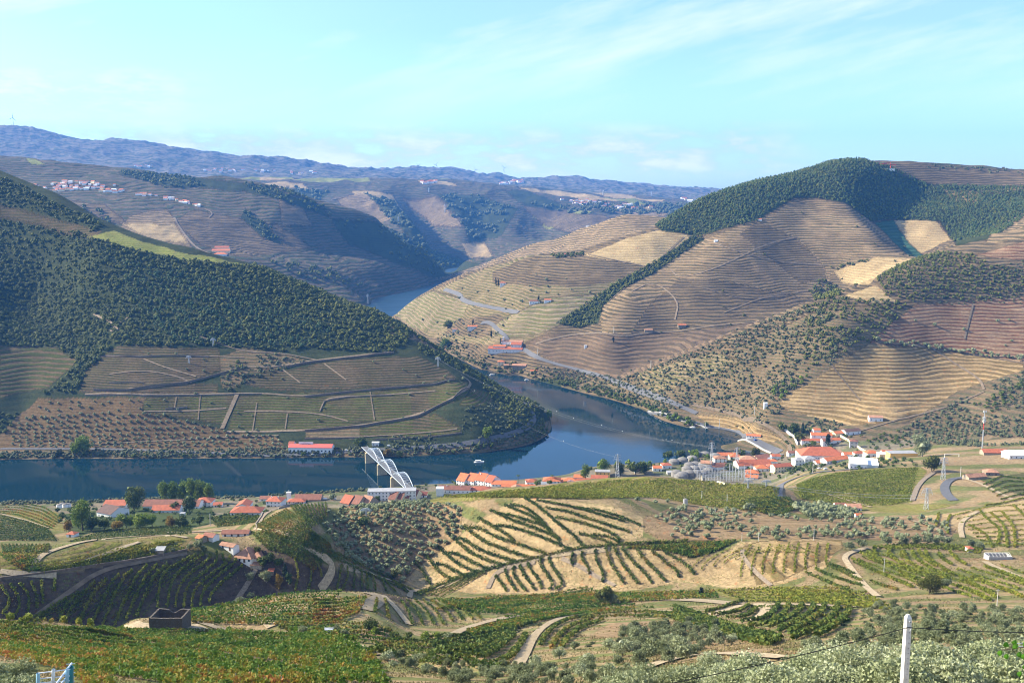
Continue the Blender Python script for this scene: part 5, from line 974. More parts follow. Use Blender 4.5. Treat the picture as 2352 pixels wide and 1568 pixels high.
def house(px, py, wP, hP, dep, rot=0, roof='gx', rc='o', wc='w', pitch=.42, win=(0, 0), label='', cat='house', group=None, dmin=20, name='house', base=None, door=True, chim=0, side=0, dd=None, wsz=(1.0, 1.3), hm=None, wm=None):
    g = PD(px, py, dd) if dd else (PW(px, py, base) if base is not None else hit(px, py, dmin))
    if g is None: print('MISS', label); return None
    d = g.y * math.cos(PITCH) + (H - g.z) * math.sin(PITCH)
    w = wm or wP * d / FOC; h = hm or max(2.4, hP * d / FOC * 1.06)
    e = new_obj(name, None); e.empty_display_size = 1; c, s = math.cos(R(rot)), math.sin(R(rot))
    e.location = (g.x - s * dep / 2 * 1.0 * (1 if c > 0 else -1), g.y + c * dep / 2, g.z); e.rotation_euler = (0, 0, R(rot))
    e.location.z = g.z if dd else min(g.z, height(e.location.x, e.location.y) + .2)
    tag(e, label, cat, group)
    x, y = w / 2, dep / 2; sk = -3.0
    rh = (y if roof in ('gx', 'hip', 'half') else x) * pitch
    ov = .35 if w < 14 else .5
    parts = [box_np(-x, x, -y, y, sk, h)]
    if roof == 'gx':
        parts.append((np.array([(-x, -y, h), (-x, y, h), (-x, 0, h + rh), (x, -y, h), (x, y, h), (x, 0, h + rh)]), [(1, 0, 2), (3, 4, 5)]))
    elif roof == 'gy':
        parts.append((np.array([(-x, -y, h), (x, -y, h), (0, -y, h + rh), (-x, y, h), (x, y, h), (0, y, h + rh)]), [(0, 1, 2), (4, 3, 5)]))
    v, f = merge(parts); wl = new_obj('wall', mesh_py('wall', v, f, WALLS[wc]), e)
    T = .18; o2 = ov * pitch
    if roof == 'gx': rp = [slab([(-x - ov, -y - ov, h - o2 + T), (x + ov, -y - ov, h - o2 + T), (x + ov, 0, h + rh + T), (-x - ov, 0, h + rh + T)], T), slab([(x + ov, y + ov, h - o2 + T), (-x - ov, y + ov, h - o2 + T), (-x - ov, 0, h + rh + T), (x + ov, 0, h + rh + T)], T)]
    elif roof == 'gy': rp = [slab([(-x - ov, y + ov, h - o2 + T), (-x - ov, -y - ov, h - o2 + T), (0, -y - ov, h + rh + T), (0, y + ov, h + rh + T)], T), slab([(x + ov, -y - ov, h - o2 + T), (x + ov, y + ov, h - o2 + T), (0, y + ov, h + rh + T), (0, -y - ov, h + rh + T)], T)]
    elif roof == 'hip':
        m_ = min(x, y); rx, ry = max(x - m_, 0), max(y - m_, 0); rh = m_ * pitch; X, Y = x + ov, y + ov; zz = h - o2 + T
        A_, B_ = ((-rx, 0), (rx, 0)) if x >= y else ((0, -ry), (0, ry)); top = h + rh + T
        v = np.array([(-X, -Y, zz), (X, -Y, zz), (X, Y, zz), (-X, Y, zz), (*A_, top), (*B_, top + .001), (-X, -Y, zz - T), (X, -Y, zz - T), (X, Y, zz - T), (-X, Y, zz - T)])
        f = ([(0, 1, 5, 4), (1, 2, 5), (2, 3, 4, 5), (3, 0, 4)] if x >= y else [(0, 1, 4), (1, 2, 5, 4), (2, 3, 5), (3, 0, 4, 5)]) + [(0, 6, 7, 1), (1, 7, 8, 2), (2, 8, 9, 3), (3, 9, 6, 0), (9, 8, 7, 6)]
        rp = [(v, f)]
    elif roof == 'shed': rh = 2 * y * pitch * .5; rp = [slab([(-x - ov, -y - ov, h + T), (x + ov, -y - ov, h + T), (x + ov, y + ov, h + rh + T), (-x - ov, y + ov, h + rh + T)], T)]
    else: rp = [box_np(-x - .25, x + .25, -y - .25, y + .25, h + .002, h + .35)]
    v, f = merge(rp); ro = new_obj('roof', mesh_py('roof', v, f, ROOFS[rc]), e)
    ro.data.materials[0] = ROOFS[rc]
    for k in range(chim):
        v, f = box_np(-.35, .35, -.35, .35, -.5, 1.5); cx = -x * .5 + k * x * .9
        c_ = new_obj('chimney', mesh_py('chimney', v, f, M_WHITE), ro, (cx, -y * .25 if roof != 'gy' else y * .3, h + rh * .75))
    nc, nr = win; ww, wh = wsz
    for r_ in range(nr):
        for k in range(nc):
            if r_ == 0 and door and k == nc // 2: continue
            new_obj('window', win_mesh(ww, wh), e, (-x + (k + .5) * 2 * x / nc, -y, (r_ + .32) * h / nr))
    for r_ in range(nr):
        for k in range(side):
            o = new_obj('window', win_mesh(ww, wh), e, (-x, -y + (k + .5) * 2 * y / side, (r_ + .32) * h / nr)); o.rotation_euler = (0, 0, R(90))
    if door and nc: 
        v, f = box_np(-.6, .6, -.06, .06, 0, 2.1); new_obj('door', mesh_py('door', v, f, M_DOOR), e, (-x + (nc // 2 + .5) * 2 * x / nc, -y, 0))
    HOUSES.append(e); return e
G1 = 'buildings of the riverside estate'; G2 = 'buildings of the waterfront town'; G3 = 'buildings of the hillside wine estate'; G4 = 'farm buildings on the terraces'; G5 = 'buildings of the eastern quarter'
B = [ # px, py(base), width, wall height (all in photo units), depth m, rot, roof, roof colour, wall, windows, extra
 (262,1166,50,9,16,0,'gx','r','w',(5,1),dict(label='tiled end wing of the long riverside warehouse', group=G1, dmin=840)),
 (392,1168,128,10,18,0,'gx','b','w',(14,1),dict(label='very long white warehouse with brown tiled roof by the poplars', group=G1, dmin=840, cat='warehouse')),
 (467,1163,36,12,14,0,'hip','r','w',(4,2),dict(label='two-storey white house with dormers at the warehouse end', group=G1, dmin=840)),
 (238,1186,46,13,20,-28,'gx','d','w',(3,1),dict(label='white hall with a steep very dark roof among garden trees', group=G1, dmin=760, cat='hall')),
 (380,1177,62,9,14,4,'gx','r','w',(6,1),dict(label='low blue-white building in front of the long warehouse', group=G1, dmin=760)),
 (556,1170,30,10,16,0,'gy','r','w',(2,1),dict(label='gabled back wing of the T-shaped orange house', group=G1, dmin=800)),
 (563,1181,70,9,14,0,'hip','r','w',(6,1),dict(label='T-shaped orange-roofed house with deep porch', group=G1, dmin=760)),
 (628,1163,36,14,14,-8,'hip','r','w',(4,2),dict(label='tall white house with pyramid orange roof and chimneys', group=G1, dmin=800, chim=2)),
 (663,1152,9,20,3.5,0,'flat','s','w',(0,0),dict(label='narrow white tower beside the pyramid-roofed house', group=G1, dmin=800, name='tower', cat='tower')),
 (680,1156,40,5,9,0,'hip','r','w',(4,1),dict(label='low orange-roofed annex behind the narrow white tower', group=G1, dmin=820)),
 (706,1151,60,6,16,0,'gx','b','s',(0,0),dict(label='long stone barn with weathered grey-brown roof by the water', group=G1, dmin=840, cat='barn')),
 (791,1163,25,10,16,-30,'gx','r','s',(0,0),dict(label='first gabled shed of three, its brown roof toned sunlit orange', group='three joined gabled sheds', dmin=760, cat='shed', pitch=.75)),  # redder tiles paint sunlight onto a brown roof
 (814,1164,22,10,16,-30,'gx','b','s',(0,0),dict(label='dark brown middle shed of the three joined sheds', group='three joined gabled sheds', dmin=760, cat='shed', pitch=.75)),
 (836,1164,24,10,16,-30,'gx','w','s',(0,0),dict(label='easternmost of the three joined sheds, facing the apartment block', group='three joined gabled sheds', dmin=760, cat='shed', pitch=.75)),
 (822,1176,66,5,12,8,'gx','r','c',(0,0),dict(label='long low store with plain red roof above the olive grove', group=G1, dmin=720)),
 (800,1191,26,10,10,-20,'gx','o','s',(0,0),dict(label='small stone barn with bright orange gable roof', group=G1, dmin=690, cat='barn', pitch=.6)),
 (900,1149,110,21,12,4,'flat','g','w',(14,3),dict(label='long white three-storey apartment block with flat roof', group=G2, dmin=840, cat='apartment block', name='apartment_block', side=2)),
 (899,1152,17,7,16,-22,'gx','b','c',(0,0),dict(label='first red-brown gable in the row of four near the apartments', group='row of four gabled stores', dmin=780, cat='store', pitch=.7)),
 (915,1151,17,7,16,-22,'gx','b','c',(0,0),dict(label='second red-brown gable in the row of four near the apartments', group='row of four gabled stores', dmin=780, cat='store', pitch=.7)),
 (931,1149,17,7,16,-22,'gx','b','c',(0,0),dict(label='third red-brown gable in the row of four near the apartments', group='row of four gabled stores', dmin=780, cat='store', pitch=.7)),
 (947,1147,17,7,16,-22,'gx','b','c',(0,0),dict(label='fourth red-brown gable in the row, next to an orange roof', group='row of four gabled stores', dmin=780, cat='store', pitch=.7)),
 (966,1142,28,5,12,0,'hip','r','w',(2,1),dict(label='orange hip-roofed house at the foot of the bridge', group=G2, dmin=800)),
 (1043,1133,72,9,13,-4,'gx','b','w',(7,1),dict(label='long white house with two tall chimneys and brown roof', group=G2, dmin=830, chim=2)),
 (1010,1139,16,16,8,0,'flat','s','w',(0,0),dict(label='white gable block at the end of the long brown-roofed house', group=G2, dmin=830)),
 (1057,1113,22,11,18,-32,'gx','o','w',(3,2),dict(label='first bright orange gable of the four-gabled waterfront warehouse', group='four-gabled waterfront warehouse', dmin=860, cat='warehouse', pitch=.7)),
 (1079,1113,22,11,18,-32,'gx','o','w',(3,2),dict(label='second bright orange gable of the four-gabled waterfront warehouse', group='four-gabled waterfront warehouse', dmin=860, cat='warehouse', pitch=.7)),
 (1101,1114,24,12,18,-32,'gx','o','w',(3,2),dict(label='third gable of the waterfront warehouse, with the tall white chimney', group='four-gabled waterfront warehouse', dmin=860, cat='warehouse', pitch=.7, chim=1)),
 (1121,1116,18,10,18,-32,'gx','r','w',(2,2),dict(label='last and lowest gable of the waterfront warehouse', group='four-gabled waterfront warehouse', dmin=860, cat='warehouse', pitch=.6)),
 (1104,1130,48,5,12,3,'hip','r','w',(5,1),dict(label='low white house with faded red hip roof below the four gables', group=G2, dmin=820)),
 (1136,1135,60,4,10,2,'gx','r','w',(5,1),dict(label='long low cottage row with faded red roof at the vineyard edge', group=G2, dmin=800)),
 (1157,1117,56,6,12,-3,'gx','o','w',(7,1),dict(label='long orange-roofed store right of the four-gabled warehouse', group=G2, dmin=860)),
 (1190,1123,78,5,9,-6,'gx','o','w',(9,1),dict(label='thin long orange-roofed terrace beside the pergola', group=G2, dmin=850)),
 (1186,1127,24,6,8,0,'gy','w','w',(2,1),dict(label='small white cottage with brown gable at the vineyard edge', group=G2, dmin=820)),
 (1267,1114,40,10,14,-4,'hip','o','w',(5,2),dict(label='white two-storey hotel with orange hip roof near the palm', group=G2, dmin=850, cat='hotel')),
 (1255,1116,24,5,8,0,'gx','g','w',(2,1),dict(label='white cottage with grey roof in front of the hotel', group=G2, dmin=840)),
 (1308,1111,40,5,14,-8,'hip','o','w',(4,1),dict(label='low orange-roofed house between hotel and red mast', group=G2, dmin=850)),
 (1343,1110,32,4,10,0,'gx','r','w',(3,1),dict(label='low red-roofed row left of the yellow block', group=G2, dmin=850)),
 (1377,1108,38,9,11,-4,'gx','r','w',(4,1),dict(label='white house with dark red roof below the yellow block', group=G2, dmin=850)),
 (1384,1098,34,14,10,-4,'flat','g','y',(4,2),dict(label='yellow three-storey block with grey flat roof by the plane trees', group=G2, dmin=880, cat='apartment block')),
 (1622,1076,25,12,10,-12,'gx','w','y',(3,1),dict(label='bright yellow house beside the grey wine tanks', group=G5, dmin=860)),
 (1655,1062,28,9,12,0,'hip','w','w',(3,2),dict(label='white house with brown pyramid roof by the river trees', group=G5, dmin=900)),
 (1690,1056,26,8,12,0,'hip','o','w',(3,2),dict(label='white house with bright orange hip roof nearest the river trees', group=G5, dmin=930)),
 (1672,1050,44,5,12,0,'gx','o','w',(4,1),dict(label='long orange roof at the river edge of the quarter', group=G5, dmin=960)),
 (1718,1062,36,8,14,-10,'hip','w','w',(3,1),dict(label='white hall with half glazed pyramid roof', group=G5, dmin=920, cat='hall')),
 (1757,1058,36,6,16,25,'gx','b','c',(0,0),dict(label='large brown-roofed shed by the footbridge', group=G5, dmin=930, cat='shed')),
 (1783,1056,20,9,9,0,'gx','r','w',(2,1),dict(label='red-roofed house at the near end of the footbridge', group=G5, dmin=930)),
 (1650,1078,44,6,14,6,'gx','b','w',(0,0),dict(label='long brown-roofed warehouse behind the substation masts', group=G5, dmin=870, cat='warehouse')),
 (1735,1076,78,8,20,6,'gx','r','w',(0,0),dict(label='largest red-roofed warehouse behind the substation', group=G5, dmin=880, cat='warehouse')),
 (1728,1092,30,6,12,-10,'hip','o','w',(3,1),dict(label='orange-roofed villa directly right of the switchyard', group=G5, dmin=840)),
 (1752,1082,30,7,12,0,'hip','o','w',(3,1),dict(label='orange-roofed villa behind the switchyard villa', group=G5, dmin=860)),
 (1772,1078,16,7,9,0,'hip','r','w',(2,1),dict(label='small red hip-roofed house next to the cream flats', group=G5, dmin=860)),
 (1726,1101,28,4,9,-20,'gx','o','w',(2,1),dict(label='small bright orange gable at the switchyard fence', group=G5, dmin=820)),
 (1800,1083,44,13,11,14,'gx','r','c',(6,2),dict(label='cream three-storey flats with red gable end', group=G5, dmin=850, cat='apartment block', name='apartment_block', side=2)),
 (1838,1068,24,12,11,8,'hip','g','w',(3,2),dict(label='white house with dark grey hip roof beside the flats', group=G5, dmin=880)),
 (1862,1065,28,12,12,8,'hip','g','w',(3,2),dict(label='white house with pale grey roof next to the big red warehouse', group=G5, dmin=890)),
 (1890,1056,100,10,26,-3,'hip','r','w',(16,1),dict(label='huge white winery hall with red roof and roof lights', group=G5, dmin=900, cat='winery', pitch=.55)),
 (1925,1061,62,8,12,20,'gx','o','w',(8,1),dict(label='long terrace of orange-roofed row houses climbing the lane', group=G5, dmin=890)),
 (1893,1066,36,5,9,10,'gx','o','w',(3,1),dict(label='low orange-roofed house in front of the winery hall', group=G5, dmin=870)),
 (1870,1017,56,5,8,-6,'gx','r','w',(5,1),dict(label='low red-roofed wing of the walled manor', group=G3, dmin=960)),
 (1887,1012,46,12,11,-10,'gx','o','w',(3,2),dict(label='white manor house with the largest orange roof', group=G3, dmin=980, cat='manor')),
 (1901,1024,22,11,10,0,'gx','b','w',(2,2),dict(label='white cube-like wing behind the tall cypress', group=G3, dmin=960)),
 (1917,1018,30,7,9,10,'gx','o','w',(2,1),dict(label='orange-roofed coach house right of the tall cypress', group=G3, dmin=980)),
 (1877,997,16,9,8,0,'gx','o','w',(2,1),dict(label='small white chapel-like house with orange roof above the manor', group=G3, dmin=1000)),
 (1897,1002,22,5,8,10,'gx','b','w',(0,0),dict(label='brown-roofed outbuilding above the manor', group=G3, dmin=1000)),
 (1938,1000,46,6,9,22,'gx','o','c',(0,0),dict(label='long orange-roofed cellar on the embanked road', group=G3, dmin=1000, cat='cellar')),
 (1960,998,40,8,10,18,'gx','d','w',(3,1),dict(label='dark-roofed white house beside the long cellar', group=G3, dmin=1010)),
 (1961,1028,18,14,8,-14,'hip','b','g',(2,2),dict(label='lone grey two-storey house with pyramid roof on the road', group=G3, dmin=980)),
 (1978,1047,28,6,9,0,'hip','r','w',(2,1),dict(label='low red-roofed house hidden in shrubs', group=G5, dmin=940)),
 (2006,1048,30,9,10,8,'hip','o','w',(3,1),dict(label='orange hip-roofed villa beside the yellow depot', group=G5, dmin=940)),
 (2032,1051,24,9,9,0,'flat','s','c',(2,1),dict(label='cream boxy house adjoining the yellow depot', group=G5, dmin=930)),
 (2076,1050,64,11,12,2,'flat','g','y',(0,0),dict(label='long windowless yellow depot behind the vineyard', group=G5, dmin=930, cat='depot')),
 (1972,1076,38,13,14,-14,'shed','s','w',(5,1),dict(label='white workshop with stepped white roof, nearer of a pair', group='pair of white workshops', dmin=870, cat='workshop')),
 (1998,1074,36,9,14,-14,'shed','s','w',(0,0),dict(label='white workshop behind its twin at the vineyard head', group='pair of white workshops', dmin=890, cat='workshop')),
 (2012,968,30,9,9,-8,'gx','w','w',(3,1),dict(label='lone white house with bougainvillea under the striped slope', group=G4, dmin=1100)),
 (2289,1044,56,6,12,-6,'gx','r','s',(0,0),dict(label='long red-roofed building by the football ground', group=G5, dmin=900)),
 (2340,1053,44,9,16,0,'gx','s','w',(4,1),dict(label='white industrial hall with white roof by the football ground', group=G5, dmin=900, cat='hall')),
 (2246,1101,46,7,9,12,'gx','w','s',(0,0),dict(label='stone farm building with weathered tile roof above the curved road', group=G4, dmin=760, cat='farm building')),
 (2280,1092,30,8,9,-6,'hip','w','s',(2,1),dict(label='square stone farmhouse with pyramid roof', group=G4, dmin=780, cat='farmhouse')),
 (1730,1006,32,5,8,-22,'gx','o','w',(5,1),dict(label='small orange-roofed station shed on the quay road', group=G5, dmin=1080)),
 (1932,1168,24,7,8,-4,'gx','b','w',(2,1),dict(label='first of two white cottages in the olive grove', group=G4, dmin=640, cat='cottage')),
 (1963,1173,32,9,9,-4,'gx','w','w',(3,1),dict(label='larger white cottage with brown roof in the olive grove', group=G4, dmin=640, cat='cottage')),
 (1973,1190,12,4,4,0,'gx','o','w',(1,1),dict(label='tiny hut with orange roof below the two cottages', group=G4, dmin=560, cat='hut')),
 (1759,937,8,11,4,0,'flat','s','w',(0,0),dict(label='small white tower house at the foot of the rocky slope', group=G4, dmin=1150, cat='tower', name='tower')),
 (1160,810,80,8,16,-12,'gx','r','w',(10,1),dict(label='long white frontage wing of the hillside quinta', group='white quinta above the bend', dmin=1500, pitch=.5)),
 (1146,808,28,12,12,-12,'gx','o','w',(3,2),dict(label='gabled manor of the white quinta with belfry', group='white quinta above the bend', dmin=1520, cat='manor')),
 (1185,805,24,13,16,-12,'gx','r','w',(3,2),dict(label='tall red-roofed end hall of the white quinta', group='white quinta above the bend', dmin=1520, cat='hall')),
 (1175,792,50,7,12,-12,'gx','w','w',(6,1),dict(label='rear range of the white quinta against the road', group='white quinta above the bend', dmin=1560)),
 (1156,790,4,14,4,0,'flat','s','w',(0,0),dict(label='slim white chimney tower of the white quinta', group='white quinta above the bend', dmin=1560, cat='tower', name='tower')),
 (1151,839,16,8,9,0,'hip','o','c',(2,2),dict(label='ochre house with orange roof at the water below the quinta', group=G4, dmin=1500)),
 (1163,845,12,6,8,0,'gx','w','s',(0,0),dict(label='little stone store between the two riverside houses', group=G4, dmin=1480)),
 (1192,850,32,10,12,-10,'gx','w','s',(4,1),dict(label='large stone ruin-like mill at the water', group=G4, dmin=1450, cat='mill')),
 (1226,856,16,4,8,0,'gx','o','c',(2,1),dict(label='easternmost orange-roofed shed at the water', group=G4, dmin=1430, cat='shed')),
 (1087,757,26,7,9,0,'gx','o','w',(4,1),dict(label='white farmhouse with orange roof on the upper road', group=G4, dmin=1700, cat='farmhouse')),
 (1046,760,14,4,8,0,'gx','w','w',(0,0),dict(label='small farm shed left of the upper-road farmhouse', group=G4, dmin=1700, cat='shed')),
 (1155,657,14,7,9,0,'hip','o','w',(2,2),dict(label='white villa between cypresses high on the terraces', group=G4, dmin=1800, cat='villa')),
 (1228,698,24,6,9,0,'gx','b','w',(4,1),dict(label='white terrace farm with long dark roof and cypress', group=G4, dmin=1700, cat='farmhouse')),
 (1258,695,16,6,8,0,'gx','o','w',(2,1),dict(label='orange-roofed end house of the terrace farm', group=G4, dmin=1700)),
 (1299,588,6,4,6,0,'gx','r','w',(0,0),dict(label='tiny field house beside the dark grove', group=G4, dmin=1800, cat='hut')),
 (1567,754,18,7,9,0,'gx','o','s',(1,1),dict(label='lone stone house with orange roof on the terrace road', group=G4, dmin=1600)),
 (1490,764,18,6,8,0,'gx','w','s',(0,0),dict(label='ruined grey house beside the terrace road', group=G4, dmin=1600)),
 (1345,800,6,6,4,0,'flat','s','w',(0,0),dict(label='small white cabin alone on the brown vineyard', group=G4, dmin=1500, cat='cabin')),
 (1744,507,12,3,8,0,'gx','o','w',(0,0),dict(label='orange-roofed lodge at the pine wood edge', group=G4, dmin=1900, cat='lodge')),
 (1645,556,8,3,6,0,'gx','s','w',(0,0),dict(label='tiny white shelter high on the big terraced hill', group=G4, dmin=1900, cat='hut')),
 (507,581,40,5,22,6,'gx','o','c',(6,1),dict(label='upper orange-roofed range of the far ridge winery', group='winery on the far ridge', dmin=2720, cat='winery')),
 (509,573,32,4,22,6,'gx','r','c',(0,0),dict(label='rearmost red-roofed shed of the far ridge winery', group='winery on the far ridge', dmin=2800, cat='winery')),
 (505,589,30,5,22,4,'hip','o','w',(4,1),dict(label='front white house of the far ridge winery', group='winery on the far ridge', dmin=2720, cat='winery')),
 (712,1041,100,13,16,-3,'gx','p','w',(11,1),dict(label='white riverside winery with pink-red roof and name board', group=None, dmin=1160, cat='winery', name='winery', wsz=(2.2, 1.8), pitch=.35)),
 (668,1034,12,12,14,0,'gx','r','w',(0,0),dict(label='narrow red-roofed annex at the winery end', group=None, dmin=1170)),
 (862,1024,16,7,6,0,'flat','s','w',(2,1),dict(label='small white hut above the far bridge head', group=None, dmin=1170, cat='hut')),
 (556,1291,46,8,13,-12,'hip','w','w',(4,1),dict(label='tiled farmhouse with large faded double hip roof', group='farmstead on the knoll', dmin=450, cat='farmhouse', pitch=.7)),
 (588,1291,30,9,12,-6,'hip','w','w',(2,1),dict(label='second hip-roofed half of the tiled farmhouse', group='farmstead on the knoll', dmin=450, cat='farmhouse', pitch=.7)),
 (588,1307,26,5,3,-4,'shed','w','s',(0,0),dict(label='low lean-to with tiles below the farmhouse', group='farmstead on the knoll', dmin=450, cat='shed')),
 (520,1263,40,5,5,-25,'gx','w','w',(2,1),dict(label='narrow outbuilding behind the farmhouse', group='farmstead on the knoll', dmin=450, cat='outbuilding')),
 (477,1241,28,8,6,-20,'gx','b','w',(1,1),dict(label='small white barn with dark tile roof on the knoll', group='farmstead on the knoll', dmin=450, cat='barn')),
 (455,1245,16,5,5,-30,'gx','o','s',(0,0),dict(label='little orange-roofed shed by the silver olives', group='farmstead on the knoll', dmin=450, cat='shed')),
 (540,1232,60,6,6,3,'gx','b','w',(4,1),dict(label='long low house with old tile roof behind the farmhouse', group='farmstead on the knoll', dmin=450, cat='outbuilding')),
 (366,1274,19,8,4,2,'shed','g','s',(0,0),dict(label='square stone hut on the edge of the yellow vineyard', group='farmstead on the knoll', dmin=480, cat='hut')),
 (161,1233,20,6,6,-12,'hip','r','w',(1,1),dict(label='white hut with dark red pyramid roof by the garden trees', group=None, dmin=560, cat='hut')),
 (418,1187,10,8,4,0,'flat','g','w',(0,0),dict(label='small white pump house among the dark trees', group=G1, dmin=700, cat='pump house')),
 (622,1321,12,5,3,0,'shed','r','s',(0,0),dict(label='tiny red-roofed shelter in the shaded orchard', group=None, dmin=450, cat='shed')),
 (1548 + 682,1268,12,7,4,0,'hip','r','w',(0,0),dict(label='tiny white hut with red cap above the fan terraces', group=None, dmin=480, cat='hut')),
]
B += [
 (1130,1112,22,6,10,0,'gx','o','w',(3,1),dict(label='small orange-roofed house hugging the four-gabled warehouse', group=G2, dmin=870)),
 (1222,1113,26,7,11,6,'hip','r','w',(3,1),dict(label='square red-roofed house between terrace and hotel', group=G2, dmin=870)),
 (1330,1103,24,7,10,-6,'gx','o','w',(3,1),dict(label='orange gabled house behind the low red-roofed row', group=G2, dmin=890)),
 (1470,1086,24,7,10,0,'gx','w','w',(3,1),dict(label='plain white house under the park trees', group=G2, dmin=900)),
 (1510,1082,20,7,9,-4,'gx','o','w',(2,1),dict(label='first orange-roofed house between park and wine tanks', group=G2, dmin=900)),
 (1532,1076,22,8,9,6,'hip','r','w',(2,1),dict(label='red-roofed house between park and wine tanks', group=G2, dmin=910)),
 (1545,1090,24,4,8,0,'flat','g','g',(0,0),dict(label='flat grey shed in front of the wine tanks', group=G2, dmin=880, cat='shed')),
 (1700,1070,20,8,9,-8,'gx','o','w',(2,1),dict(label='slim orange-roofed house between hall and long warehouse', group=G5, dmin=900)),
 (1740,1068,22,7,9,10,'gx','r','w',(2,1),dict(label='small red-roofed house in the middle of the quarter', group=G5, dmin=900)),
 (1776,1067,20,8,8,0,'hip','o','w',(2,1),dict(label='orange hip-roofed house left of the cream flats', group=G5, dmin=890)),
 (1820,1046,18,6,8,0,'gx','b','w',(2,1),dict(label='brown-roofed signal house at the railway bridge', group=G5, dmin=940)),
 (1950,1050,22,7,9,0,'gx','o','w',(2,1),dict(label='orange-roofed house above the end of the row houses', group=G5, dmin=940)),
 (1925,1045,20,6,9,8,'gx','w','w',(2,1),dict(label='weathered-roofed house behind the winery hall', group=G5, dmin=960)),
 (2040,1043,24,5,9,0,'gx','o','c',(2,1),dict(label='orange-roofed house behind the yellow depot', group=G5, dmin=960)),
 (608,1150,24,6,9,0,'gx','b','w',(2,1),dict(label='brown-roofed cottage behind the pyramid-roofed house', group=G1, dmin=860)),
 (500,1164,20,6,8,10,'gx','r','w',(2,1),dict(label='red-roofed cottage between dormer house and T-shaped house', group=G1, dmin=820)),
]
for q in B:
    px, py, wP, hP, dep, rot, roof, rc, wc, win, kw = q
    kw = dict(kw); nm = kw.pop('name', {'warehouse': 'warehouse', 'shed': 'shed', 'barn': 'barn', 'hut': 'hut', 'hall': 'hall', 'cottage': 'cottage', 'farmhouse': 'farmhouse', 'winery': 'winery', 'manor': 'manor', 'store': 'store', 'workshop': 'workshop'}.get(kw.get('cat', 'house'), 'house'))
    house(px, py, wP, hP, dep, rot, roof, rc, wc, win=win, name=nm, **kw)
# name board on the riverside winery roof
w_ = [e for e in HOUSES if e.name.startswith('winery') and 'name board' in e['label']][0]
v, f = box_np(-9, 9, -.15, .15, 0, 4.2); bd = new_obj('name_board', mesh_py('name_board', v, f, M_WHITE), w_, (-6.5, -1.0, 8.6))
fc_ = bpy.data.curves.new('lettering', 'FONT'); fc_.body = 'CARVALHAS'; fc_.size = 2.3; fc_.align_x = 'CENTER'; fc_.extrude = .02
M_LET = mat('red_lettering', (.45, .06, .06), .7)
def text_mesh(cu):
    o = bpy.data.objects.new('t', cu); COL.objects.link(o); bpy.context.view_layer.update(); me = bpy.data.meshes.new_from_object(o.evaluated_get(bpy.context.evaluated_depsgraph_get())); bpy.data.objects.remove(o); me.materials.clear(); me.materials.append(M_LET); return me
tx = new_obj('lettering', text_mesh(fc_), bd, (0, -.2, .7)); tx.rotation_euler = (R(90), 0, 0)
f2 = bpy.data.curves.new('small_lettering', 'FONT'); f2.body = 'QUINTA DAS'; f2.size = 1.0; f2.align_x = 'CENTER'; f2.extrude = .02
t2 = new_obj('lettering', text_mesh(f2), bd, (0, -.2, 3.0)); t2.rotation_euler = (R(90), 0, 0)
# distant villages: individual small houses
def village_mesh(rc, wc):
    v1, f1 = box_np(-5, 5, -4, 4, -4, 5); v2, f2_ = merge([slab([(-5.4, -4.4, 5), (5.4, -4.4, 5), (5.4, 0, 7), (-5.4, 0, 7)], .2), slab([(5.4, 4.4, 5), (-5.4, 4.4, 5), (-5.4, 0, 7), (5.4, 0, 7)], .2)])
    return mesh_py('wall', v1, f1, wc), mesh_py('roof', v2, f2_, rc)
VM = [village_mesh(M_ORANGE, M_WHITE), village_mesh(M_RED, M_WHITE), village_mesh(M_WHITER, M_WHITE), village_mesh(M_ORANGE, M_CREAM)]
def village(n, poly, lo, hi, label, group, sc, slack=.006):
    x0, x1 = min(p[0] for p in poly), max(p[0] for p in poly); y0, y1 = min(p[1] for p in poly), max(p[1] for p in poly); k = 0; tr = 0
    while k < n and tr < n * 40:
        tr += 1; px, py = rnd.uniform(x0, x1), rnd.uniform(y0, y1)
        if not inpoly(np.array([px]), np.array([py]), poly)[0]: continue
        g = hit(px, py, lo)
        if g is None or g.y > hi: continue
        e = new_obj('village_house', None, None, g); s = sc * rnd.uniform(.7, 1.4); e.scale = (s * rnd.uniform(.8, 1.8), s, s); e.rotation_euler = (0, 0, rnd.uniform(-.5, .5)); tag(e, label, 'house', group)
        a, b = VM[rnd.choice((0, 0, 1, 2, 3))]; new_obj('wall', a, e); new_obj('roof', b, e); k += 1
village(34, [(0,408),(30,412),(110,432),(105,444),(60,440),(0,420)], 2720, 5200, 'small white house in the densest part of the left ridge village', 'houses of the ridge village, west cluster', .95)
village(66, [(120,418),(200,418),(262,424),(288,442),(270,446),(190,436),(120,442)], 2720, 5200, 'small white house in the long main cluster of the ridge village', 'houses of the ridge village, main cluster', .95)
village(20, [(300,444),(345,446),(400,458),(465,472),(460,476),(395,463),(340,451),(300,448)], 2720, 5200, 'white house strung along the ridge road past the village', 'houses along the ridge road', .9)
village(30, [(440,388),(560,388),(740,396),(740,402),(560,397),(440,396)], 5000, 9500, 'tiny pale house on the hazy plateau under the mountains', 'houses on the hazy plateau', 1.6)
village(7, [(310,380),(345,380),(345,385),(310,386)], 5000, 9500, 'tiny pale building on the plateau end above the left ridge', 'buildings above the left ridge', 1.6)
village(12, [(960,419),(1010,417),(1010,422),(960,423)], 6000, 9800, 'tiny hazy factory building on the central plateau', 'factory on the plateau', 2.2)
village(22, [(1150,419),(1200,414),(1200,422),(1150,425)], 6000, 12500, 'tiny white house in the hazy village under the horizon hills', 'houses of the horizon village', 2.2)
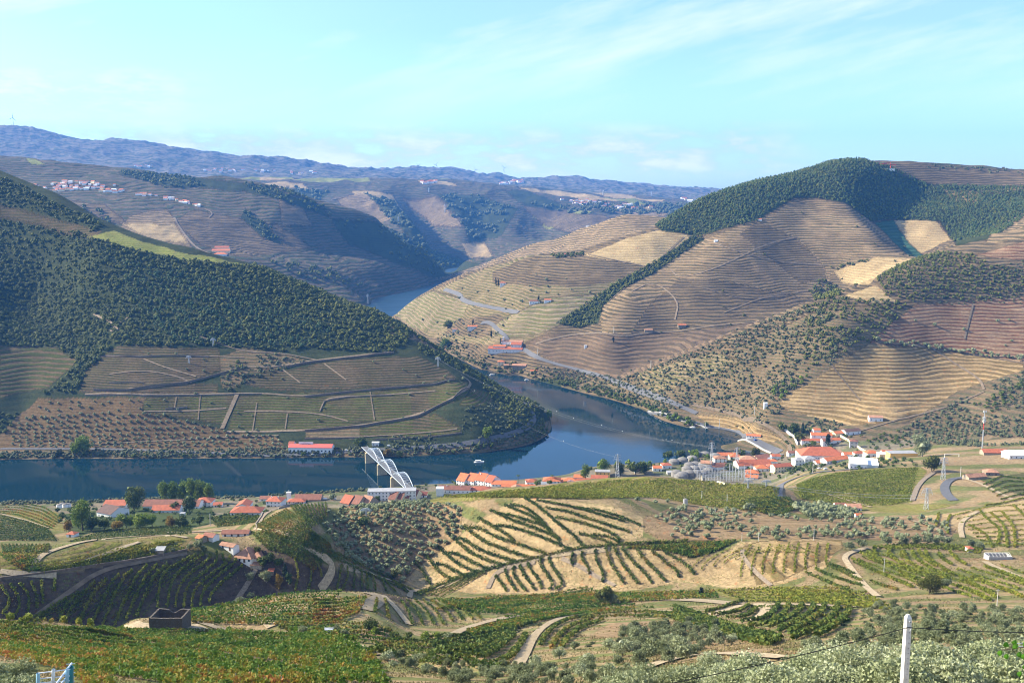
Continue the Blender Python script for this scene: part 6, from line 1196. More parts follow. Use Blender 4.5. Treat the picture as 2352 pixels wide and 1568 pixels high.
village(64, [(1280,455),(1330,455),(1400,468),(1490,472),(1500,478),(1440,482),(1380,478),(1300,466)], 4600, 7600, 'tiny white house in the wide plateau village', 'houses of the wide plateau village', 1.25)
village(14, [(1560,455),(1610,462),(1640,466),(1600,470)], 6000, 9500, 'tiny white house of the farthest village by the pine hill', 'houses of the farthest village', 2)
village(6, [(1345,523),(1420,525),(1420,532),(1345,530)], 4300, 7000, 'tiny farmhouse in the misty side valley', 'farmhouses in the misty side valley', 1.2)
# ------------------------------------------------------------------ bridge
M_BRW = mat('pale_blue_white_steel', (.50, .57, .65), .5, .08, .5); M_PIER = mat('pier_stone', (.50, .41, .27), .9, .2, .5); M_CONC = mat('concrete', (.50, .48, .44), .9, .15, .5)
def bar(a, b, r, k=4): return tube_np([a, b], [r, r], k)
zb = 14.0
dA = PW(849, 1036, zb); dB = PW(942, 1123, zb); ax = (dB - dA); Lb = ax.length; ux = ax.normalized(); uy = Vector((-ux.y, ux.x, 0)); 
br = new_obj('arch_bridge', None, None, (dA.x, dA.y, 0)); tag(br, 'white steel bridge of three bowstring arches on pale stone piers', 'bridge'); br.rotation_euler = (0, 0, math.atan2(ux.y, ux.x))
wd = 3.6; v, f = merge([box_np(-26, Lb + 14, -wd, wd, zb - 1.0, zb - .2)]); new_obj('deck', mesh_py('deck', v, f, mat('road_deck', (.13, .13, .135), .9)), br)
v, f = merge([box_np(-26, Lb + 14, sy * wd - .08, sy * wd + .08, zb - .9, zb - .1) for sy in (-1, 1)]); new_obj('parapet', mesh_py('parapet', v, f, M_BRW), br)
span = Lb / 3
for k in range(3):
    for sy in (-1, 1):
        y = sy * (wd + .3); parts = []; N = 14; x0 = k * span
        z1 = lambda u: zb + 9.5 * (1 - (2 * u - 1) ** 2); z2 = lambda u: zb + 7.9 * (1 - (2 * u - 1) ** 2)
        for i in range(N):
            a, b = i / N, (i + 1) / N; xa, xb = x0 + span * a, x0 + span * b
            parts += [bar((xa, y, z1(a)), (xb, y, z1(b)), .26), bar((xa, y, z2(a)), (xb, y, z2(b)), .15), bar((xa, y, z2(a)), (xb, y, z1(b)), .05), bar((xb, y, zb), (xb, y, z2(b)), .06)]
            if 0 < i < N - 1: parts.append(bar((xa, y, zb), (xb, y, z2(b)), .035))
        v, f = merge(parts); new_obj('arch', mesh_py('arch', v, f, M_BRW), br)
    parts = []
    for i in range(2, N - 1):
        a = i / N; parts.append(bar((x0 + span * a, -wd - .3, z1(a)), (x0 + span * a, wd + .3, z1(a)), .16))
        parts.append(bar((x0 + span * a, -wd - .3, z1(a)), (x0 + span * (a + 1 / N), wd + .3, z1(a + 1 / N)), .09))
    v, f = merge(parts); new_obj('cross_bracing', mesh_py('cross_bracing', v, f, M_BRW), br)
for x in (0, span, 2 * span, 3 * span):
    v, f = merge([box_np(x - 1.6, x + 1.6, -4.2, 4.2, -14, zb - 1.2), box_np(x - 2.0, x + 2.0, -4.6, 4.6, zb - 2.0, zb - 1.15)] + [tube_np([(x, s * 4.2, -14), (x, s * 4.2, zb - 2.01)], [1.6, 1.6], 12) for s in (-1, 1)])
    new_obj('pier', mesh_py('pier', v, f, M_PIER), br)
# footbridge and railway bridge over the side river
def flat_bridge(name, label, a, b, z, w, th, m, arch=0):
    A_, B_ = PW(*a, z), PW(*b, z); d = B_ - A_; l = d.length; e = new_obj(name, None, None, A_); e.rotation_euler = (0, 0, math.atan2(d.y, d.x)); tag(e, label, 'bridge')
    V1, F1 = [], []; n = 12
    for i in range(n + 1):
        u = i / n; zz = arch * 4 * u * (1 - u)
        for s in (-1, 1): V1 += [(u * l, s * w / 2, zz), (u * l, s * w / 2, zz - th)]
    for i in range(n):
        p = i * 4; q = p + 4; F1 += [(p, q, q + 2, p + 2), (p + 1, p + 3, q + 3, q + 1), (p, p + 1, q + 1, q), (p + 2, q + 2, q + 3, p + 3)]
    F1 += [(0, 2, 3, 1), (n * 4, n * 4 + 1, n * 4 + 3, n * 4 + 2)]
    new_obj('deck', mesh_py('deck', V1, F1, m), e)
    V2 = []
    for s in (-1, 1):
        for i in range(n): u0, u1 = i / n, (i + 1) / n; V2.append(bar((u0 * l, s * w / 2, 1.1 + arch * 4 * u0 * (1 - u0)), (u1 * l, s * w / 2, 1.1 + arch * 4 * u1 * (1 - u1)), .06)); V2.append(bar((u0 * l, s * w / 2, arch * 4 * u0 * (1 - u0)), (u0 * l, s * w / 2, 1.1 + arch * 4 * u0 * (1 - u0)), .05))
    v, f = merge(V2); new_obj('railing', mesh_py('railing', v, f, m), e); return e
flat_bridge('footbridge', 'pale arched footbridge over the side river', (1762,1055), (1802,1043), 9, 3, .7, M_METAL, 2.2)
flat_bridge('railway_bridge', 'dark curved railway bridge beside the footbridge', (1812,1054), (1822,1020), 12, 6, 1.5, mat('rail_deck', (.14, .10, .09), .9))
# ------------------------------------------------------------------ pylons, poles, masts
def lattice(h, w0, w1, arms, r=.12):
    p = []; n = max(4, int(h / 3.2)); cor = lambda t, s: ((w0 + (w1 - w0) * t) / 2 * s[0], (w0 + (w1 - w0) * t) / 2 * s[1], h * t)
    S = [(-1, -1), (1, -1), (1, 1), (-1, 1)]
    for i in range(n):
        a, b = i / n, (i + 1) / n
        for k in range(4): p += [bar(cor(a, S[k]), cor(b, S[k]), r), bar(cor(a, S[k]), cor(b, S[(k + 1) % 4]), r * .6), bar(cor(b, S[k]), cor(b, S[(k + 1) % 4]), r * .6)]
    A_ = []
    for t, l in arms:
        for s in (-1, 1): A_ += [bar((0, 0, h * t + .5), (s * l, 0, h * t), r), bar((0, 0, h * t - .9), (s * l, 0, h * t), r * .8), bar((s * l, 0, h * t), (s * l, 0, h * t - 1.6), r * .7)]
    return merge(p), merge(A_) if A_ else None
def pylon(px, py, hP, label, dmin=20, arms=((.78, 4), (.88, 3.4), (.97, 2.6)), rot=0, w0=4.2, group='steel pylons of the power line', r=.14, name='pylon', cat='pylon', dd=None, base=None):
    g = PD(px, py, dd) if dd else (PW(px, py, base) if base is not None else hit(px, py, dmin)); h = hP * g.y / FOC * 1.03
    e = new_obj(name, None, None, g); e.rotation_euler = (0, 0, R(rot)); tag(e, label, cat, group)
    (v, f), am = lattice(h, w0 * min(1, h / 26), .7, arms, r * max(1, g.y / 900)); new_obj('mast', mesh_py('mast', v, f, M_METAL), e)
    if am: new_obj('crossarms', mesh_py('crossarms', *am, M_METAL), e)
    return e, h
PY_ = {}
for i, (px, py, hP, lab, kw) in enumerate([
 (1634,1076,62,'taller lattice mast on the switchyard side of the yellow house', dict(dmin=850)), (1692,1074,48,'lattice mast standing behind the switchyard gantries', dict(dmin=850)),
 (1006,842,22,'pylon at the top corner of the left-bank vineyards', dict(dmin=1200)), (845,698,22,'pylon on the wooded spur above the first river bend', dict(dmin=1400)),
 (1718,1122,20,'pylon in the green vineyard in front of the switchyard', dict(dmin=600)), (2166,1102,53,'large pylon beside the round evergreen tree', dict(dmin=700)), (2127,1170,52,'pylon at the lower edge of the bright vineyard', dict(dmin=600)),
 (1418,1097,56,'pylon by the plane trees left of the wine tanks', dict(dmin=860)), (841,1190,24,'small pylon on the olive hillside above the red-roofed store', dict(dmin=560)),
 (1310,1118,16,'short lattice mast among the orange roofs', dict(dmin=830)), (1760,1118,16,'lattice post at the switchyard road gate', dict(dmin=700)),
 (1022,488,18,'pylon on the hazy dissected hills, centre', dict(dmin=4300)), (915,510,12,'small pylon on the bright far spur', dict(dmin=4000)), (985,442,10,'pylon on the hazy plateau edge', dict(dmin=5000)), (1385,448,11,'pylon standing over the wide plateau village', dict(dmin=5000)), (1496,450,10,'pylon near the horizon right of the plateau village', dict(dmin=5000)),
 (434,835,18,'slim pylon in the oak wood above the vineyards', dict(dmin=1200)), (490,795,18,'slim pylon near the wood edge track', dict(dmin=1200))]):
    o_ = pylon(px, py, hP, lab, **kw); PY_[i] = o_
def pole(px, py, hP, label, r=.13, m=None, dmin=20, name='utility_pole', cat='pole', group='utility poles', arm=True, dd=None, col=None):
    g = PD(px, py, dd) if dd else hit(px, py, dmin); h = hP * g.y / FOC * 1.03; rr = max(r, g.y * .00030)
    e = new_obj(name, None, None, g); tag(e, label, cat, group)
    v, f = tube_np([(0, 0, -.6), (0, 0, h)], [rr * 1.25, rr * .8], 7); new_obj('post', mesh_py('post', v, f, m or M_CONC), e)
    if arm: v, f = box_np(-.7, .7, -.06, .06, h - .55, h - .42); new_obj('crossarm', mesh_py('crossarm', v, f, m or M_CONC), e)
    return e
for px, py, hP, lab, dm in [(483,1206,28,'white utility pole among vines above the farmhouse',560),(1670,1152,18,'pole at the green vineyard edge by the metal tank',560),(1612,1144,18,'pole standing in the yellow-green field',560),(1643,1184,16,'leaning pole at the top of the young olive slope',520),(1869,1241,29,'pole on the crest of the dry hill',480),(1704,1242,20,'short pole at the end of the dark vine strip',480),(1742,1242,18,'second short pole by the dark vine strip',480),
 (2030,1316,36,'thin white pole standing in the fan-shaped terraces',420),(2290,1390,40,'thin pole below the roofless hut',300),(2206,1095,24,'pole by the dirt yard',760),(1867,1085,22,'pole at the road junction',760),(664,1146,22,'pole beside the narrow white tower',760),(1652,984,22,'lamp-like pole on the near quay road',1150),(1733,952,20,'pole on the terraced plot above the quay',1150),(1620,990,20,'pole near the jetty end of the quay',1150),(1495,845,18,'pole above the rocky bank',1400),(1410,765,14,'pole beside the terrace road cypress',1500),(1805,1100,10,'short pole at the switchyard bend',760),(1724,1095,30,'tall pole between switchyard and villa',820),(2092,1150,14,'low pole at the bright vineyard foot',600),(1235,815,14,'pole by the bend of the quinta road',1500)]:
    pole(px, py, hP, lab, dmin=dm)
def cable(name, label, pts, r, sag, m, group=None, cat='cable'):
    V1 = []
    for a, b in zip(pts[:-1], pts[1:]):
        n = 16; P_ = [Vector(a).lerp(Vector(b), i / n) - Vector((0, 0, sag * 4 * (i / n) * (1 - i / n))) for i in range(n + 1)]; V1.append(tube_np(P_, [r] * (n + 1), 4))
    v, f = merge(V1); return tag(new_obj(name, mesh_py(name, v, f, m)), label, cat, group)
M_WIRE = mat('steel_wire', (.30, .30, .30), .5, metal=.4); M_BLACKW = mat('black_cable', (.015, .015, .015), .6)
# spans over the river
tops = {k: (PY_[k][0].location + Vector((0, 0, PY_[k][1] * .9))) for k in PY_}
for j, (a, b) in enumerate([(3, 2), (3, 2), (3, 2), (2, 7), (2, 0), (2, 0), (2, 1), (2, 1)]):
    o_ = Vector(((j % 3 - 1) * 3.5, 0, -(j % 3) * 1.5)); cable('power_line', 'thin power line slung across the river from the left hill', [tops[a] + o_, tops[b] + o_], .022, 22 if a == 2 else 6, M_WIRE, 'power lines across the river', 'power line')
MB_ = mat('white_marker', (.85, .85, .83), .5); v_, f_ = IV * .4, [tuple(x) for x in IF]; mbm = mesh_py('marker_ball', v_, f_, MB_, True)
for (a, b, ts) in ((2, 7, (.25, .5, .75)), (2, 0, (.2, .38, .55, .72, .88)), (2, 1, (.3, .45, .6, .8)), (3, 2, (.4, .75))):
    for t_ in ts:
        p = tops[a].lerp(tops[b], t_) - Vector((0, 0, (22 if a == 2 else 6) * 4 * t_ * (1 - t_))); tag(new_obj('marker_ball', mbm, None, p), 'white marker ball on a power line over the river', 'marker ball', 'marker balls on the river power lines').scale = (1.1,) * 3
cable('power_line', 'power line crossing the bright green vineyard', [tops[4], tops[6] + Vector((0, 0, -6))], .09, 4, M_WIRE, 'power lines over the near vineyards', 'power line')
cable('power_line', 'upper power line over the bright green vineyard', [tops[4] + Vector((0, 0, 2)), tops[6] + Vector((0, 0, -4))], .09, 4, M_WIRE, 'power lines over the near vineyards', 'power line')
# switchyard
sb = tag(new_obj('switchyard_gantry', None, None, hit(1668, 1106, 800)), 'grey steel switchyard of gantries and busbars behind the vineyard', 'substation'); sb.rotation_euler = (0, 0, R(8)); rr_ = random.Random(3)
for i in range(9):
    for j in range(4):
        x, y = -26 + i * 6.6, j * 9; hh = rr_.choice((6, 8, 9, 12)); (v, f), _ = lattice(hh, .8, .6, (), .09)
        v2, f2_ = bar((x, y, hh - .4), (x + 6.6, y, hh - .4), .16); V_, F_ = merge([(np.array(v) + np.array([x, y, 0]), f)] + ([(v2, f2_)] if i < 8 else [])); new_obj('gantry', mesh_py('gantry', V_, F_, M_METAL), sb)
        for q in range(3): V_, F_ = merge([bar((x + 1.2 + q * 1.4, y - 2, 0), (x + 1.2 + q * 1.4, y - 2, 3.2), .14), bar((x + 1.2 + q * 1.4, y - 2, 3.2), (x + 1.2 + q * 1.4, y - 2, 4.4), .26, 6)]); new_obj('insulator', mesh_py('insulator', V_, F_, M_METAL if q else mat('brown_porcelain', (.2, .1, .07), .4) if i + j == 0 else M_METAL), sb)
# walls of the switchyard and low store
def wall_line(pts, h, t_, m, label, dmin=20, name='wall', cat='wall', step=6, group=None, lift=0.):
    P_ = drape([(*p, dmin) for p in pts], step); V1 = []
    for a, b in zip(P_[:-1], P_[1:]):
        d = (b - a).xy
        if d.length < .3: continue
        d.normalize(); n = Vector((-d.y, d.x)) * t_ / 2; za = height(a.x, a.y); zb_ = height(b.x, b.y)
        q = [(a.x + n.x, a.y + n.y), (a.x - n.x, a.y - n.y), (b.x - n.x, b.y - n.y), (b.x + n.x, b.y + n.y)]
        v = [(x, y, z - 1.5) for (x, y), z in zip(q, (za, za, zb_, zb_))] + [(x, y, z + h) for (x, y), z in zip(q, (za, za, zb_, zb_))]
        V1.append((np.array(v), [(4, 5, 6, 7), (0, 1, 5, 4), (1, 2, 6, 5), (2, 3, 7, 6), (3, 0, 4, 7)]))
    if V1: v, f = merge(V1); return tag(new_obj(name, mesh_py(name, v, f, m)), label, cat, group)
wall_line([(1590,1080),(1610,1092),(1650,1110),(1665,1114)], 2.0, .5, M_CREAM, 'cream wall around the switchyard corner', 760)
wall_line([(590,1215),(588,1205),(600,1188),(640,1168),(690,1153),(730,1149)], 1.4, .6, M_STONE, 'grey parapet wall of the curving ridge road', 560)
wall_line([(0,1330),(100,1317),(200,1303),(330,1284),(430,1264)], 1.2, .8, M_SCHIST, 'dry stone wall along the edge of the shaded bowl', 420, 'stone_wall')
for k, (pts, h) in enumerate([([(700,912),(880,893),(1000,883),(1045,873)], 3), ([(215,897),(300,897),(430,880),(505,860),(555,845)], 3.5), ([(652,845),(720,832),(840,819),(905,811)], 3), ([(700,991),(830,980),(960,957),(1040,918),(1078,892)], 3.2), ([(195,908),(330,909),(500,907),(600,905)], 1.8), ([(225,821),(320,820),(480,820)], 2.2), ([(735,946),(745,922),(800,912),(900,908)], 1.8), ([(380,940),(430,936)], 2.5), ([(700,1008),(830,1006)], 2), ([(250,880),(330,880)], 2), ([(860,1010),(1000,1003),(1060,995)], 2)]):
    wall_line(pts, h * .8, .9, M_SCHIST, ['long retaining wall under the upper left-bank vineyards','retaining wall along the climbing track of the left bank','retaining wall below the oak wood, east end','retaining wall sweeping round the green left-bank vineyards','low wall along the middle track of the left bank','wall under the topmost brown vineyard','short curved wall with steps between green plots','little wall inside the green plot by the orchard','low wall above the winery by the river','short wall inside the brown vineyard','lowest retaining wall above the river road'][k], 1160, 'stone_wall', 'wall', group='retaining walls of the left bank')
wall_line([(1490,945),(1560,965),(1640,992),(1720,1013),(1772,1040)], 1.0, 3.0, M_CONC, 'pale quay wall along the right bank', 1050, 'quay_wall')
wall_line([(1905,990),(1930,1003),(1960,1020),(1990,1040)], 2.5, 1, M_CREAM, 'pale embankment wall of the climbing town road', 960)
wall_line([(1800,985),(1825,1005),(1832,1022)], 3, 1, M_WHITE, 'white wall hugging the railway curve', 1050)
# tanks
def tank(px, py, r, h, m, label, group, dmin=850, dome=True, base=None, name='wine_tank', cat='tank'):
    g = PW(px, py, base) if base is not None else hit(px, py, dmin); e = new_obj(name, None, None, g); tag(e, label, cat, group)
    v, f = tube_np([(0, 0, -2), (0, 0, h)], [r, r], 18); new_obj('body', mesh_py('body', v, f[:-18] if False else f, m, False), e)
    if dome:
        v, f = tube_np([(0, 0, h), (0, 0, h + r * .16), (0, 0, h + r * .27), (0, 0, h + r * .32)], [r * 1.03, r * .8, r * .45, r * .12], 18); new_obj('lid', mesh_py('lid', v, f, M_TANKL, True), e)
    return e
M_TANK = mat('tank_concrete', (.25, .235, .215), .9, .2, .4); M_TANKL = mat('tank_lid', (.20, .185, .17), .9, .25, .5)
for i, (px, py) in enumerate([(1580,1062),(1602,1058),(1615,1048),(1632,1048),(1560,1066),(1596,1074),(1610,1072),(1626,1074),(1590,1083),(1606,1082),(1622,1082),(1636,1080),(1640,1086),(1596,1092),(1612,1092),(1628,1092),(1566,1092),(1580,1096),(1574,1100),(1654,1052)]):
    tank(px - 12, py, 6.0, 4.5, M_TANK, 'round grey concrete wine tank with shallow domed lid', 'domed concrete wine tanks')
tank(1574,1159,1.6,4.2,M_METAL,'single steel water tank at the vineyard corner',None,560,True,None,'water_tank')
for i, (px, py) in enumerate([(246/1.7415,0)][:0]): pass
for i, (px, py) in enumerate([(143,1163),(150,1165),(157,1164),(136,1166)]): tank(px, py, 2.6, 3.4, M_WHITE, 'small white tank in the cluster by the river orchard', 'white tanks by the river', 780)
# ------------------------------------------------------------------ cell mast, crane, wind turbines
g = hit(2256, 1030, 900); mast = tag(new_obj('telecom_mast', None, None, g), 'red and white striped telecom mast on the scrubby slope', 'mast'); hm_ = 92 * g.y / FOC
M_REDP = mat('red_paint', (.45, .06, .04), .6)
for i in range(6):
    v, f = tube_np([(0, 0, hm_ * i / 6), (0, 0, hm_ * (i + 1) / 6 - .003)], [.75 - .06 * i, .75 - .06 * (i + 1)], 8); new_obj('mast_section', mesh_py('mast_section', v, f, [M_METAL, M_METAL, M_METAL, M_REDP, M_WHITE, M_METAL][i]), mast)
for zz in (.97, .80, .72):
    v, f = merge([box_np(-1.6 + k * 1.4, -1.0 + k * 1.4, -.5, .0, hm_ * zz - 1, hm_ * zz + 1.2) for k in range(3)]); new_obj('antenna', mesh_py('antenna', v, f, M_WHITE), mast)
def turbine(px, py, hP, dd, lab, ang=20):
    g = PD(px, py, dd); h = hP * dd / FOC; e = tag(new_obj('wind_turbine', None, None, g), lab, 'wind turbine', 'wind turbines on the mountain crest')
    v, f = tube_np([(0, 0, -20), (0, 0, h)], [h * .035, h * .02], 8); new_obj('tower', mesh_py('tower', v, f, M_WHITE), e); hub = new_obj('rotor', mesh_py('rotor', *box_np(-h * .03, h * .03, -h * .12, 0, -h * .03, h * .03), M_WHITE), e, (0, 0, h))
    for k in range(3):
        a = R(ang + 120 * k); L_ = h * .62; n = Vector((math.cos(a), 0, math.sin(a))); s = Vector((-n.z, 0, n.x)); pts = [n * .02 * h + s * h * .02, n * L_ * .25 + s * h * .045, n * L_, n * .02 * h - s * h * .02]
        V_ = [tuple(p + Vector((0, yy, 0))) for yy in (-h * .12, -h * .10) for p in pts]; new_obj('blade', mesh_py('blade', V_, [(3, 2, 1, 0), (4, 5, 6, 7), (0, 1, 5, 4), (1, 2, 6, 5), (2, 3, 7, 6), (3, 0, 4, 7)], M_WHITE), hub)
turbine(31, 292, 20, 10400, 'largest wind turbine, alone on the leftmost summit', 200)
for i, (px, py, hP) in enumerate([(962,394,14),(1002,393,14),(1041,402,14),(1092,404,14),(1158,402,16)]): turbine(px, py, hP, 12300, ['first','second','third','fourth','last and tallest'][i] + ' in the line of turbines on the central skyline', 30 + 25 * i)
g = hit(2045, 390, 2300) or PD(2045, 390, 2600); cr_ = tag(new_obj('tower_crane', None, None, g), 'red tower crane on the hilltop skyline', 'crane'); hc = 12 * g.y / FOC
v, f = tube_np([(0, 0, -2), (0, 0, hc)], [1.1, 1.1], 4); new_obj('tower', mesh_py('tower', v, f, M_REDP), cr_)
v, f = merge([bar((-30, 0, hc + 2), (14, 0, hc - 1), .8), bar((0, 0, hc), (0, 0, hc + 5), .6), bar((0, 0, hc + 5), (-22, 0, hc + 1.6), .3)]); new_obj('jib', mesh_py('jib', v, f, M_REDP), cr_)
house(2042, 391, 26, 2.5, 12, 0, 'flat', 's', 'w', label='long white building site at the foot of the tower crane', dmin=2200, cat='building site', name='site_building', hm=3.5)
# football goal
g = hit(2186, 1050, 880); gl = tag(new_obj('football_goal', None, None, g), 'white football goal on the grass pitch', 'goal'); v, f = merge([bar((-7, 0, 0), (-7, 0, 3.6), .2), bar((7, 0, 0), (7, 0, 3.6), .2), bar((-7, 0, 3.6), (7, 0, 3.6), .2)]); new_obj('goal_frame', mesh_py('goal_frame', v, f, M_WHITE), gl)
# ------------------------------------------------------------------ boats
def boat(px, py, L_, label, rot=0):
    g = PW(px, py, 0.0); e = tag(new_obj('boat', None, None, g), label, 'boat', 'boats on the river'); e.rotation_euler = (0, 0, R(rot)); V_ = []
    for x, w, z0 in ((-.5, .13, 0), (-.2, .17, 0), (.2, .16, 0), (.42, .08, .03), (.52, .01, .07)):
        for s, zz, k in ((-1, .10 + z0, 1), (-1, -.04, .6), (1, -.04, .6), (1, .10 + z0, 1)): V_.append((x * L_, s * w * L_ * k, zz * L_))
    F_ = [(i * 4 + k, i * 4 + k + 1, i * 4 + k + 5, i * 4 + k + 4) for i in range(4) for k in range(3)] + [(0, 3, 2, 1)] + [(i * 4 + 3, i * 4, i * 4 + 4, i * 4 + 7) for i in range(4)]
    new_obj('hull', mesh_py('hull', V_, F_, M_WHITE), e); v, f = box_np(-.3 * L_, .12 * L_, -.09 * L_, .09 * L_, .101 * L_, .22 * L_); new_obj('cabin', mesh_py('cabin', v, f, M_GREYW), e); v, f = box_np(-.36 * L_, .2 * L_, -.11 * L_, .11 * L_, .222 * L_, .24 * L_); new_obj('canopy', mesh_py('canopy', v, f, M_WHITE), e)
boat(1100, 1062, 12, 'white tour boat alone on the blue river bend', 5); boat(1130, 861, 9, 'small boat moored on the far bank below the quinta', 20); boat(1210, 873, 8, 'small boat at the foot of the stone mill', 10)
for i in range(5): boat(1535 + 14 * i, 962 + 5 * i, 8, ['first boat moored at the quay pontoon','second boat moored at the quay pontoon','third boat moored at the quay pontoon','fourth boat moored at the quay pontoon','last boat moored at the quay pontoon'][i], 150)
# ------------------------------------------------------------------ vehicles
M_CARC = [mat('white_car_paint', (.8, .8, .8), .3), mat('dark_car_paint', (.03, .035, .05), .3), mat('silver_car_paint', (.5, .52, .55), .3), mat('blue_car_paint', (.04, .12, .4), .3)]; M_TYRE = mat('tyre_rubber', (.02, .02, .02), .9)
def car(px, py, label, c=0, rot=0, dmin=20, group='cars parked in the valley', van=False, sc=1.0):
    g = hit(px, py, dmin); g.z += .28 + g.y * .0005
    e = tag(new_obj('van' if van else 'car', None, None, g), label, 'van' if van else 'car', group); e.rotation_euler = (0, 0, R(rot)); e.scale = (sc,) * 3
    prof = [(-2.1, .3), (-2.1, 1.0), (-1.7, 1.8 if van else 1.35), (.9 if van else .4, 1.9 if van else 1.4), (1.4 if van else 1.1, 1.05 if van else .95), (2.1, .85), (2.1, .3)]; k = len(prof)
    V_ = [(x, s * .85, z) for s in (-1, 1) for x, z in prof]; F_ = [tuple(range(k)), tuple(range(2 * k - 1, k - 1, -1))] + [(i, i + k, (i + 1) % k + k, (i + 1) % k) for i in range(k)]
    new_obj('body', mesh_py('body', V_, F_, M_CARC[c]), e); v, f = box_np(-1.55, .3, -.865, .865, 1.0, 1.28); new_obj('window', mesh_py('window', v, f, M_GLASS), e)
    for x in (-1.35, 1.35):
        for y in (-.8, .8): v, f = tube_np([(x, y - .1, .32), (x, y + .1, .32)], [.32, .32], 10); new_obj('wheel', mesh_py('wheel', v, f, M_TYRE), e)
    return e
for px, py, lab, c, rot, dm, vn in [(753,1041,'dark car parked by the winery wall',1,0,1160,False),(796,1036,'white car on the bend beyond the winery',0,10,1160,False),(742,1043,'white car parked under the winery windows',0,5,1160,False),(718,1046,'silver car parked under the winery windows',2,0,1160,False),(893,1026,'white van driving on the far riverside road',0,0,1160,True),(912,1027,'white car behind the van on the riverside road',0,0,1160,False),
 (747,1148,'white car parked behind the stone barn',0,5,820,False),(768,1148,'silver car parked near the three joined sheds',2,0,820,False),(1735,1012,'blue car on the quay road',3,30,1080,False),(1690,998,'white car by the quay vines',0,30,1080,False),(1883,1078,'white car on the road beside the workshops',0,10,820,False),(1897,1080,'silver van near the white workshops',2,10,820,True),(2044,1056,'silver car outside the yellow depot',2,0,900,False),(1960,1176,'red-white car beside the olive grove cottage',0,0,600,False),(1495,1076,'white car among the riverside park trees',0,0,900,False),(1510,1080,'dark car near the wine tanks',1,0,900,False),(1655,1040,'dark car parked by the river willow',1,0,900,False)]:
    car(px, py, lab, c, rot, dm, van=vn)
# cage-bodied light truck on the near track
g = hit(750, 1457, 280); g.z += .35; tk = tag(new_obj('truck', None, None, g), 'white light truck with caged cargo bed on the dirt track', 'truck'); tk.rotation_euler = (0, 0, R(172)); tk.scale = (.92,) * 3
prof = [(1.3, .5), (1.3, 2.1), (1.9, 2.15), (2.5, 1.35), (2.6, .5)]; k = 5; V_ = [(x, s * .9, z) for s in (-1, 1) for x, z in prof]; new_obj('cab', mesh_py('cab', V_, [tuple(range(k - 1, -1, -1)), tuple(range(k, 2 * k))] + [((i + 1) % k, i, i + k, (i + 1) % k + k)[::-1] for i in range(k)], M_CARC[0]), tk)
v, f = merge([box_np(-2.6, 1.2, -.95, .95, .7, .95)]); new_obj('cargo_bed', mesh_py('cargo_bed', v, f, M_CARC[2]), tk)
cg = [bar((x, y, .95), (x, y, 2.2), .05) for x in np.linspace(-2.55, 1.15, 8) for y in (-.92, .92)] + [bar((-2.55, y, z), (1.15, y, z), .05) for y in (-.92, .92) for z in (1.3, 1.7, 2.2)] + [bar((x, -.92, z), (x, .92, z), .05) for x in (-2.55, 1.15) for z in (1.3, 1.7, 2.2)]
v, f = merge(cg); new_obj('cage', mesh_py('cage', v, f, M_METAL), tk); v, f = box_np(-2.5, 1.1, -.85, .85, .96, 1.9); new_obj('crates', mesh_py('crates', v, f, mat('grey_crates', (.35, .38, .45), .7, .2, 3)), tk)
v, f = box_np(1.95, 2.35, -.8, .8, 1.45, 1.95); new_obj('windscreen', mesh_py('windscreen', v, f, M_GLASS), tk)
for x in (-1.8, 1.9):
    for y in (-.85, .85): v, f = tube_np([(x, y - .12, .38), (x, y + .12, .38)], [.38, .38], 12); new_obj('wheel', mesh_py('wheel', v, f, M_TYRE), tk)
# ------------------------------------------------------------------ ruined stone building
def brick_mat(name, c1, c2, sc):
    m = bpy.data.materials.new(name); m.use_nodes = True; t = NT_(m.node_tree); b = m.node_tree.nodes['Principled BSDF']; b.inputs['Roughness'].default_value = .95
    tc = t.n('ShaderNodeTexCoord').outputs['Object']; vo = t.n('ShaderNodeTexVoronoi', {'Vector': t.n('ShaderNodeMapping', {'Vector': tc, 'Scale': (1, 1, 2)}).outputs[0], 'Scale': sc}).outputs
    col = t.mix(t.mr(vo['Color'] if False else t.noise(tc, 1.1, 4, .7), .4, .6), c1, c2); col = t.mix(t.mr(vo['Distance'], .2, .55, 0, .7), col, tuple(x * .35 for x in c2)); m.node_tree.links.new(col, b.inputs['Base Color'])
    bp = t.n('ShaderNodeBump', {'Height': vo['Distance'], 'Distance': .1, 'Strength': .8}); m.node_tree.links.new(bp.outputs[0], b.inputs['Normal']); return m
M_RUIN = brick_mat('ruin_schist', (.17, .155, .145), (.14, .105, .07), 3.2)
g = hit(392, 1442, 312); ru = tag(new_obj('stone_ruin', None, None, g + Vector((0, 0, 0))), 'roofless dark schist ruin on the pale dirt yard', 'ruin'); ru.rotation_euler = (0, 0, R(-2))
ds = g.y / FOC; wx, hy, dy_ = 40 * ds, 35 * ds * 1.08, 4.2
def ragged(x0, x1, y0, y1, h, seed, notch=None):
    V_, F_ = [], []; n = 14; r_ = random.Random(seed); al = abs(x1 - x0) > abs(y1 - y0)
    for i in range(n + 1):
        u = i / n; hh = h * (1 + r_.uniform(-.025, .025)) - (notch(u) * h if notch else 0)
        for k in (0, 1):
            if al: x, y = x0 + (x1 - x0) * u, (y0, y1)[k]
            else: x, y = (x0, x1)[k], y0 + (y1 - y0) * u
            V_ += [(x, y, -1.5), (x, y, hh)]
    for i in range(n):
        p = i * 4; F_ += [(p, p + 4, p + 5, p + 1), (p + 2, p + 3, p + 7, p + 6), (p + 1, p + 5, p + 7, p + 3)]
    F_ += [(0, 1, 3, 2), (n * 4, n * 4 + 2, n * 4 + 3, n * 4 + 1)]; return V_, F_
tw = .6
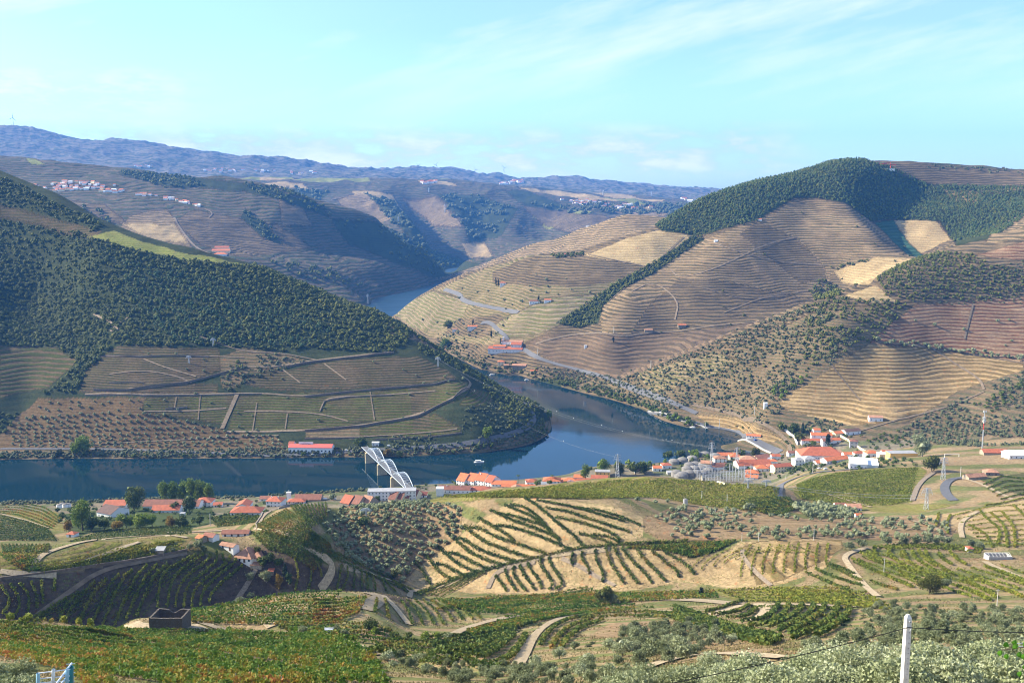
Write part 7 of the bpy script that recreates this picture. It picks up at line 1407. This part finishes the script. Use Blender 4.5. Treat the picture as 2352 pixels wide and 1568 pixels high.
for nm, a, nt_ in (('front_wall', (-wx, wx, -dy_, -dy_ + tw), None), ('rear_wall', (-wx, wx, dy_ - tw, dy_), lambda u: .28 * math.exp(-((u - .5) / .13) ** 2)), ('side_wall', (-wx + .003, -wx + tw, -dy_ + tw, dy_ - tw), None), ('side_wall', (wx - tw, wx - .003, -dy_ + tw, dy_ - tw), None)):
    V_, F_ = ragged(*a, hy, hash_(nm), nt_); new_obj(nm, mesh_py(nm, V_, F_, M_RUIN), ru)
v, f = merge([box_np(-wx + 5.5 + k * .55, -wx + 5.9 + k * .55, -dy_ - 1.0 + .1 * (k % 3), -dy_ - .5, -.2, .3 + .15 * (k % 2)) for k in range(13)]); new_obj('log_pile', mesh_py('log_pile', v, f, M_CONC), None, ru.location); tag(bpy.data.objects['log_pile'], 'row of pale rubble blocks at the foot of the ruin', 'rubble')
g2 = hit(2292, 1283, 420); r2 = tag(new_obj('roofless_hut', None, None, g2), 'long low roofless hut with bare white rafters', 'hut'); s2 = g2.y / FOC; wx2 = 28 * s2; 
for a in ((-wx2, wx2, -3, -2.6), (-wx2, wx2, 2.6, 3), (-wx2 + .003, -wx2 + .4, -2.6, 2.6), (wx2 - .4, wx2 - .003, -2.6, 2.6)): V_, F_ = ragged(*a, 2.3, 5); new_obj('wall', mesh_py('wall', V_, F_, M_GREYW), r2)
for k in range(7): x = -wx2 + .5 + k * (2 * wx2 - 1) / 6; v, f = merge([bar((x, -3.3, 2.35), (x, 0, 3.6), .12), bar((x, 3.3, 2.35), (x, 0, 3.6), .12)]); new_obj('rafter', mesh_py('rafter', v, f, M_CONC), r2)
# ------------------------------------------------------------------ gate, near concrete pole, cables
M_BLUEG = mat('light_blue_paint', (.30, .55, .75), .5, .1, 2); M_TEAL = mat('teal_paint', (.03, .22, .28), .4, .1, 2); M_PALEG = mat('pale_galvanised', (.60, .66, .74), .45)
def G_(px, py, d): return PD(px, py, d)
gd = 48.0; P_ = lambda x, y, dd=0: tuple(G_(x, y, gd + dd))
gt = tag(new_obj('farm_gate', None), 'pale blue metal farm gate with rails and diagonal braces', 'gate')
for a, b, r_, m, nm in [((88,1545),(82,1660),.09,M_BLUEG,'post'),((123,1536),(116,1660),.085,M_PALEG,'post'),((155,1536),(149,1660),.09,M_BLUEG,'post'),((88,1545),(161,1536),.03,M_PALEG,'rail'),((87,1558),(160,1551),.03,M_PALEG,'rail'),((86,1568),(160,1562),.03,M_PALEG,'rail'),((85,1580),(160,1575),.03,M_PALEG,'rail')]:
    v, f = tube_np([P_(*a), P_(*b)], [r_, r_], 8); new_obj(nm, mesh_py(nm, v, f, m, True), gt)
for a, b in (((165,1522),(125,1575)),((167,1540),(130,1580))): v, f = tube_np([P_(*a, 1.0), P_(*b, -1.0)], [.05, .05], 8); new_obj('brace', mesh_py('brace', v, f, M_PALEG), gt)
for k in range(5): v, f = tube_np([P_(152, 1524 + 10 * k, 1.2), P_(172, 1523 + 10 * k, 1.8)], [.02, .02], 5); new_obj('rail', mesh_py('rail', v, f, M_PALEG), gt)
v, f = tube_np([P_(161,1530,.6), P_(161,1650,.6)], [.17, .17], 12); new_obj('gate_roller', mesh_py('gate_roller', v, f, M_TEAL, True), gt)
pd_ = 38.0; tp = PD(2086, 1410, pd_); pw = .215; M_POST = mat('pole_concrete', (.62, .60, .56), .9, .22, 2.5)
cp = tag(new_obj('concrete_pole', None, None, (tp.x, tp.y, 0)), 'tall white concrete utility pole with a row of holes', 'pole'); cp.rotation_euler = (0, 0, R(8))
zt = tp.z; zb0 = height(tp.x, tp.y) - 1
v = [(sx * pw / 2 * k, sy * pw / 2 * k, z) for z, k in ((zb0, 1.25), (zt - .14, 1.0), (zt, .45)) for sx, sy in ((-1, -1), (1, -1), (1, 1), (-1, 1))]; f = [(i + 4 * l, (i + 1) % 4 + 4 * l, (i + 1) % 4 + 4 * l + 4, i + 4 * l + 4) for l in (0, 1) for i in range(4)] + [(8, 9, 10, 11)]
new_obj('shaft', mesh_py('shaft', v, f, M_POST), cp); M_HOLE = mat('hole_shadow', (.03, .03, .03), .9)
for k in range(16): v, f = tube_np([(0.03, -pw / 2 - .02, zt - .5 - k * .22), (0.03, -pw / 2 + .05, zt - .5 - k * .22)], [.018, .018], 8); new_obj('hole', mesh_py('hole', v, f, M_HOLE), cp)
v, f = merge([bar((0, -pw / 2 - .08, zt - .25), (0, -pw / 2 + .02, zt - .25), .03, 8), bar((0, -pw / 2 - .08, zt - .62), (.06, -pw / 2 - .08, zt - .5), .012)]); new_obj('hook', mesh_py('hook', v, f, M_METAL), cp)
kz = PD(2086, 1440, pd_ - .2)
cable('overhead_cable', 'black overhead cable running from the concrete pole down to the left', [tuple(kz), tuple(PD(1480, 1580, 36))], .019, .12, M_BLACKW)
cable('overhead_cable', 'black overhead cable running right from the concrete pole', [tuple(kz), tuple(PD(2420, 1452, 40))], .019, .06, M_BLACKW)
for k in range(2): cable('overhead_cable', ['lower','upper'][k] + ' of two short grey wires at the frame edge', [tuple(PD(2330, 1477 + 7 * (1 - k), 30)), tuple(PD(2420, 1466 + 10 * (1 - k), 30))], .012, .02, M_METAL)
# ------------------------------------------------------------------ individual trees
def tree(px, py, hP, kind, label, dmin=20, wr=1.0, dd=None, cat='tree', group=None, name=None, leaf=None, n=None, trunk=True, base=None, seed=None, lim=None):
    """tree standing on the ground at px,py with a crown hP photo units high; wr = width / height"""
    g = PD(px, py, dd) if dd else (PW(px, py, base) if base is not None else hit(px, py, dmin))
    if g is None: print('MISS', label); return
    g.z = min(g.z, height(g.x, g.y) + .1) if not dd else g.z
    h = hP * g.y / FOC * 1.04; pxm = FOC / g.y; sd = seed if seed is not None else hash_(label)
    m = dict(lime=M_LIME, broad=M_BROAD, olive=M_OLIVE, oliven=M_OLVN, oak=M_OAK, pine=M_PINE, cyp=M_CYP, scrub=M_SCRUB, amber=M_AMBER)[kind]
    if kind == 'cyp': rad = (h * .13 * wr, h * .13 * wr, h * .52); zc = h * .5
    elif kind in ('olive', 'oliven'): rad = (h * .5 * wr, h * .5 * wr, h * .42); zc = h * .60
    else: rad = (h * .42 * wr, h * .42 * wr, h * .42); zc = h * .58
    lf = leaf or max(.16, min(.9, 1.5 / pxm * 2352 / 1024 * .5)); nn = n or int(min(9000, max(350, 5.5 * rad[0] * rad[2] * 4 / lf ** 2)))
    e = tag(new_obj(name or {'cyp': 'cypress_tree', 'olive': 'olive_tree', 'oliven': 'olive_tree', 'pine': 'pine_tree'}.get(kind, 'broadleaf_tree'), None, None, g), label, cat, group)
    v, f, tn = crown_np(4 if kind != 'cyp' else 8, rad, zc, min(rad) * .3, nn, lf, sd, 'round', 1.0 if kind == 'cyp' else .75); new_obj('crown', mesh_np('crown', v, f, m, False, tn), e)
    if trunk: v, f = trunk_np(h * .28, max(.10, h * .032), sd, 4, rad[0] * .4); new_obj('trunk', mesh_py('trunk', v, f, M_TRUNKG if 'olive' in kind else M_BARK, True), e)
    return e
M_AMBER = foliage('amber_leaves', [(.14, .09, .02), (.24, .16, .03), (.33, .24, .05)], .2)
for i, (px, hP) in enumerate([(378,52),(398,54),(418,52),(440,54),(460,54),(480,52)]): tree(px, 1156, hP, 'lime', ['westernmost lime-green poplar behind the long warehouse','second lime-green poplar of the riverside row','third lime-green poplar of the riverside row','fourth lime-green poplar of the riverside row','fifth lime-green poplar, tallest of the riverside row','easternmost lime-green poplar of the riverside row'][i], 850, .62, group='lime-green poplars by the river', cat='poplar', name='poplar_tree')
for a in [(308,1172,60,'broad','huge round deep-green tree in front of the warehouse',780,.95), (190,1218,66,'lime','tall light green tree beside the dark-roofed hall',700,.7), (180,1212,40,'lime','broad light green tree left of the hall',700,.9), (158,1224,34,'amber','rust-tinged tree at the edge of the estate garden',680,.7), (210,1220,34,'broad','dark garden tree below the hall',680,1.1), (240,1216,26,'broad','low spreading tree by the hut track',680,1.2),
 (290,1213,38,'lime','yellow-green umbrella-shaped tree, west of the garden clump',690,1.2), (322,1212,36,'lime','yellow-green tree in the middle of the garden clump',690,1.3), (350,1210,32,'lime','yellow-green tree at the east end of the garden clump',690,1.1), (270,1220,26,'amber','bronze shrub-like tree under the garden clump',680,1.2), (396,1212,28,'amber','ochre tree by the pump house',680,1.1), (420,1210,30,'broad','dark round tree beside the pump house',680,1.1), (436,1178,42,'broad','dark tree between poplars and pump house',720,.8), (458,1205,24,'broad','round dark bush near the curved lane',680,1.1), (400,1176,26,'broad','very dark tree by the blue-white building',740,.9),
 (190,1040,36,'lime','bright green poplar group on the far bank',1160,1.5), (170,1046,20,'lime','small bright tree left of the far bank poplars',1160,1.1), (137,1052,20,'scrub','grey-green willow on the far bank edge',1150,1.0),
 (830,1036,32,'broad','large dark round tree at the far bridge head',1150,1.1), (888,1051,20,'amber','amber tree on the far bank below the bridge',1150,.9), (918,1050,18,'broad','small green tree right of the amber tree',1150,.9), (1120,1010,34,'lime','yellow-green tree in front of the dark spur',1160,.75), (1262,965,26,'lime','slender bright poplar at the tip of the spur',1300,.5),
 (952,1110,32,'broad','first of three slim trees right of the bridge',880,.55), (966,1110,32,'broad','second of three slim trees right of the bridge',880,.55), (984,1108,34,'broad','third and fullest of the slim trees right of the bridge',880,.65), (1022,1106,24,'oak','dark round tree left of the four orange gables',860,.95), (940,1118,10,'amber','small amber bush by the bridge ramp',860,1.1),
 (703,1146,14,'oak','wide dark tree behind the stone barn',860,2.2), (766,1148,16,'olive','rounded grey-green tree near the parked cars',840,1.1), (848,1154,14,'broad','green shrub at the apartment corner',800,1.0), (867,1156,18,'broad','leafy tree before the apartment block',790,1.0),
 (1345,1103,36,'lime','yellow-green tree left of the yellow block',880,.75), (1385,1090,36,'lime','large pale green plane tree behind the yellow block',900,.95), (1425,1092,34,'oak','dark green plane tree with pylon in front',900,.9), (1460,1090,34,'broad','spreading tree in the riverside park',900,1.0), (1480,1088,28,'broad','easternmost tree of the riverside park',900,1.1),
 (1535,1054,18,'broad','low riverside tree, west end',930,1.6), (1562,1052,18,'broad','low riverside tree before the wine tanks',930,1.6), (1590,1050,20,'lime','yellow tree in the riverside row',930,1.5), (1700,1054,26,'broad','weeping willow behind the orange roofs',950,.9), (1735,1052,24,'oak','round dark tree at the river mouth',950,.9), (1670,1078,14,'olive','grey tree amid the tanks',870,1.3),
 (2140,1083,38,'oak','big round dark tree on the football ground edge',840,1.35), (2118,1048,48,'olive','tall loose eucalyptus above the yellow depot',900,.95), (1836,1020,24,'oak','dark trees inside the railway curve',980,1.1), (1822,1000,26,'broad','leafy dark tree mass left of the manor',1000,1.3), (1795,990,22,'broad','round tree above the railway',1060,1.2),
 (1902,1026,32,'cyp','tall dark cypress before the white manor',900,1.2), (1844,1000,28,'cyp','tall cypress on the terrace left of the manor',1000,1.1), (1830,1012,20,'broad','orange tree beside the manor wall',960,.9), (1868,1025,14,'broad','pale tree in the manor garden',940,1.2),
 (1390,1388,44,'oak','solitary dark holm oak on the middle terrace',360,1.15), (2135,1362,44,'oak','largest rounded holm oak with a long shadow',300,1.5), (2174,1350,22,'olive','small olive at the right shoulder of the big holm oak',330,1.1), (1612,1365,20,'cyp','small dense cypress-like bush in the scrub row',360,2.2), (1410,1388,22,'olive','pale bush touching the holm oak',360,1.3),
 (1028,735+20,18,'broad','bright tree at the water left of the white quinta',1600,1.3), (1024,800,22,'lime','bright lime tree by the far water',1500,1.4), (1150,790,16,'cyp','cypress beside the white quinta gate',1500,.9), (1128,777,20,'cyp','tall cypress left of the white quinta',1500,.9), (1144,757,0.1,'cyp','',1500,.9),
 (1139,656,18,'cyp','first cypress by the terrace villa',1800,.8), (1145,656,17,'cyp','second cypress by the terrace villa',1800,.8), (1237,695,16,'cyp','cypress in the terrace farm court',1700,.9), (1409,786,13,'cyp','lone cypress at the terrace road',1500,1.1), (1086,747,14,'cyp','small cypress by the upper-road farmhouse',1650,.9),
 (655,1330,36,'cyp','tall cypress in the shaded orchard',0,1.2), (640,1352,34,'amber','golden conifer in the shaded orchard',0,.6), (664,1345,34,'pine','dark column of pines below the orchard path',0,.5), (612,1336,26,'olive','pale blue-green tree in the shaded orchard',0,1.0), (604,1300,26,'broad','dark fruit tree right of the farmhouse',0,1.1), (622,1290,22,'broad','dark tree behind the farmhouse garden',0,1.2), (640,1300,20,'broad','rounded dark shrub in the farmhouse garden',0,1.2), (593,1272,20,'oak','dark tree against the farmhouse roof',0,1.1),
 (552,1385,16,'olive','lone pale olive at the foot of the steep path',0,1.3), (575,1372,12,'olive','small olive on the bend of the steep path',0,1.3), (575,1332,18,'olive','olive below the farmhouse lean-to',0,1.1), (455,1262,26,'olive','tall silver olive beside the knoll sheds',0,.9), (466,1270,18,'olive','shorter silver olive beside the knoll sheds',0,1.0), (436,1262,14,'olive','olive at the track end of the yellow vineyard',0,1.0), (350,1268,10,'olive','small olive left of the square stone hut',0,1.2), (396,1266,10,'olive','small olive right of the square stone hut',0,1.2), (485,1236,14,'olive','olive behind the small white barn',0,1.3),
 (835,1210,26,'pine','flat-topped umbrella pine on the olive hill',0,1.3), (907,1330,22,'oak','dark bush at the gully mouth',0,1.0),
 (698,1458,24,'olive','olive bush left of the truck',0,1.1), (722,1452,12,'olive','low olive behind the truck cab',0,1.4), (770,1450,16,'olive','olive right behind the truck',0,1.2), (788,1462,18,'olive','olive right of the truck by the track',0,1.1),
 (850,1448,30,'broad','dense shrubs at the shoulder wall',0,1.5), (862,1460,20,'lime','yellowing fig at the shoulder wall',0,1.2), (905,1465,14,'broad','dark bush in the hollow hedge',0,1.8), (940,1465,14,'broad','second dark bush in the hollow hedge',0,1.8), (978,1472,26,'lime','bright green lemon tree in the hollow',0,1.0), (1005,1470,22,'lime','pale yellow-green tree next to the lemon tree',0,.8), (1030,1470,18,'olive','grey bush closing the hollow hedge',0,1.3)]:
    if not a[4]: continue
    tree(a[0], a[1], a[2], a[3], a[4], a[5], a[6], name={'holm': 'holm_oak'}.get(a[4][:4]))
for i, (px, py, hP) in enumerate([(1950,1263,22),(1978,1258,22),(2038,1253,22),(2072,1252,22),(2104,1250,20),(2130,1250,22),(2152,1248,16),(2175,1250,20),(2232,1258,20),(2250,1260,18)]):
    tree(px, py, hP, 'olive', ['first olive of the row above the fan terraces'] [0].replace('first', ORD[i]), 440, 1.15, group='olive row above the fan terraces', cat='olive tree')
for px, py in ((1268,1112),(1190,1112)): # palms
    g = hit(px, py, 860); h = 22 * g.y / FOC; e = tag(new_obj('palm_tree', None, None, g), 'tall palm ' + ('beside the hotel' if px > 1200 else 'above the pergola'), 'palm'); v, f = tube_np([(0, 0, -1), (0, 0, h)], [.35, .25], 6); new_obj('trunk', mesh_py('trunk', v, f, M_BARK), e)
    parts = []
    for k in range(16):
        a = k * 2.4; L_ = 2.6; q = [Vector((math.cos(a) * L_ * t_, math.sin(a) * L_ * t_, h + .9 * t_ * (1.4 - 1.9 * t_) * 1.6)) for t_ in (0, .35, .7, 1)]; s = Vector((-math.sin(a), math.cos(a), 0)) * .35
        V_ = [tuple(p + s * w_) for p, w_ in zip(q, (.3, 1, 1, .1))] + [tuple(p - s * w_) for p, w_ in zip(q, (.3, 1, 1, .1))]; parts.append((np.array(V_), [(i, i + 1, i + 5, i + 4) for i in range(3)]))
    v, f = merge(parts); me = mesh_py('crown', v, f, M_BROAD); new_obj('crown', me, e)
for i, (px, py, hP, k_) in enumerate([(1230,1518,30,'oliven'),(1285,1500,26,'oliven'),(1320,1480,20,'olive'),(1350,1520,34,'oliven'),(1400,1480,26,'oliven'),(1430,1495,42,'oliven'),(1460,1460,30,'oliven'),(1500,1492,48,'scrub'),(1540,1470,30,'oliven'),(1562,1490,40,'oliven'),(1480,1520,22,'scrub'),(1330,1540,30,'oliven'),(1400,1545,36,'oliven'),(1300,1560,30,'scrub'),(1270,1545,26,'oliven'),(890,1505,24,'oliven'),(905,1520,18,'oliven'),(925,1500,20,'scrub'),(960,1510,22,'oliven'),(985,1530,18,'oliven'),(1680,1468,26,'oliven'),(1560,1500,20,'oliven')]):
    tree(px, py + 12, hP, k_, 'silvery olive bush, ' + ['alone by the stony track end','second up from the stony track','small and low above the bank','wide, on the bank edge','pale, halfway up the bank','big, in the middle of the grove','behind the grove on the crest','brownish and tallest of the grove','thin, right of the brown tree','round, with visible trunk by the bank','low and dry under the grove','at the foot of the bank','full, at the foot of the bank','yellowish, lowest on the bank','beside the yellowish one','left end of the lower hedge','second in the lower hedge','brown, third in the lower hedge','fourth in the lower hedge','fifth in the lower hedge','single, above the dirt road','small, on the bare red ground'][i], 90, 1.15, cat='olive tree', group='olives around the stony track')
lab2 = ['leftmost near olive, over the dirt road','second near olive from the dirt road','third near olive from the dirt road','fourth near olive from the dirt road','near olive just left of the concrete pole','near olive directly behind the concrete pole','first near olive right of the pole','second near olive right of the pole','third near olive right of the pole','near olive at the right frame corner']
for i, (px, top, d_) in enumerate([(1505,1535,80),(1580,1528,72),(1660,1535,70),(1740,1505,66),(1850,1490,62),(1960,1478,60),(2065,1470,60),(2150,1478,57),(2240,1482,58),(2330,1470,60),(1640,1500,95),(1900,1470,85),(2010,1462,84),(2120,1462,85),(2290,1466,82),(1450,1558,70),(1800,1530,52),(1930,1520,50),(2170,1510,48),(2300,1515,49),(1700,1550,56),(2040,1530,47)]):
    P0 = PD(px, top, d_); zg = height(P0.x, P0.y); h = P0.z - zg; s0 = {}
    if h < 1.5: h = 3.5
    e = tag(new_obj('olive_tree', None, None, (P0.x, P0.y, P0.z - h)), lab2[i] if i < 10 else 'silvery near olive ' + ['peeping behind the dirt road olives','in the second rank left of the pole','in the second rank behind the pole','in the second rank right of the pole','in the second rank by the frame edge','low at the far left of the near grove','in front of the fourth near olive','lowest one left of the pole','lowest one right of the pole','lowest one at the right corner','low, between road olives','cut by the bottom frame at the pole'][i - 10], 'olive tree', 'near olive grove')
    h = max(h, 3.0); v, f, tn = crown_np(0, (2.3, 2.3, h * .36), h * .58, .5, 17000, .10, 300 + i, 'round', .9); new_obj('crown', mesh_np('crown', v, f, M_OLVN, False, tn), e)
    v, f = trunk_np(h * .3, .16, i, 5, 1.2); new_obj('trunk', mesh_py('trunk', v, f, M_TRUNKG, True), e)
for i, (px, top, d_) in enumerate([(20,1510,62),(55,1545,54),(-20,1520,58),(10,1560,50)]):
    P0 = PD(px, top, d_); h = 3.4; e = tag(new_obj('olive_tree', None, None, (P0.x, P0.y, P0.z - h)), ['tallest grey olive left of the blue gate','small olive touching the blue gate','olive cut by the left frame edge','lowest olive in the left corner'][i], 'olive tree', 'olives by the gate')
    v, f, tn = crown_np(0, (1.4, 1.4, 1.3), h * .6, .35, 9000, .08, 700 + i, 'round', .9); new_obj('crown', mesh_np('crown', v, f, M_OLVN, False, tn), e); v, f = trunk_np(h * .3, .12, i, 4, .8); new_obj('trunk', mesh_py('trunk', v, f, M_TRUNKG, True), e)
# fig-like branch reaching in at the right edge
lfm = foliage('broad_green_leaf', [(.05, .16, .01), (.09, .24, .015), (.14, .30, .02)], .35); e = tag(new_obj('leafy_branch', None), 'bright green leafy branch reaching in at the frame edge', 'branch'); 
for bx, by in (((2420,1520)), ((2310,1490))),: pass
v, f = tube_np([PD(2700, 1500, 12), PD(2420, 1478, 12), PD(2360, 1484, 12), PD(2300, 1492, 12)], [.02, .014, .010, .006], 6); new_obj('stem', mesh_py('stem', v, f, M_BARK), e)
r_ = random.Random(8)
for k, (px, py, a) in enumerate([(2300,1492,-100),(2312,1500,-80),(2325,1488,20),(2340,1496,-70),(2350,1484,40),(2335,1482,120),(2352,1500,-90),(2318,1484,150),(2345,1540,-100),(2352,1525,-60)]):
    c = PD(px, py, 12 + r_.uniform(-.2, .2)); L_ = .085; ca, sa = math.cos(R(a)), math.sin(R(a)); q = [(0, 0), (.3, .34), (.7, .4), (1, 0), (.7, -.4), (.3, -.34)]
    V_ = [(c.x + (x * ca - y * sa) * L_ , c.y + abs(y) * .05, c.z + (x * sa + y * ca) * L_ ) for x, y in q] + [(c.x + .5 * ca * L_, c.y - .015, c.z + .5 * sa * L_)]; me = mesh_py('leaf', V_, [(i, (i + 1) % 6, 6) for i in range(6)], lfm); new_obj('leaf', me, e)
# a concrete quay barge-like jetty
# ------------------------------------------------------------------ write the remembered plants
place_plants('oak', 'holm_oak', 'dark evergreen tree of the hillside woods', 'tree', 'evergreen trees of the hillside woods', 'evergreen_forest')
place_plants('pine', 'pine_tree', 'pointed pine standing in the hillside woods', 'pine', 'pines of the hillside woods', 'pine_forest')
place_plants('scrub', 'shrub', 'low rounded shrub on the dry slopes', 'shrub', 'shrubs of the dry slopes', 'scrub_vegetation', 150)
place_plants('olive', 'olive_tree', 'small grey-green olive of the hillside groves', 'olive tree', 'olives of the hillside groves', 'olive_foliage_mass', 80)
place_plants('olivemid', 'olive_tree', 'silvery olive of the grove on the near slope', 'olive tree', 'olives of the near slope', 'olive_foliage_mass', 130)
place_plants('scrubmid', 'shrub', 'dry tufted shrub on the near terraces', 'shrub', 'shrubs of the near terraces', 'scrub_vegetation', 140)
place_plants('broad', 'leafy_tree', 'leafy green tree of the river banks and gardens', 'tree', 'leafy trees of the banks and gardens', 'riverbank_vegetation')
place_plants('lime', 'yellow_green_tree', 'bright yellow-green tree among the darker bank trees', 'tree', 'yellow-green trees of the banks', 'yellow_green_vegetation')
# ------------------------------------------------------------------ haze between the hills
hm = bpy.data.materials.new('haze'); hm.use_nodes = True; nt = hm.node_tree; nt.nodes.remove(nt.nodes['Principled BSDF'])
pv = nt.nodes.new('ShaderNodeVolumePrincipled'); pv.inputs['Color'].default_value = (.10, .36, 1.0, 1); pv.inputs['Density'].default_value = HAZE; pv.inputs['Anisotropy'].default_value = 0.0
nt.links.new(pv.outputs[0], nt.nodes['Material Output'].inputs['Volume'])
top = float(max(GZ.max(), H)) + 130; x0 = 10500.0; lo = float(GZ.min()) - 1.5
co = [(sx * x0, y, z) for z in (lo, top) for sx, y in ((-1, -60), (1, -60), (1, 14100), (-1, 14100))]
haze = tag(new_obj('haze', mesh_np('haze', co, [(3, 2, 1, 0), (4, 5, 6, 7), (0, 1, 5, 4), (1, 2, 6, 5), (2, 3, 7, 6), (3, 0, 4, 7)], hm)), kind='stuff')
